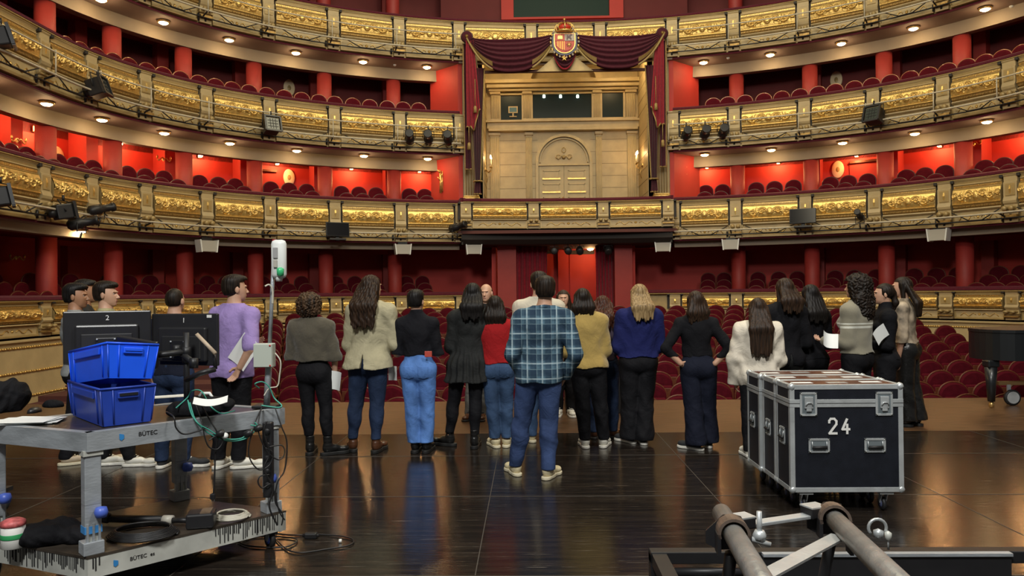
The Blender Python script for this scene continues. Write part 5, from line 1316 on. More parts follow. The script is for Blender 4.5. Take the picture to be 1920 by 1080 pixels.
            if low_ > -5:    # clear round the ears
                ee = np.sqrt(((np.abs(l[:, 0])-.085)/.022)**2+((l[:, 1]+.010)/.026)**2+((l[:, 2]+.014)/.034)**2)-1; d = np.maximum(d, -ee*.02)
            return d
        np_mesh('hair', [(*nets(sdh, lo, hi, hv), hm)], t)
    if shoes:
        for i in (0, 1): shoe((fl[i].x, fl[i].y, 0), fang[i], shoes[0], H, t, shoes[1], shoes[2], i)
    _o['last'] = (t, hpos, H, chs, pel)
    return t, hpos
# ------------------------------------------------------------------ clothes of each person
def plaid():
    m, nt, b = new_mat('blue_plaid_flannel'); L = nt.links; tc = nt.nodes.new('ShaderNodeTexCoord'); sp = nt.nodes.new('ShaderNodeSeparateXYZ'); L.new(tc.outputs['Object'], sp.inputs[0])
    def band(out, f, ph, w):
        a = nt.nodes.new('ShaderNodeMath'); a.operation = 'MULTIPLY_ADD'; a.inputs[1].default_value = f; a.inputs[2].default_value = ph; L.new(out, a.inputs[0])
        q = nt.nodes.new('ShaderNodeMath'); q.operation = 'FRACT'; L.new(a.outputs[0], q.inputs[0])
        r = nt.nodes.new('ShaderNodeMath'); r.operation = 'LESS_THAN'; r.inputs[1].default_value = w; L.new(q.outputs[0], r.inputs[0]); return r.outputs[0]
    def mix(c, fac, col, k=.6):
        mu = nt.nodes.new('ShaderNodeMath'); mu.operation = 'MULTIPLY'; mu.inputs[1].default_value = k; L.new(fac, mu.inputs[0])
        x = nt.nodes.new('ShaderNodeMixRGB'); L.new(mu.outputs[0], x.inputs[0]); x.inputs[2].default_value = (*col, 1)
        if isinstance(c, tuple): x.inputs[1].default_value = (*c, 1)
        else: L.new(c, x.inputs[1])
        return x.outputs[0]
    X, Z = sp.outputs[0], sp.outputs[2]; c = (.075, .14, .19)
    for out in (X, Z):
        c = mix(c, band(out, 7.6, 0, .42), (.012, .025, .05), .65); c = mix(c, band(out, 22.8, .2, .22), (.02, .04, .07), .5)
    for out in (X, Z): c = mix(c, band(out, 7.6, .27, .09), (.40, .50, .54), .6); c = mix(c, band(out, 7.6, .62, .05), (.20, .30, .34), .45)
    L.new(c, b.inputs['Base Color']); b.inputs['Roughness'].default_value = .85; b.inputs['Specular IOR Level'].default_value = .15; wrinkle(m); return m
def banded(nm, base, bands):
    m, nt, b = new_mat(nm); L = nt.links; tc = nt.nodes.new('ShaderNodeTexCoord'); sp = nt.nodes.new('ShaderNodeSeparateXYZ'); L.new(tc.outputs['Object'], sp.inputs[0])
    r = nt.nodes.new('ShaderNodeValToRGB'); r.color_ramp.interpolation = 'CONSTANT'
    mr = nt.nodes.new('ShaderNodeMapRange'); mr.inputs['From Min'].default_value = 0; mr.inputs['From Max'].default_value = 2; L.new(sp.outputs[2], mr.inputs[0]); L.new(mr.outputs[0], r.inputs[0])
    e = r.color_ramp.elements; e[0].position = 0; e[0].color = (*base, 1); e[1].position = bands[0][0]/2; e[1].color = (*bands[0][1], 1)
    for z, c in bands[1:]: n = e.new(z/2); n.color = (*c, 1)
    L.new(r.outputs[0], b.inputs['Base Color']); b.inputs['Roughness'].default_value = .9; b.inputs['Sheen Weight'].default_value = .2
    n = nt.nodes.new('ShaderNodeTexNoise'); n.inputs['Scale'].default_value = 200; bp = nt.nodes.new('ShaderNodeBump'); bp.inputs['Strength'].default_value = .4; bp.inputs['Distance'].default_value = .01
    L.new(tc.outputs['Object'], n.inputs[0]); L.new(n.outputs[0], bp.inputs['Height']); L.new(bp.outputs[0], b.inputs['Normal']); return m
def denim(nm, c):
    m = mat(nm+'_jeans', c, .8, 0, .35, 5, .3, 300, stretch=(1, 1, .5), spec=.15); wrinkle(m); return m
K = dict(black=cloth('black_knit', (.007, .007, .009)), blackw=cloth('black_wool', (.009, .009, .012)), bl_tr=cloth('black_cloth', (.008, .008, .010), .75), navy=cloth('navy_sweater', (.012, .016, .085)), olive=cloth('grey_olive_knit', (.085, .075, .055), .95, .3),
         beige=cloth('beige_blazer_cloth', (.42, .38, .25), .8), purple=cloth('lilac_cotton', (.33, .24, .52), .85), red=cloth('red_ribbed_knit', (.30, .012, .014), .9), mustard=cloth('mustard_knit', (.36, .25, .075), .9, .3),
         white=cloth('white_jacket_cloth', (.66, .60, .50), .8), cream=cloth('cream_cotton', (.55, .50, .40), .85), grey=cloth('grey_sweat_cloth', (.26, .27, .27), .85), lime=cloth('pale_olive_cotton', (.36, .34, .19), .85), plum=cloth('grey_plum_cotton', (.09, .07, .10), .85),
         charc=cloth('charcoal_cloth', (.018, .019, .019), .7), blouse=mat('mottled_blouse', (.30, .24, .17), .7, 0, .75, 9), leather=mat('black_leather', (.010, .010, .010), .32, 0, .1, 5, .2, 40), navyt=cloth('dark_navy_cotton', (.009, .011, .022)),
         j1=denim('blue', (.036, .060, .145)), j2=denim('light_blue', (.10, .22, .54)), j3=denim('dark_blue', (.020, .034, .075)), j4=denim('mid_blue', (.04, .075, .15)), j5=denim('grey', (.13, .13, .12)))
S_ = dict(white=mat('white_shoe', (.72, .70, .62), .5), sole=mat('white_sole', (.75, .73, .66), .5), black=mat('black_shoe_leather', (.010, .010, .010), .3), bsole=mat('black_sole', (.014, .014, .014), .5), cream=mat('cream_suede', (.60, .52, .33), .8, 0, .08, 20), csole=mat('cream_sole', (.62, .56, .40), .6),
          brown=mat('brown_leather', (.075, .028, .012), .35, 0, .15, 10), beige=mat('beige_shoe', (.50, .40, .28), .6), canvas=mat('black_canvas', (.02, .022, .026), .8))
PAP = mat('white_paper', (.80, .82, .80), .6)
def sheet(P, rot, w, h, label, parts=None, mt=None, n=8, bend=.02):
    mb = MB(); Pg = [[(w*(i/n-.5), bend*math.sin(PI*i/n), h*(j/n-.5)) for j in range(n+1)] for i in range(n+1)]
    mb.grid(Pg, mt or PAP, True); mb.grid([[(x, y+.0012, z) for x, y, z in r] for r in Pg], mt or PAP, True)
    me = mb.mesh('sheet'); o = bpy.data.objects.new('paper_sheet', me); COL.objects.link(o); o.location = P; o.rotation_euler = rot
    return tag(o, label, 'paper', 'papers held by people')
R_d = math.radians
# ---- left group
person('person in a grey long-sleeved top seen side-on at far left, behind the left monitor', [(128, 872), (190, 868)], (140, 530), yaw=-70, hyaw=-8, sex='m', skin='tan', hair=('short', 'black'), arms=('down', 'hold'), top=('t', K['grey'], dict(g=.018, hem=.50)), bottom=('slim', K['bl_tr'], .06), shoes=('sneaker', S_['beige'], S_['csole']), face=True)
person('person almost hidden between the two dark-haired heads at far left', [(150, 838), (180, 838)], (158, 523), yaw=-60, sex='m', skin='tan', hair=('short', 'black'), arms=('down', 'down'), top=('t', K['charc']), bottom=('slim', K['bl_tr']), shoes=('sneaker', S_['black'], S_['bsole']))
person('person in a pale olive tee in right-facing profile above the left monitor', [(200, 872), (247, 874)], (189, 526), yaw=-78, hyaw=-4, sex='m', skin='fair', hair=('short', 'dark'), arms=('down', 'hold'), top=('t', K['lime'], dict(f=.42)), bottom=('slim', K['bl_tr'], .07), shoes=('sneaker', S_['white'], S_['sole']), face=True, fang=(.0, -.15))
person('person with buzz cut and dark navy tee, seen from behind the right monitor', [(305, 876), (347, 876)], (327, 538), yaw=-8, sex='m', skin='fair', hair=('buzz', 'dark'), arms=('down', 'folded'), top=('t', K['navyt'], dict(f=.42)), bottom=('slim', K['j3'], .07), shoes=('high', S_['canvas'], S_['sole']), fang=(.1, -1.2))
person('person in a lilac tee and black trousers holding a white sheet beside the white pole', [(412, 877), (450, 878)], (440, 514), yaw=-22, hyaw=-32, sex='m', skin='fair', hair=('short', 'dark'), arms=('folded', 'back'), top=('boxy', K['purple'], dict(g=.020, hem=.475, f=.46), 't_shirt'), bottom=('slim', K['bl_tr'], .09), shoes=('high', S_['white'], S_['sole']), fang=(.1, -.9), bulk=1.04, face=True)
P = G(455, 878); sheet(tuple(W(457, 660, P.y-.22)), (0, R_d(38), R_d(-15)), .21, .297, 'white paper sheet held at the hip of the person in lilac')
person('person with curly hair, olive-grey sweater and black leggings holding a paper', [(582, 852), (617, 853)], (580, 549), yaw=-5, hair=('curly', 'curl'), arms=('folded', 'side'), top=('boxy', K['olive'], dict(g=.032, hem=.585, cuff=.006, amp=.006)), bottom=('legging', K['bl_tr'], .2, .62), shoes=('boot', S_['black'], S_['bsole']), fang=(.2, -.9), bulk=1.02)
P = G(620, 853); sheet(tuple(W(629, 714, P.y-.02)), (0, R_d(8), R_d(-25)), .13, .19, 'paper held low by the curly-haired person in the olive-grey sweater')
person('tall person with long wavy brown hair, beige blazer and blue jeans', [(662, 846), (706, 848)], (697, 513), yaw=-8, hyaw=-28, hair=('wavy', 'brown', .42), arms=('folded', 'folded'), top=('blazer', K['beige'], dict(g=.026, hem=.475, flare=.05, cuff=.008, amp=.008), 'blazer'), bottom=('skinny', K['j3'], .14), shoes=('boot', S_['brown'], S_['bsole']), fang=(.5, -.05), bulk=1.10)
P = G(706, 848); sheet(tuple(W(736, 700, P.y+.10)), (0, 0, R_d(-20)), .10, .15, 'small white paper beside the hip of the person in the beige blazer')
person('person in a black sweater and light blue jeans with short dark hair', [(779, 848), (800, 848)], (780, 542), yaw=-4, hyaw=-14, hair=('short', 'black'), arms=('folded', 'folded'), top=('t', K['blackw'], dict(g=.014, hem=.60, neck=.02)), bottom=('straight', K['j2'], .11, .635), shoes=('boot', S_['black'], S_['bsole']), fang=(.05, -.05))
P = G(800, 848); mb = MB(); mb.box((0, 0, 0), (.075, .012, .06), mat('red_wallet', (.45, .06, .04), .5), bev=.004); q = W(803, 664, P.y-.145); tag(mb.build('wallet', None, None, loc=tuple(q)), 'small red wallet sticking out of the light blue jeans pocket', 'wallet')
person('person with long black hair and a dark pleated coat, standing with legs apart', [(842, 836), (890, 840)], (886, 528), yaw=0, hair=('long', 'black', .27), arms=('folded', 'folded'), top=('coat', K['charc'], dict(g=.022, hem=.40, flare=.055, amp=.006), 'coat'), bottom=('legging', K['bl_tr'], .15), shoes=('boot', S_['black'], S_['bsole']), fang=(1.2, -.05))
person('balding person facing the camera, glimpsed behind the black-haired one', [(882, 786), (904, 786)], (911, 530), yaw=172, sex='m', hair=('balding', 'dark'), arms=('down', 'down'), top=('t', K['charc']), bottom=('straight', K['j5'], .06), shoes=('sneaker', S_['brown'], S_['bsole']), face=True)
person('person with dark bob and red ribbed sweater in blue jeans', [(929, 838), (950, 837)], (928, 552), yaw=0, hair=('bob', 'dark', .22), arms=('folded', 'folded'), top=('boxy', K['red'], dict(g=.020, hem=.555, amp=.004)), bottom=('slim', K['j4'], .10), shoes=('sneaker', S_['cream'], S_['csole']), fang=(.35, -.1))
person('tall person in a cream tee standing just behind the plaid shirt', [(996, 828), (1022, 826)], (1010, 508), yaw=10, sex='m', hair=('short', 'dark'), arms=('down', 'down'), top=('t', K['cream'], dict(g=.018, hem=.50, f=.42), 't_shirt'), bottom=('slim', K['j4'], .07), shoes=('sneaker', S_['cream'], S_['csole']), bulk=1.05)
person('person in a blue plaid shirt and jeans at centre, hands in pockets', [(967, 890), (1028, 897)], (1022, 516), yaw=0, sex='m', hair=('short', 'dark'), arms=('pocket', 'pocket'), top=('shirt', plaid(), dict(g=.022, hem=.475, amp=.006, flare=.012), 'shirt'), bottom=('slim', K['j1'], .085), shoes=('sneaker', S_['cream'], S_['csole']), fang=(.35, -.45), vox=.0075)
person('person facing the camera with brown shoulder-length hair, behind the plaid shirt', [(1048, 779), (1070, 779)], (1056, 542), yaw=178, hair=('bob', 'brown', .20), arms=('down', 'down'), top=('t', K['black']), bottom=('slim', K['bl_tr']), shoes=('sneaker', S_['white'], S_['sole']), face=True)
person('person in a mustard sweater, black trousers and white sneakers', [(1097, 839), (1132, 838)], (1092, 538), yaw=3, hair=('bob', 'dark', .17), arms=('folded', 'folded'), top=('boxy', K['mustard'], dict(g=.030, hem=.505, amp=.004)), bottom=('slim', K['bl_tr'], .09), shoes=('sneaker', S_['white'], S_['sole']), fang=(.05, -.35), bulk=1.05)
person('person with wavy auburn hair and grey-plum top, partly behind the mustard sweater', [(1114, 822), (1150, 820)], (1130, 552), yaw=-12, hair=('wavy', 'auburn', .26), arms=('folded', 'folded'), top=('t', K['plum'], dict(hem=.55)), bottom=('slim', K['j3'], .08), shoes=('sneaker', S_['brown'], S_['bsole']))
person('blond person in a navy sweater and black trousers', [(1181, 830), (1206, 832)], (1199, 530), yaw=8, hyaw=-10, hair=('long', 'blond', .27), arms=('folded', 'folded'), top=('boxy', K['navy'], dict(g=.032, hem=.545, amp=.005)), bottom=('wide', K['bl_tr'], .05), shoes=('sneaker', S_['canvas'], S_['sole']), fang=(.5, -.1), bulk=1.10)
P = G(1206, 832); sheet(tuple(W(1223, 655, P.y+.12)), (0, R_d(-14), R_d(60)), .15, .24, 'white paper hanging beside the blond person in navy')
person('person in black with hands on hips and hair tied back', [(1305, 843), (1328, 838)], (1303, 543), yaw=-4, hyaw=20, hair=('long', 'brown', .22), arms=('hip', 'hip'), top=('t', K['black'], dict(g=.010, hem=.585, f=.80, neck=.015)), bottom=('wide', K['navyt'], .06, .615), shoes=('sneaker', S_['canvas'], S_['sole']), fang=(.9, -.1))
person('person with very long dark hair and a white jacket behind the cases', [(1404, 856), (1436, 852)], (1421, 556), yaw=-6, hair=('long', 'brown', .46), arms=('side', 'folded'), top=('boxy', K['white'], dict(g=.036, hem=.44, amp=.009, cuff=.010), 'jacket'), bottom=('slim', K['bl_tr']), shoes=('sneaker', S_['white'], S_['sole']))
person('person in a black blazer with shoulder-length brown hair, behind the cases', [(1455, 830), (1490, 830)], (1470, 519), yaw=8, hyaw=14, hair=('bob', 'brown', .25), arms=('foldlow', 'foldlow'), top=('blazer', K['black'], dict(g=.022, hem=.47), 'blazer'), bottom=('slim', K['charc']), shoes=('boot', S_['black'], S_['bsole']), bulk=1.03)
person('person all in black with long black hair between the blazer and the striped sweater', [(1508, 822), (1535, 822)], (1519, 531), yaw=12, hair=('long', 'black', .30), arms=('folded', 'folded'), top=('t', K['black'], dict(g=.016, hem=.52)), bottom=('slim', K['bl_tr']), shoes=('boot', S_['black'], S_['bsole']))
strp = banded('striped_grey_sweater', (.24, .22, .16), [(1.235, (.62, .62, .54)), (1.262, (.24, .22, .16)), (1.275, (.62, .62, .54)), (1.295, (.24, .22, .16))])
person('person with long curly dark hair and a striped grey sweater holding paper', [(1590, 836), (1620, 834)], (1606, 514), yaw=42, hair=('curlylong', 'dark'), arms=('hold', 'hold'), top=('boxy', strp, dict(g=.028, hem=.545, amp=.005)), bottom=('slim', K['bl_tr']), shoes=('boot', S_['black'], S_['bsole']))
P = G(1600, 834); sheet(tuple(W(1558, 636, P.y-.18)), (R_d(-20), R_d(15), R_d(10)), .17, .16, 'crumpled white paper held by the person in the striped sweater', bend=.05)
person('person in a black turtleneck facing left with tied dark hair, holding a paper', [(1648, 826), (1670, 824)], (1658, 529), yaw=78, hair=('pony', 'dark', .16), arms=('hold', 'hold'), top=('t', K['black'], dict(g=.016, hem=.52, neck=.02)), bottom=('wide', K['bl_tr']), shoes=('boot', S_['black'], S_['bsole']), face=True)
P = G(1650, 826); sheet(tuple(W(1652, 627, P.y-.28)), (R_d(0), R_d(-35), R_d(25)), .19, .15, 'folded paper held by the person in the black turtleneck')
person('person with long dark hair, mottled beige blouse and wide black leather trousers', [(1697, 800), (1716, 798)], (1692, 517), yaw=52, hyaw=12, hair=('long', 'dark', .34), arms=('down', 'down'), top=('t', K['blouse'], dict(g=.022, hem=.56), 'blouse'), bottom=('wide', K['leather'], .08, .62), shoes=('boot', S_['black'], S_['bsole']), face=True)
# ------------------------------------------------------------------ rolling table on the left
M['alu'] = mat('worn_aluminium', (.36, .39, .42), .42, .30, .22, 5, .1, 30, stretch=(1, 1, 3))
M['alul'] = mat('scuffed_pale_metal', (.50, .51, .47), .5, .15, .22, 6)
M['deck'] = mat('black_deck_board', (.045, .036, .028), .28, 0, .4, 5, .1, 30)
M['knob'] = mat('blue_knob_plastic', (.07, .13, .55), .4)
M['bin'] = mat('blue_bin_plastic', (.010, .10, .85), .38, 0, .05, 8)
M['bin2'] = mat('dark_blue_bin_plastic', (.018, .055, .38), .40, 0, .08, 8)
M['cab'] = mat('black_cable', (.012, .012, .013), .45); M['cabg'] = mat('teal_cable', (.05, .34, .26), .45); M['cabw'] = mat('pale_cable', (.50, .48, .40), .5)
M['wht'] = mat('white_marking', (.75, .75, .72), .6); M['blu'] = mat('blue_logo', (.03, .22, .55), .5)
ZU, ZL = .91, .24
f2 = lambda a, b: (Vector((a.x, a.y, 0))*.5+Vector((b.x, b.y, 0))*.5)
Cc = f2(G(166, 803, ZU), G(161, 1062, ZL)); Rr = f2(G(536, 762, ZU), G(534, 962, ZL)); Ff = Vector((*G(322, 930, ZL).xy, 0))
Ff = Rr+(Ff-Rr).normalized()*.90; Qq = Cc+(Ff-Rr)
T = thing('rolling_table', 'two-tier grey metal stage table with castors and cables at left', 'table', tuple((Cc+Ff)/2))
def inset(p, q, r, s=.06): return p+((q-p).normalized()+(r-p).normalized())*s
def bar(mb, a, b, z0, z1, wd, mt, out=0):
    d = (b-a); n = Vector((d.y, -d.x, 0)).normalized(); 
    c = [a, b, b-n*wd, a-n*wd]; mb.prism([(p.x, p.y) for p in c], z0, z1, 'z', mt)
cor = [Cc, Rr, Ff, Qq]
for nm, z0, z1, mt in (('top_frame', ZU-.105, ZU, 'alu'), ('lower_frame', ZL-.125, ZL-.012, 'alul')):
    mb = MB()
    for i in range(4): bar(mb, cor[i], cor[(i+1) % 4], z0, z1, .05, M[mt])
    if nm == 'top_frame':
        mb2 = MB(); q = [inset(cor[i], cor[(i+1) % 4], cor[i-1], .03) for i in range(4)]; mb2.prism([(p.x, p.y) for p in q], ZU-.03, ZU-.004, 'z', M['deck']); mb2.build('table_top', None, T, True)
    else:
        mb2 = MB(); q = [p+(p-(Cc+Ff)/2).normalized()*.004 for p in cor]; mb2.prism([(p.x, p.y) for p in q], ZL-.014, ZL, 'z', M['deck']); mb2.build('lower_shelf', None, T, True)
    mb.build(nm, None, T, True)
# paint drips on the edge of the lower shelf
mb = MB(); rnd = random.Random(3)
for a, b, f0, f1, n in ((Qq, Cc, .25, .98, 46), (Cc, Rr, .02, .06, 3), (Cc, Rr, .60, .98, 34)):
    d = (b-a); nn = Vector((d.y, -d.x, 0)).normalized()
    for i in range(n):
        p = a+d*(f0+(f1-f0)*(i+rnd.random()*.6)/n)+nn*.0015; h = rnd.uniform(.03, .105); mb.box((0, 0, 0), (rnd.uniform(.003, .007), .003, h), M['rubber'], Matrix.Translation((p.x, p.y, ZL-.014-h/2)) @ Matrix.Rotation(math.atan2(d.y, d.x), 4, 'Z'))
dr = mb.build('drip_marks', None, T, True); dr['kind'] = 'stuff'
legp = [inset(Cc, Rr, Qq, .055), inset(Rr, Ff, Cc, .055), inset(Ff, Qq, Rr, .055), inset(Qq, Cc, Ff, .055)]
ez = Matrix.Rotation(math.atan2((Rr-Cc).y, (Rr-Cc).x), 4, 'Z')
for i, p in enumerate(legp):
    L_ = Matrix.Translation((p.x, p.y, 0)) @ ez; mt = 'alu'
    mb = MB(); mb.box((0, 0, .66), (.085, .07, .31+.0), M[mt], L_, .006); mb.box((0, 0, .795), (.10, .085, .03), M['alul'], L_)
    mb.box((0, 0, .44), (.085, .07, .16), M[mt], L_, .006)
    lg = mb.build('leg', None, T, True)
    mb = MB(); mb.box((0, 0, .33), (.050, .05, .16), M['alul'], L_)
    for sx in (-.03, 0, .03): mb.box((sx, -.033, .33), (.012, .012, .16), M['alu'], L_)
    mb.box((0, 0, .275), (.105, .095, .07), M['alu'], L_, .004); mb.build('foot_socket', None, lg, False) if False else mb.build('foot_socket', None, T, True)
    kz = .47; s = {0: 1, 1: -1, 2: 1, 3: 1}[i]
    kc = L_ @ Vector((.030*s, -.065, kz)); mb = MB(); mb.lathe([(.0, -.032), (.028, -.026), (.036, 0), (.028, .026), (0, .032)], tuple(kc), M['knob'], 16); mb.tube([kc, L_ @ Vector((.03*s, 0, kz))], .01, M['alu'], 8); mb.build('clamp_knob', None, T, True)
    w = p; mb = MB(); mb.box((0, 0, .108), (.06, .06, .02), M['black'], L_)
    for sx in (-.022, .022): mb.prism([(-.02, .11), (.03, .11), (.035, .05), (.01, .045)], sx-.003, sx+.003, 'x', M['alu'], L_)
    fk = mb.build('castor_fork', None, T, True)
    mb = MB(); mb.lathe([(.0, -.016), (.045, -.016), (.056, -.012), (.056, .012), (.045, .016), (0, .016)], mt=M['rubber'], n=22, M=L_ @ Matrix.Translation((0, .02, .057)) @ Matrix.Rotation(PI/2, 4, 'Y')); mb.lathe([(.0, -.018), (.03, -.018), (.03, .018), (0, .018)], mt=M['knob'], n=16, M=L_ @ Matrix.Translation((0, .02, .057)) @ Matrix.Rotation(PI/2, 4, 'Y')); mb.build('castor_wheel', None, T, True)
def text(s, size, mt, M4, parent, name='lettering', depth=.0006, align='CENTER', bold=False):
    cu = bpy.data.curves.new('txt', 'FONT'); cu.body = s; cu.size = size; cu.extrude = depth; cu.align_x = align; cu.align_y = 'CENTER'; cu.offset = 0
    o = bpy.data.objects.new('txt', cu); COL.objects.link(o); dg = bpy.context.evaluated_depsgraph_get(); me = bpy.data.meshes.new_from_object(o.evaluated_get(dg)); bpy.data.objects.remove(o)
    me.materials.clear(); me.materials.append(mt); q = bpy.data.objects.new(name, me); COL.objects.link(q); q.parent = parent
    q.matrix_basis = (wmat(parent).inverted() if parent else Matrix.Identity(4)) @ M4 @ Matrix.Rotation(PI/2, 4, 'X'); return q
def side_frame(a, b, f, z, off=.002):
    d = (b-a); nn = Vector((d.y, -d.x, 0)).normalized(); p = a+d*f+nn*off; return Matrix.Translation((p.x, p.y, z)) @ Matrix.Rotation(math.atan2(d.y, d.x), 4, 'Z')
text('BÜTEC', .034, M['cab'], side_frame(Cc, Rr, .27, ZU-.045), T, bold=True)
text('BÜTEC  es', .030, M['cab'], side_frame(Cc, Rr, .24, ZL-.070), T, bold=True)
for f, z in ((.15, ZU-.045), (.12, ZL-.070)):
    mb = MB(); fr = side_frame(Cc, Rr, f, z); mb.prism([(-.012, .018), (.012, .010), (.012, -.012), (-.002, -.022), (-.012, -.012)], -.0015, 0, 'y', M['blu'], fr); mb.build('logo_mark', None, T, True)

# ---- blue bins
def bin_(P, ang, tilt, L, Wd, Hh, mt, label, rollx=0.):
    t = thing('storage_bin', label, 'bin', tuple(P), 0, 'blue storage bins stacked on the table'); t.rotation_euler = (rollx, tilt, ang)
    e = .02; w = .004
    # local: origin at near corner, x along the long side, y along the short side; walls flare outward upwards
    def Pt(x, y, z): k = e*(z/Hh); return Vector((x*L+(2*x-1)*k, y*Wd+(2*y-1)*k, z))
    mb = MB()
    def wall(a, b, ha, hb):
        A0, B0, A1, B1 = Pt(*a, 0), Pt(*b, 0), Pt(*a, ha), Pt(*b, hb); n = (B0-A0).cross(Vector((0, 0, 1))).normalized()*w
        mb.add([A0, B0, B1, A1, A0-n, B0-n, B1-n, A1-n], [(0,1,2,3), (7,6,5,4), (0,4,5,1), (3,2,6,7), (0,3,7,4), (1,5,6,2)], mt)
    wall((0, 0), (1, 0), Hh, Hh); wall((1, 0), (1, 1), Hh, Hh); wall((1, 1), (0, 1), Hh, Hh); wall((0, 1), (0, 0), Hh, Hh)
    mb.add([Pt(0,0,0), Pt(1,0,0), Pt(1,1,0), Pt(0,1,0), Pt(0,0,.006), Pt(1,0,.006), Pt(1,1,.006), Pt(0,1,.006)], [(3,2,1,0), (4,5,6,7)], mt)
    mb.build('body', None, t)
    mb = MB(); q = [Pt(0,0,Hh), Pt(1,0,Hh), Pt(1,1,Hh), Pt(0,1,Hh)]
    for i in range(4): mb.tube([q[i], q[(i+1) % 4]], .007, mt, 6)
    mb.build('rim', None, t)
    for x, y in ((.0, 0), (.22, 0), (.80, 0), (1, 0), (0, .12), (0, .88), (0, 1)):
        mb = MB(); a, b = Pt(x, y, .01), Pt(x, y, Hh-.01); o_ = Vector((0 if y else 0, -.003 if not y else 0, 0))+Vector((-.003 if y else 0, 0, 0)); mb.tube([a+o_, b+o_], .004, mt, 5); mb.build('rib', None, t)
    mb = MB(); a = Pt(.5, 0, Hh*.80); mb.box((a.x, a.y-.006, a.z), (L*.45, .014, .035), mt, bev=.004); mb.box((a.x, a.y-.015, a.z+.004), (L*.38, .006, .014), M['cab'] if mt == M['bin2'] else mt)
    mb.build('grip', None, t); mb = MB(); a = Pt(0, .5, Hh*.80); mb.box((a.x-.006, a.y, a.z), (.014, Wd*.7, .04), mt, bev=.004); mb.build('grip', None, t)
    return t
bn = G(193, 801, ZU); ba = G(283, 790, ZU); d = (ba-bn); ang = math.atan2(d.y, d.x)
bw = .2
while PX((bn.x-math.sin(ang)*bw, bn.y+math.cos(ang)*bw, ZU))[0] > 111 and bw < .6: bw += .01
bin_((bn.x, bn.y, ZU+.001), ang, 0, d.length, bw, .215, M['bin2'], 'dark blue plastic bin standing on the table corner, lower of the two')
bin_((bn.x+.02, bn.y+.02, ZU+.275), ang+.06, .10, d.length*.95, bw*.95, .20, M['bin'], 'bright blue plastic bin lying askew on the darker bin', -.13)

# ---- monitors on their arm
def monitor(px0, px1, py0, Ya, Yb, h, label, numeral, lean=0.):
    A, B = W(px0, py0, Ya), W(px1, py0, Yb); A.z = B.z = (A.z+B.z)/2; d = (B-A); wdt = math.hypot(d.x, d.y); c = (A+B)/2
    t = thing('monitor', label, 'monitor', (c.x, c.y, c.z-h), 0, 'black monitors seen from behind'); fr = Matrix.Translation((c.x, c.y, c.z-h/2)) @ Matrix.Rotation(math.atan2(d.y, d.x), 4, 'Z')
    mb = MB(); mb.box((0, .010, 0), (wdt, .022, h), M['blackp'], fr, .008); mb.build('shell', None, t, True)
    mb = MB(); mb.box((0, -.012, -.03), (wdt*.72, .034, h*.66), M['blackp'], fr, .012); mb.box((0, -.030, -.05), (wdt*.58, .012, h*.44), mat('matt_black_plastic', (.012, .012, .013), .6), fr, .006); mb.build('back_bulge', None, t, True)
    mb = MB(); mb.box((0, -.048, -.06), (.12, .03, .12), M['black'], fr, .005)
    for sx in (-.05, .05):
        for sz in (-.11, -.01): mb.lathe([(.006, -.004), (.006, .004)], mt=M['alu'], n=8, M=fr @ Matrix.Translation((sx, -.065, sz)) @ Matrix.Rotation(PI/2, 4, 'X'))
    mb.build('mount_plate', None, t, True)
    mb = MB(); mb.box((0, .022, 0), (wdt-.02, .002, h-.02), mat('monitor_screen', (.02, .02, .022), .2), fr); mb.build('screen_panel', None, t, True)
    text(numeral, .045, M['wht'], fr @ Matrix.Translation((0, -.0045, h*.5-.045)), t, bold=True)
    return t, fr
m1, fr1 = monitor(117, 283, 583, 4.62, 4.80, .335, 'left black monitor seen from behind, marked with a 2', '2')
m2, fr2 = monitor(284, 408, 588, 4.84, 4.72, .335, 'right black monitor seen from behind, marked with a 1', '1')
mb = MB(); mb.box((.19, -.002, .15), (.035, .002, .018), M['wht'], fr2); mb.build('sticker', None, m2, True)
PA = W(350, 700, 4.62)
t = thing('monitor_stand', 'black jointed monitor stand clamped to the table behind the bins', 'monitor stand', (PA.x, PA.y, ZU))
mb = MB(); mb.tube([(PA.x, PA.y, ZU), (PA.x, PA.y, 1.42)], .018, M['black'], 12); mb.box((PA.x, PA.y, ZU+.02), (.10, .10, .04), M['black'], bev=.005); mb.build('post', None, t, True)
q1, q2 = fr1 @ Vector((0, -.07, -.06)), fr2 @ Vector((0, -.07, -.06))
for nm, pts in (('left_arm', [(PA.x, PA.y, 1.30), (PA.x-.22, PA.y-.10, 1.28), tuple(q1)]), ('right_arm', [(PA.x, PA.y, 1.26), (PA.x+.10, PA.y-.12, 1.24), tuple(q2)])):
    mb = MB()
    for a, b in zip(pts[:-1], pts[1:]): mb.tube([a, b], .019, M['black'], 8)
    for p in pts: mb.lathe([(.026, -.03), (.026, .03)], p, M['black'], 12)
    mb.build(nm, None, t, True)
a = W(350, 712, 4.5); b = W(404, 692, 4.45); mb = MB(); mb.tube([a, W(375, 700, 4.4), b], .017, M['black'], 8); mb.tube([b, W(402, 660, 4.45)], .012, M['black'], 8); mb.build('spare_arm', None, t, True)
A, B = W(369, 627, 4.45), W(404, 663, 4.40); mb = MB(); mb.tube([A, B], .014, mat('pale_wood_strip', (.42, .33, .24), .5), 4); mb.build('rest_strip', None, t, True)
# black keyboard-like slab leaning behind the upper bin
A = W(258, 660, 4.52); mb = MB(); mb.box((0, 0, 0), (.27, .03, .17), M['blackp'], None, .008); o = mb.build('laptop', None, None, loc=tuple(A)); o.rotation_euler = (R_d(12), R_d(9), R_d(-8)); tag(o, 'black slab-like laptop leaning behind the upper blue bin', 'laptop')

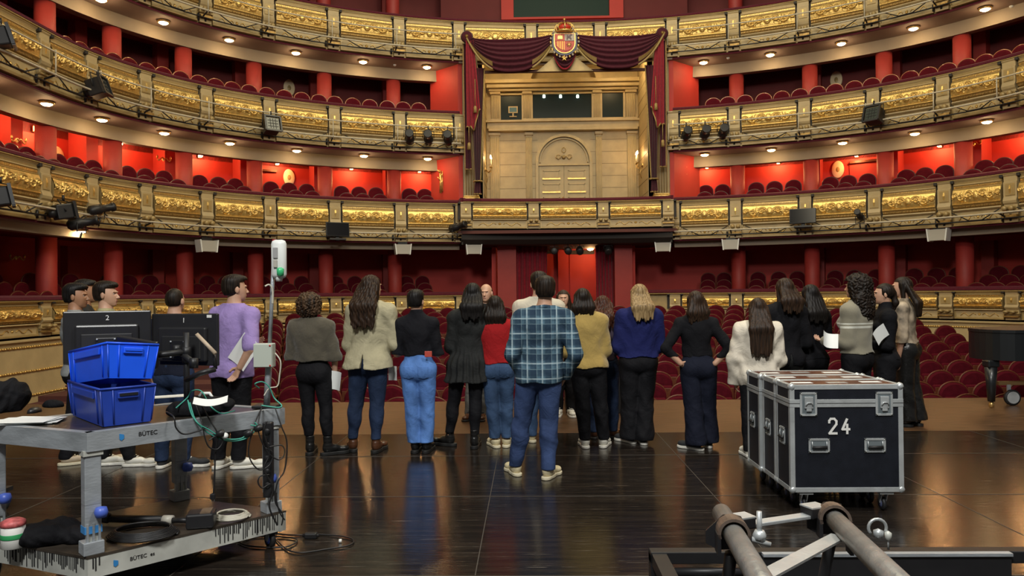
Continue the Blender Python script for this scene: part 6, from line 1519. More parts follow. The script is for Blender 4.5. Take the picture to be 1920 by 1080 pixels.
# ---- things on the table
def pile(name, label, cat, c, size, mt, seed, amp=.02):
    r = np.random.RandomState(seed); q = []
    for k in range(7): q.append(ell((r.uniform(-.35, .35)*size[0], r.uniform(-.3, .3)*size[1], size[2]*r.uniform(.2, .45)), (size[0]*r.uniform(.22, .34), size[1]*r.uniform(.25, .4), size[2]*r.uniform(.35, .55)), .03))
    lo, hi = bounds(q, .03); P_, Q_ = nets(lambda p: np.maximum(evals(q, p)+folds(p, amp*.35, 2.2, seed), -p[:, 2]), lo, hi, .008)
    o = np_mesh(name, [(P_, Q_, mt)], None); o.location = c; return tag(o, label, cat)
cb = W(372, 757, 4.62); pile('bag', 'soft black bag lying on the table among the teal cables', 'bag', (cb.x, cb.y, ZU), (.34, .22, .13), K['bl_tr'], 3)
def papers(px, py, w, h, n, rz, label, seed=1):
    P = G(px, py, ZU+.003); r = random.Random(seed)
    for i in range(n):
        mb = MB(); mb.box((0, 0, 0), (w, h, .0012), PAP); o = mb.build('paper_sheet', None, None, loc=(P.x+r.uniform(-.03, .03), P.y+r.uniform(-.03, .03), ZU+.003+.0035*i)); o.rotation_euler = (0, 0, rz+r.uniform(-.25, .25))
        tag(o, label % ['bottom', 'second', 'middle', 'fourth', 'top'][i] if '%s' in label else label, 'paper', 'loose papers on the table')
papers(52, 791, .30, .21, 5, .1, '%s sheet of the loose paper pile at the left end of the table', 5)
papers(322, 744, .21, .15, 2, .5, 'white paper lying right of the blue bins, %s of two')
P = G(395, 752, ZU+.11); o = sheet((P.x, P.y, ZU+.12), (R_d(-78), 0, R_d(20)), .19, .12, 'white card lying on the black bag')
# white clamp handles beyond the bag
mb = MB(); A = W(384, 722, 4.62); A.z = ZU+.10; mb.tube([A+Vector((-.05, 0, -.10)), A+Vector((-.045, 0, 0)), A+Vector((-.02, 0, .03)), A+Vector((.03, 0, .03)), A+Vector((.05, 0, 0)), A+Vector((.05, 0, -.10))], .010, M['white'], 8); tag(mb.build('hook', None, None, True), 'white bent metal hook between the arm and the lilac shirt', 'hook')
P = G(45, 778, ZU); mb = MB(); mb.lathe([(.0, .034), (.018, .032), (.030, .020), (.034, .0)], mt=M['blackp'], n=18, M=Matrix.Diagonal((1, 1.7, 1, 1))); tag(mb.build('computer_mouse', None, None, loc=(P.x, P.y+.1, ZU)), 'black computer mouse near the left edge of the table', 'computer mouse')
P = G(-8, 782, ZU); pile('jacket', 'black jacket heaped at the far left of the table', 'jacket', (P.x-.10, P.y+.20, ZU), (.24, .24, .24), K['bl_tr'], 8)
P = G(78, 770, ZU); pile('glove', 'small black glove lying left of the blue bins', 'glove', (P.x, P.y+.15, ZU), (.12, .07, .045), K['bl_tr'], 5, .01)

# ---- pole with the white unit
B0 = G(500, 764, ZU); tp = W(515, 449, B0.y)
t = thing('pole', 'upright grey pole clamped to the table end, with red tip', 'pole', (B0.x, B0.y, ZU)); B1 = Vector((tp.x, B0.y, tp.z))
ap = lambda f: Vector((B0.x, B0.y, ZU)).lerp(B1, f)
mb = MB(); mb.tube([ap(0), ap(.36)], .021, M['alu'], 14); mb.build('lower_tube', None, t, True); mb = MB(); mb.tube([ap(.36), ap(.97)], .013, M['alu'], 12); mb.build('upper_tube', None, t, True)
mb = MB(); mb.tube([ap(.34), ap(.38)], .026, M['white'], 14); mb.build('coupling', None, t, True); mb = MB(); mb.tube([ap(.97), ap(1.0)], .015, mat('red_tip', (.25, .01, .02), .5), 10); mb.build('tip', None, t, True)
mb = MB(); mb.box((B0.x, B0.y, ZU+.01), (.16, .12, .02), M['black'], bev=.005); mb.build('clamp', None, t, True)
c = W(523, 486, B0.y-.03); t = thing('dispenser', 'white rounded plastic box with a green drop of liquid on the pole', 'dispenser', (c.x, c.y, c.z-.13))
mb = MB(); mb.box((c.x, c.y, c.z), (.100, .060, .255), M['white'], bev=.028, smooth=True); mb.build('shell', None, t, True)
mb = MB(); mb.box((c.x-.012, c.y-.034, c.z+.04), (.030, .012, .07), mat('grey_plastic', (.3, .3, .3), .5), bev=.003); mb.box((c.x-.012, c.y-.036, c.z-.03), (.025, .012, .05), M['speaker'], bev=.003); mb.build('backplate', None, t, True)
mb = MB(); mb.lathe([(.0, -.03), (.022, -.02), (.024, .02), (.01, .03)], (c.x+.018, c.y-.028, c.z-.085), mat('green_liquid', (.05, .45, .18), .3), 12); mb.lathe([(.02, -.145), (.025, -.12), (.02, -.11)], (c.x, c.y, c.z), M['white'], 12); mb.build('nozzle', None, t, True)
c = W(496, 666, B0.y-.04); t = thing('junction_box', 'pale grey junction box with red corner screws on the pole', 'junction box', (c.x, c.y, c.z-.08))
mb = MB(); mb.box((c.x, c.y, c.z), (.125, .07, .155), mat('grey_box_plastic', (.42, .45, .40), .5), bev=.006); mb.build('case', None, t, True)
mb = MB(); mb.box((c.x, c.y-.037, c.z), (.118, .006, .148), mat('grey_box_lid', (.46, .50, .44), .45), bev=.003); l_ = mb.build('lid', None, t, True)
for sx, sz in ((.05, .065), (.05, -.065)): mb = MB(); mb.lathe([(.006, -.002), (.006, .003)], mt=mat('red_screw', (.5, .03, .02), .4), n=10, M=Matrix.Translation((c.x+sx, c.y-.04, c.z+sz)) @ Matrix.Rotation(PI/2, 4, 'X')); mb.build('screw', None, t, True)

# ---- cables
def smooth_path(pts, n=8):
    pts = [Vector(p) for p in pts]; out = []
    for i in range(len(pts)-1):
        p0 = pts[max(i-1, 0)]; p1 = pts[i]; p2 = pts[i+1]; p3 = pts[min(i+2, len(pts)-1)]
        for k in range(n):
            t = k/n; out.append(.5*((2*p1)+(p2-p0)*t+(2*p0-5*p1+4*p2-p3)*t*t+(3*p1-p0-3*p2+p3)*t**3))
    return out+[pts[-1]]
def edgeY(px):    # depth just in front of the table's right-hand edge at this pixel column
    f = max(-.05, min(1.05, (px-166)/370)); return (Cc.y+(Rr.y-Cc.y)*(f*.92+.0))-.06
def cable(pts, mt, r, label, dy=0., tail=None):
    P = [W(px, py, edgeY(px)+dy+(q[0] if q else 0)) for px, py, *q in pts]
    if tail: P += tail
    mb = MB(); mb.tube(smooth_path(P), r, mt, 6); tag(mb.build('cable', None, None, True), label, 'cable', 'cables on the rolling table')
cable([(330, 765, .2), (352, 745, .25), (360, 733, .2), (378, 734, .2), (395, 762, .1), (415, 775, .1), (440, 770, .15)], M['cabg'], .0042, 'teal cable looping over the black bag')
cable([(356, 755, .1), (368, 790, 0), (392, 806), (420, 822), (452, 822), (470, 808), (484, 802), (478, 792)], M['cabg'], .0042, 'teal cable sagging along the table edge, upper strand')
cable([(352, 750, .12), (362, 782, .02), (388, 810, .01), (424, 826, .01), (456, 824), (474, 812), (480, 800), (470, 797)], M['cabg'], .0042, 'teal cable sagging along the table edge, lower strand')
cable([(486, 728, .2), (478, 720, .1), (492, 716, .1), (505, 726, .1), (514, 746, .1), (528, 760, .05), (520, 764, .05), (490, 760, .1)], M['cabg'], .0042, 'teal cable coiled at the foot of the pole')
cable([(516, 662, .15), (526, 678, .12), (524, 705, .12), (520, 724, .12), (505, 728, .12), (495, 742, .12)], M['cabw'], .0045, 'pale cable running from the junction box down the pole')
cable([(497, 537, .15), (505, 534, .15), (511, 545, .15), (511, 570, .15)], M['cabw'], .006, 'short white hose curling beside the upper pole')
cable([(312, 772, .1), (326, 782), (330, 802), (345, 814), (372, 808), (390, 800)], M['cab'], .0045, 'black cable drooping over the table edge near the bins')
cable([(362, 745, .12), (378, 790, .02), (384, 820), (392, 838), (408, 842), (418, 826), (405, 818), (392, 826)], M['cab'], .0045, 'black cable making a loop under the table edge')
cable([(372, 750, .1), (395, 790, .02), (408, 815), (404, 850, .02), (402, 900, .02), (400, 925, .02)], M['cab'], .0045, 'black cable hanging straight down to a plug')
P = W(399, 931, edgeY(400)+.02); mb = MB(); mb.box((0, 0, 0), (.03, .025, .035), M['cab'], bev=.005); mb.tube([(-.008, 0, -.03), (-.008, 0, -.01)], .003, M['alu'], 6); mb.tube([(.008, 0, -.03), (.008, 0, -.01)], .003, M['alu'], 6); tag(mb.build('plug', None, None, loc=tuple(P)), 'black plug dangling under the table edge', 'plug')
cable([(492, 762, .1), (476, 800), (466, 850), (484, 880), (505, 872), (512, 850), (498, 840)], M['cab'], .0045, 'black cable hanging in a wide curve beside the right leg')
cable([(490, 765, .08), (484, 805), (500, 845), (522, 862), (534, 850), (528, 835), (505, 838)], M['cab'], .0045, 'black cable twisted round the right leg, upper coil')
cable([(516, 765, .05), (528, 800), (538, 830), (534, 880), (520, 905), (516, 940), (530, 965), (528, 985)], M['cab'], .0045, 'black cable running down the outside of the right leg')
cable([(500, 790), (495, 812), (505, 850), (495, 880), (512, 915), (505, 950), (520, 985)], M['cab'], .0055, 'thick black cable bundled against the right leg')
cable([(505, 890), (488, 893), (484, 905), (492, 915), (508, 908), (516, 930), (524, 960), (534, 975)], M['cab'], .0045, 'black cable looped low at the right leg')
for px, py in ((413, 813), (465, 813), (484, 803)): 
    P = W(px, py, edgeY(px)-.005); mb = MB(); mb.lathe([(.0, -.03), (.02, -.02), (.022, .02), (0, .03)], mt=M['cab'], n=10, M=Matrix.Rotation(1.2, 4, 'Y')); tag(mb.build('cable_tie', None, None, loc=tuple(P)), 'black wrap holding the teal cables, %s' % {413: 'leftmost', 465: 'middle', 484: 'rightmost'}[px], 'cable wrap')
P = W(422, 817, edgeY(422)-.02); mb = MB(); mb.lathe([(.0, -.012), (.018, -.008), (.02, .005), (0, .012)], mt=M['white'], n=12, M=Matrix.Rotation(PI/2, 4, 'X')); tag(mb.build('cap', None, None, loc=tuple(P)), 'round white cap hanging in the teal cables', 'cap')
# socket strip on the right leg
p = legp[1]; t = thing('socket_strip', 'black socket strip strapped upright to the right table leg', 'socket strip', (p.x+.02, p.y-.10, .36)); mb = MB(); mb.box((0, 0, .24), (.06, .05, .48), M['blackp'], bev=.008); mb.build('case', None, t)
for k in range(5): mb = MB(); mb.lathe([(.02, -.006), (.022, .0), (.018, .004)], mt=M['black'], n=14, M=Matrix.Translation((0, -.027, .08+.085*k)) @ Matrix.Rotation(PI/2, 4, 'X')); mb.build('socket', None, t)
# cables on the floor
def fcable(pts, mt, r, label):
    mb = MB(); mb.tube(smooth_path([(*G(px, py, r+.004).xy, r+.004) for px, py in pts]), r, mt, 6); tag(mb.build('cable', None, None, True), label, 'cable', 'cables on the floor')
fcable([(450, 1018), (490, 1000), (540, 1003), (570, 1003)], M['cab'], .005, 'black cable on the floor running to the adaptor')
fcable([(597, 1002), (640, 1005), (662, 1012), (655, 1022), (610, 1030), (560, 1036), (530, 1024), (505, 990), (520, 960)], M['cab'], .005, 'black cable looping on the floor right of the table')
fcable([(440, 1015), (480, 1006), (545, 1008), (556, 1016), (530, 1026), (470, 1024), (446, 1016)], M['cab'], .005, 'flat loop of black cable under the castor')
P = G(583, 1004, .02); mb = MB(); mb.box((0, 0, 0), (.085, .045, .04), M['cab'], bev=.01); mb.tube([(-.055, 0, 0), (.055, 0, 0)], .012, M['cab'], 8); tag(mb.build('adaptor', None, None, loc=tuple(P)), 'black connector block on the floor right of the table', 'connector')
P = G(638, 1014, .012); mb = MB(); mb.lathe([(.0, -.012), (.012, -.008), (.010, .01)], mt=M['white'], n=10); tag(mb.build('cap', None, None, loc=tuple(P)), 'tiny white cap on the floor inside the cable loop', 'cap')

# ---- things on the lower shelf
def L_(px, py, z=ZL): return G(px, py, z)
A, B = L_(205, 972, ZL+.04), L_(318, 975, ZL+.04)
t = thing('floor_stand', 'black folded tube stand lying on the lower shelf', 'stand', (A.x, A.y, ZL)); dv = (B-A)
mb = MB(); mb.tube([A, A+dv*.92], .024, M['black'], 14); mb.build('outer_tube', None, t, True); mb = MB(); mb.tube([A+dv*.9, A+dv*1.05], .029, M['speaker'], 14); mb.build('collar', None, t, True)
mb = MB(); mb.tube([A+dv*1.05, A+dv*1.35], .016, M['black'], 12); mb.build('inner_tube', None, t, True); mb = MB(); mb.tube([A+Vector((-.13, 0, .03)), A], [.045, .03], M['black'], 10); mb.lathe([(.0, -.02), (.03, -.02), (.03, .02), (0, .02)], tuple(A+Vector((-.1, -.04, .035))), M['knob'], 14); mb.build('foot', None, t, True)
P = L_(371, 992); mb = MB(); mb.box((0, 0, .048), (.16, .13, .09), M['blackp'], bev=.012); mb.box((.03, -.0, .095), (.06, .11, .006), mat('worn_brown_patch', (.16, .11, .07), .5)); o = mb.build('power_supply', None, None, loc=(P.x, P.y+.05, ZL)); o.rotation_euler = (0, 0, .25); tag(o, 'black box at the end of the tube stand on the lower shelf', 'box')
def coil(px, py, r, n, mt, cr, label, sq=1., nm='cable_coil'):
    P = L_(px, py); pts = []; rr = random.Random(int(px))
    for k in range(n*18+1): a = k*2*PI/18; q = r*(1-.25*(k/(n*18)))+rr.uniform(-.004, .004); pts.append((P.x+q*math.cos(a), P.y+.0+sq*q*math.sin(a), ZL+cr+.005+.0055*(k/18)))
    mb = MB(); mb.tube(pts, cr, mt, 6); tag(mb.build(nm, None, None, True), label, 'cable coil')
coil(268, 1005, .20, 7, M['cab'], .006, 'coil of black cable on the lower shelf in front of the tube stand', .8)
coil(434, 972, .115, 5, M['cabw'], .006, 'coil of pale cable on the lower shelf near the right leg', .9)
P = L_(95, 1022); pile('cloth_heap', 'crumpled black cloth heap on the lower shelf behind the near leg', 'cloth', (P.x, P.y+.08, ZL), (.34, .26, .13), K['bl_tr'], 11)
P = L_(25, 1026); t = thing('tape_tub', 'white tub with green band and red top on the lower shelf', 'tub', (P.x, P.y, ZL))
mb = MB(); mb.lathe([(.055, 0), (.062, .005), (.060, .13), (.05, .135)], mt=M['wht'], n=24); mb.build('tub', None, t); mb = MB(); mb.lathe([(.063, .055), (.0635, .058), (.063, .08), (.062, .082)], mt=mat('green_band', (.03, .30, .10), .5), n=24); mb.build('band', None, t)
mb = MB(); mb.lathe([(.056, .12), (.064, .125), (.062, .148), (.04, .16), (0, .162)], mt=mat('red_white_cap', (.55, .12, .12), .5, 0, .5, 30), n=24); mb.build('lid', None, t)
mb = MB(); q = legp[0]; mb.box((0, 0, 0), (.088, .074, .04), mat('blue_tape', (.05, .25, .6), .5), Matrix.Translation((q.x, q.y, .375)) @ ez); mb.build('tape_band', None, T, True)
P = G(4, 958); t = thing('castor', 'black swivel castor of something cut off by the left edge', 'castor', (P.x, P.y, 0)); mb = MB(); mb.lathe([(.0, -.02), (.05, -.02), (.06, 0), (.05, .02), (0, .02)], mt=M['rubber'], n=20, M=Matrix.Translation((0, 0, .06)) @ Matrix.Rotation(PI/2, 4, 'X')); mb.build('wheel', None, t); mb = MB(); mb.prism([(-.05, .16), (.04, .16), (.03, .06), (-.01, .05)], -.03, -.022, 'y', M['black']); mb.box((0, 0, .17), (.12, .08, .03), M['black']); mb.tube([(0, 0, .18), (-.05, .02, .45)], .02, M['black'], 8); mb.build('fork', None, t)

# ------------------------------------------------------------------ flight cases
M['edge'] = mat('aluminium_edging', (.50, .53, .54), .34, .40, .15, 8, .08, 60); M['lam'] = mat('black_laminate', (.010, .012, .018), .38, 0, .2, 12, .15, 220); M['lid'] = mat('brown_case_lid', (.09, .028, .016), .35, 0, .25, 8)
FLc = W(1475, 740, 5.55); X0 = (W(1474, 700, 5.62)).x; X1 = (W(1684, 700, 5.62)).x
def flight_case(y0, y1, label, front=True, z0=.155, z1=.945, dx=0., zl=.81, x0=None, x1=None):
    x0 = (x0 or X0)+dx; x1 = (x1 or X1)+dx; t = thing('flight_case', label, 'flight case', ((x0+x1)/2, (y0+y1)/2, 0), 0, 'black flight cases'); cx, cy = (x0+x1)/2, (y0+y1)/2; wx_, wy_ = x1-x0, y1-y0
    mb = MB(); mb.box((cx, cy, (z0+zl)/2), (wx_-.008, wy_-.008, zl-z0), M['lam']); mb.build('body', None, t, True)
    mb = MB(); mb.box((cx, cy, (zl+z1)/2), (wx_-.008, wy_-.008, z1-zl-.004), M['lam']); mb.box((cx, cy, z1-.003), (wx_-.03, wy_-.03, .006), M['lid']); mb.build('lid', None, t, True)
    e = .036; mb = MB()
    for x in (x0+e/2, x1-e/2):
        for y in (y0+e/2, y1-e/2): mb.box((x, y, (z0+z1)/2), (e, e, z1-z0), M['edge'], bev=.003)
    for z in (z0+e/2, z1-e/2+.002):
        for y in (y0+e/2, y1-e/2): mb.box((cx, y, z), (wx_, e, e), M['edge'], bev=.003)
        for x in (x0+e/2, x1-e/2): mb.box((x, cy, z), (e, wy_, e), M['edge'], bev=.003)
    mb.box((cx, cy, zl), (wx_+.003, wy_+.003, .058), M['edge'], bev=.002); mb.box((cx, cy, zl), (wx_+.005, wy_+.005, .004), M['cab']); mb.build('edging', None, t, True)
    for x in (x0+.018, x1-.018):
        for y in (y0+.018, y1-.018):
            for z in (z0+.018, z1-.014): mb = MB(); mb.lathe([(.0, -.03), (.022, -.02), (.03, 0), (.022, .02), (0, .03)], (x, y, z), M['edge'], 12); mb.build('ball_corner', None, t, True)
    for x in (x0+.12, x1-.12):
        for y in (y0+.06, y1-.06):
            mb = MB(); mb.box((x, y, z0-.012), (.10, .09, .015), M['edge']); mb.prism([(-.02, 0), (.03, 0), (.04, -.07), (.02, -.08)], -.024, -.018, 'x', M['edge'], Matrix.Translation((x, y, z0-.02))); mb.prism([(-.02, 0), (.03, 0), (.04, -.07), (.02, -.08)], .018, .024, 'x', M['edge'], Matrix.Translation((x, y, z0-.02))); mb.build('castor_fork', None, t, True)
            mb = MB(); mb.lathe([(.0, -.015), (.04, -.015), (.05, -.008), (.05, .008), (.04, .015), (0, .015)], mt=M['rubber'], n=20, M=Matrix.Translation((x, y+.03, .051)) @ Matrix.Rotation(PI/2, 4, 'Y')); mb.lathe([(.0, -.017), (.03, -.017), (.03, .017), (0, .017)], mt=mat('blue_wheel', (.06, .07, .14), .5), n=16, M=Matrix.Translation((x, y+.03, .051)) @ Matrix.Rotation(PI/2, 4, 'Y')); mb.build('castor_wheel', None, t, True)
    def dish(cx_, cz, w, h, side, kind):
        if side == 'front': fr = Matrix.Translation((cx_, y0, cz))
        else: fr = Matrix.Translation((x0, cx_, cz)) @ Matrix.Rotation(-PI/2, 4, 'Z')
        mb = MB(); b = .016
        for q in ((0, h/2-b/2, w, b), (0, -h/2+b/2, w, b), (-w/2+b/2, 0, b, h), (w/2-b/2, 0, b, h)): mb.box((q[0], -.003, q[1]), (q[2], .008, q[3]), M['edge'], fr, .002)
        mb.box((0, .0, 0), (w-.02, .006, h-.02), mat('recess_steel', (.22, .26, .28), .4, .4), fr)
        for sx in (-1, 1):
            for sz in (-1, 1): mb.lathe([(.005, -.002), (.004, .003)], mt=M['alul'], n=8, M=fr @ Matrix.Translation((sx*(w/2-.01), -.008, sz*(h/2-.01))) @ Matrix.Rotation(PI/2, 4, 'X'))
        if kind == 'latch':
            o = mb.build('latch', None, t, True); m2_ = MB(); m2_.box((0, -.012, .012), (w*.50, .014, h*.50), M['edge'], fr, .004); m2_.tube([fr @ Vector((-.026, -.02, -.012)), fr @ Vector((-.014, -.026, .012)), fr @ Vector((.014, -.026, .012)), fr @ Vector((.026, -.02, -.012))], .005, M['edge'], 6); m2_.box((0, -.014, -.042), (w*.3, .01, .02), M['edge'], fr, .002)
            m2_.build('butterfly', None, o, False) if False else m2_.build('latch_tongue', None, t, True)
        else:
            o = mb.build('handle_dish', None, t, True); m2_ = MB(); m2_.tube([fr @ Vector((-w*.34, -.016, -.012)), fr @ Vector((w*.34, -.016, -.012))], .012, M['rubber'], 8)
            for s in (-1, 1): m2_.tube([fr @ Vector((s*w*.34, -.016, -.012)), fr @ Vector((s*w*.34, -.008, h*.3))], .004, M['edge'], 6)
            m2_.build('handle', None, t, True)
    if front:
        dish(x0+.135, .805, .125, .175, 'front', 'latch'); dish(x1-.14, .805, .125, .175, 'front', 'latch')
        dish(x0+.21, .50, .155, .105, 'front', 'h'); dish(x1-.21, .50, .155, .105, 'front', 'h')
    dish((y0+y1)/2, .55, .11, .13, 'left', 'h')
    # paper labels on the lid
    r = random.Random(int(y0*100))
    for k in range(3):
        mb = MB(); xx = x0+.14+.26*k; mb.box((xx, cy+r.uniform(-.03, .03), z1+.001), (.15, .07, .001), [PAP, M['edge'], PAP][k]); mb.build('paper_label', None, t, True)
    return t
fc = flight_case(5.55, 5.87, 'front black flight case with silver edges, marked 24 in white')
cu_fr = Matrix.Translation(((X0+X1)/2-.055, 5.55-.002, .640)); 
def digits(fr, parent):
    hgt, wd_, st_ = .115, .052, .016
    mb = MB(); pts = [(-wd_*.5, hgt*.25), (-wd_*.5, hgt*.36), (-wd_*.28, hgt*.49), (wd_*.22, hgt*.49), (wd_*.5, hgt*.34), (wd_*.48, hgt*.14), (-wd_*.5, -hgt*.44), (wd_*.52, -hgt*.44)]
    kk = [0]
    def stroke(mb, P_, off):
        for a, b in zip(P_[:-1], P_[1:]):
            a = Vector((a[0]+off, 0, a[1])); b = Vector((b[0]+off, 0, b[1])); d = (b-a).normalized(); n = Vector((-d.z, 0, d.x))*st_/2; a -= d*st_*.35; b += d*st_*.35
            mb.prism([((a+n).x, (a+n).z), ((b+n).x, (b+n).z), ((b-n).x, (b-n).z), ((a-n).x, (a-n).z)], -.001-.0004*kk[0], 0, 'y', M['wht'], fr); kk[0] += 1
    stroke(mb, pts, -.047); mb.build('numeral', None, parent, True)
    mb = MB(); stroke(mb, [(wd_*.16, hgt*.46), (-wd_*.48, -hgt*.18), (wd_*.5, -hgt*.18)], .047); stroke(mb, [(wd_*.18, hgt*.12), (wd_*.18, -hgt*.44)], .047); mb.build('numeral', None, parent, True)
digits(cu_fr, fc)
flight_case(5.885, 6.20, 'middle black flight case directly behind the one marked 24', False)
flight_case(6.215, 6.56, 'rearmost black flight case, farthest from the front', False, dx=-.02)

# ------------------------------------------------------------------ piano, black box
P0 = G(1832, 765); zt = 1.10; dd = P0.y-.25
t = thing('grand_piano', 'closed black grand piano cut off by the right edge', 'piano', (P0.x+.3, dd+.4, 0))
xl = W(1828, 650, dd+.45).x; out = [(xl+.35*(1-math.cos(a)), dd+.45-.45*math.sin(a)*1.0) for a in lin(-PI/2+.2, PI/2, 14)][::-1]
out = [(xl+1.9, dd), *out, (xl+.7, dd+1.0), (xl+1.2, dd+1.35), (xl+1.9, dd+1.45)]
M['lacq'] = mat('black_satin_lacquer', (.008, .010, .012), .35, coat=.2)
mb = MB(); mb.prism(out, .66, 1.03, 'z', M['lacq']); mb.build('case', None, t, True)
cxo = sum(p[0] for p in out)/len(out); cyo = sum(p[1] for p in out)/len(out)
mb = MB(); mb.prism([(cxo+(x-cxo)*1.015, cyo+(y-cyo)*1.03) for x, y in out], 1.035, 1.075, 'z', M['lacq']); mb.build('lid', None, t, True)
for x, y in ((W(1858, 700, dd+.25).x, dd+.25), (xl+1.6, dd+.2), (xl+1.6, dd+1.2)):
    mb = MB(); mb.box((x, y, .61), (.16, .16, .10), M['lacq'], bev=.02); mb.lathe([(.045, .09), (.06, .3), (.08, .56)], (x, y, 0), M['lacq'], 16); mb.build('leg', None, t, True)
    mb = MB(); mb.lathe([(.0, .0), (.03, .01), (.035, .05), (.02, .09)], (x, y, 0), M['brass'], 14); mb.build('castor', None, t, True)
c = G(1898, 760); t = thing('dolly', 'wooden dolly with a big silver castor under the piano', 'dolly', (c.x, c.y, 0))
mb = MB(); mb.box((c.x+.35, c.y+.1, .30), (1.0, .12, .05), mat('dolly_wood', (.22, .13, .05), .5), bev=.006); mb.build('beam', None, t, True)
mb = MB(); mb.lathe([(.0, -.025), (.05, -.03), (.085, -.025), (.11, -.02), (.11, .02), (.085, .025), (0, .025)], mt=M['rubber'], n=24, M=Matrix.Translation((c.x, c.y, .11)) @ Matrix.Rotation(PI/2, 4, 'X')); mb.lathe([(.0, -.034), (.082, -.033), (.085, -.028), (.085, .028), (.082, .033), (0, .034)], mt=M['edge'], n=20, M=Matrix.Translation((c.x, c.y, .11)) @ Matrix.Rotation(PI/2, 4, 'X'), smooth=False); mb.build('castor_wheel', None, t, True)
mb = MB(); mb.box((c.x-.02, c.y+.04, .20), (.05, .02, .17), M['edge']); mb.build('fork', None, t, True)
a, b = G(1062, 776), G(1176, 776); z_ = W(1062, 692, a.y).z
t = thing('platform_box', 'low black box on the stage edge behind the standing people', 'box', ((a.x+b.x)/2, a.y+.3, 0)); mb = MB(); mb.box(((a.x+b.x)/2, a.y+.3, z_/2), (b.x-a.x, .6, z_), M['rubber'], bev=.01); mb.build('case', None, t, True)
mb = MB(); mb.box(((a.x+b.x)/2, a.y+.3, z_+.008), (b.x-a.x+.02, .62, .016), M['black'], bev=.004); mb.build('top', None, t, True)

# ------------------------------------------------------------------ pipe trolley in the right foreground
t = thing('pipe_trolley', 'steel pipe frame with clamps over a black base at bottom right', 'trolley', (.6, 2.0, 0))
def pipe(a, b, ext, r, nm):
    d = (b-a); e = a+d*ext; mb = MB(); mb.tube([a, e, e+d.normalized()*.12+Vector((0, 0, -.10)), Vector((e.x+d.normalized().x*.16, e.y+d.normalized().y*.16, .05))], r, M['steel'], 20); mb.build(nm, None, t, True)
    mb = MB(); mb.tube([a-d.normalized()*.004, a], r*.8, M['dark'], 16); mb.build('pipe_mouth', None, t, True); return d
a1, b1 = W(1353, 962, 2.06), W(1421, 1080, 1.50); a2, b2 = W(1553, 962, 2.16), W(1672, 1080, 1.52)
d1 = pipe(a1, b1, 1.35, .0255, 'pipe'); d2 = pipe(a2, b2, 1.35, .0255, 'pipe')
def clampring(c, d, r, nm='clamp'):
    d = d.normalized(); x = d.cross(Vector((0, 0, 1))).normalized(); z = x.cross(d); m4 = Matrix.Identity(4)
    for i in range(3): m4[i][0] = x[i]; m4[i][1] = d[i]; m4[i][2] = z[i]; m4[i][3] = c[i]
    mb = MB(); w = .03
    pts = [(r*1.25*math.cos(a), r*1.25*math.sin(a)) for a in lin(-.3, PI+.3, 16)]; inn = [(r*1.02*math.cos(a), r*1.02*math.sin(a)) for a in lin(PI+.3, -.3, 16)]
    q = pts+inn; n = len(pts)
    for i in range(n-1): mb.prism([pts[i], pts[i+1], inn[n-2-i], inn[n-1-i]], -w, w, 'y', mat('rusty_steel', (.20, .15, .12), .5, .6, .4, 25), m4)
    mb.build(nm, None, t, True)
    mb = MB(); mb.prism([(-r*1.3, -.045), (-r*1.3, .0), (-r*.8, r*1.05), (-.2*r, r*1.22), (r*.6, r*1.15), (r*1.3, .015), (r*2.0, -.005), (r*2.0, -.035), (r*1.1, -.05)], -w*1.15, -w*.9, 'y', M['black'], m4)
    mb.prism([(-r*1.3, .0), (-r*1.3, -.09), (-r*1.02, -.09), (-r*1.02, .0)], -w, w, 'y', M['black'], m4); mb.prism([(r*1.02, .0), (r*1.02, -.05), (r*1.3, -.05), (r*1.3, .0)], -w, w, 'y', M['black'], m4); mb.build('clamp_plate', None, t, True); return m4
c1 = a1.lerp(b1, .38); m41 = clampring(c1, d1, .031); c2 = a2.lerp(b2, .12); m42 = clampring(c2, d2, .033)
# cross bar between the pipe ends
A, B = W(1378, 968, 2.02), W(1538, 966, 2.13)
mb = MB(); v = (B-A); L4 = Matrix.Translation((A+B)/2) @ Matrix.Rotation(math.atan2(v.y, v.x), 4, 'Z'); ln = v.length
mb.box((0, 0, -.012), (ln*.72, .035, .010), M['edge'], L4, .002); mb.build('cross_bar', None, t, True)
for s in (-1, 1): mb = MB(); mb.box((s*ln*.42, 0, -.002), (.055, .05, .030), M['black'], L4, .004); mb.box((s*ln*.42, 0, .014), (.056, .05, .004), M['edge'], L4); mb.build('end_block', None, t, True)
# flat diagonal brace
A, B = W(1432, 1078, 1.62), W(1573, 1003, 1.95); v = B-A; mb = MB(); n = v.cross(Vector((0, 0, 1))).normalized(); h = .020
mb.add([A-n*h, A+n*h, B+n*h, B-n*h, A-n*h-Vector((0,0,.006)), A+n*h-Vector((0,0,.006)), B+n*h-Vector((0,0,.006)), B-n*h-Vector((0,0,.006))], [(0,1,2,3), (7,6,5,4), (0,4,5,1), (1,5,6,2), (2,6,7,3), (3,7,4,0)], M['edge']); mb.build('brace', None, t, True)
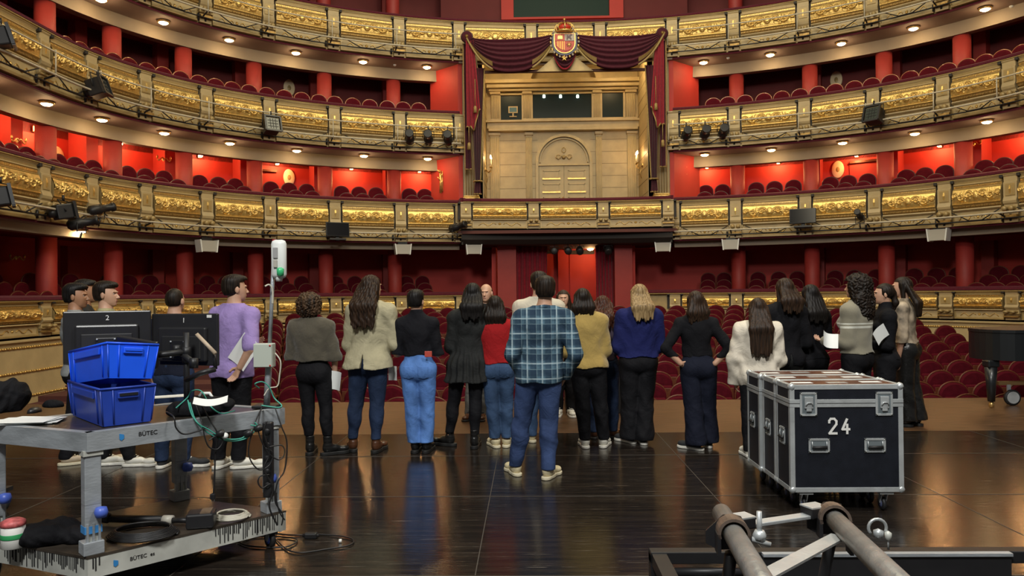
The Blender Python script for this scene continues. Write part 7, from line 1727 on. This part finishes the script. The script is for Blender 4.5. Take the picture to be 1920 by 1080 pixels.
# bolts, lever and shackle
P = W(1424, 1003, 1.92); mb = MB(); mb.tube([P+Vector((0, 0, -.01)), P+Vector((0, 0, .06))], .007, M['edge'], 8); mb.lathe([(.016, -.012), (.018, 0), (.012, .012)], tuple(P), M['edge'], 8); mb.tube([P+Vector((-.02, 0, -.01)), P+Vector((.025, -.01, -.022))], .007, M['edge'], 6); mb.build('bolt', None, t, True)
P = W(1645, 990, 2.05); mb = MB(); mb.tube([P+Vector((.024*math.cos(a), 0, .024*math.sin(a))) for a in lin(-.6, 3.9, 14)], .0045, M['edge'], 8); mb.build('shackle', None, t, True)
mb = MB(); mb.lathe([(0, -.014), (.013, -.008), (.013, .008), (0, .014)], tuple(P+Vector((-.002, -.01, -.012))), M['edge'], 10); mb.lathe([(0, -.014), (.009, -.008), (.009, .008), (0, .014)], tuple(P+Vector((.024, -.01, -.018))), M['alul'], 10); mb.tube([P+Vector((.024, -.01, -.02)), P+Vector((.024, -.01, -.055))], .003, M['edge'], 6); mb.build('shackle_pin', None, t, True)
# struts down to the base
YB_ = 3.15
for c in (c1, c2): mb = MB(); mb.tube([c+Vector((0, .02, -.06)), Vector((c.x, c.y+.25, .42))], .016, M['black'], 8); mb.build('strut', None, t, True)
zb = W(1300, 1031, YB_).z; xL = W(1218, 1040, YB_).x; xp0, xp1 = W(1424, 1040, YB_).x, W(1884, 1040, YB_).x; xR = xp1+.5
mb = MB(); mb.box(((xL+xR)/2, YB_, zb-.025), (xR-xL, .06, .05), M['black'], bev=.004); mb.box((xL+.035, YB_, zb/2-.0), (.07, .06, zb-.02), M['black'], bev=.004); mb.box(((xL+xR)/2, YB_, .06), (xR-xL, .06, .06), M['black'], bev=.004); mb.box((xR-.035, YB_, zb/2), (.07, .06, zb-.02), M['black'])
mb.box((xL+.035, 2.55, zb-.03), (.06, 1.2, .05), M['black']); mb.box((xR-.035, 2.55, zb-.03), (.06, 1.2, .05), M['black']); mb.build('base_frame', None, t, True)
mb = MB(); mb.tube([(xL+.09, YB_-.02, zb-.085), (xp0, YB_-.02, zb-.085)], .018, M['black'], 10); mb.build('rail', None, t, True)
mb = MB(); mb.box(((xp0+xp1)/2, YB_-.04, zb/2-.0), (xp1-xp0, .012, zb-.02), M['blackp'], bev=.003); mb.box(((xp0+xp1)/2, YB_-.04, zb-.006), (xp1-xp0, .03, .012), M['alu']); mb.build('panel', None, t, True)
bpy.context.view_layer.update()
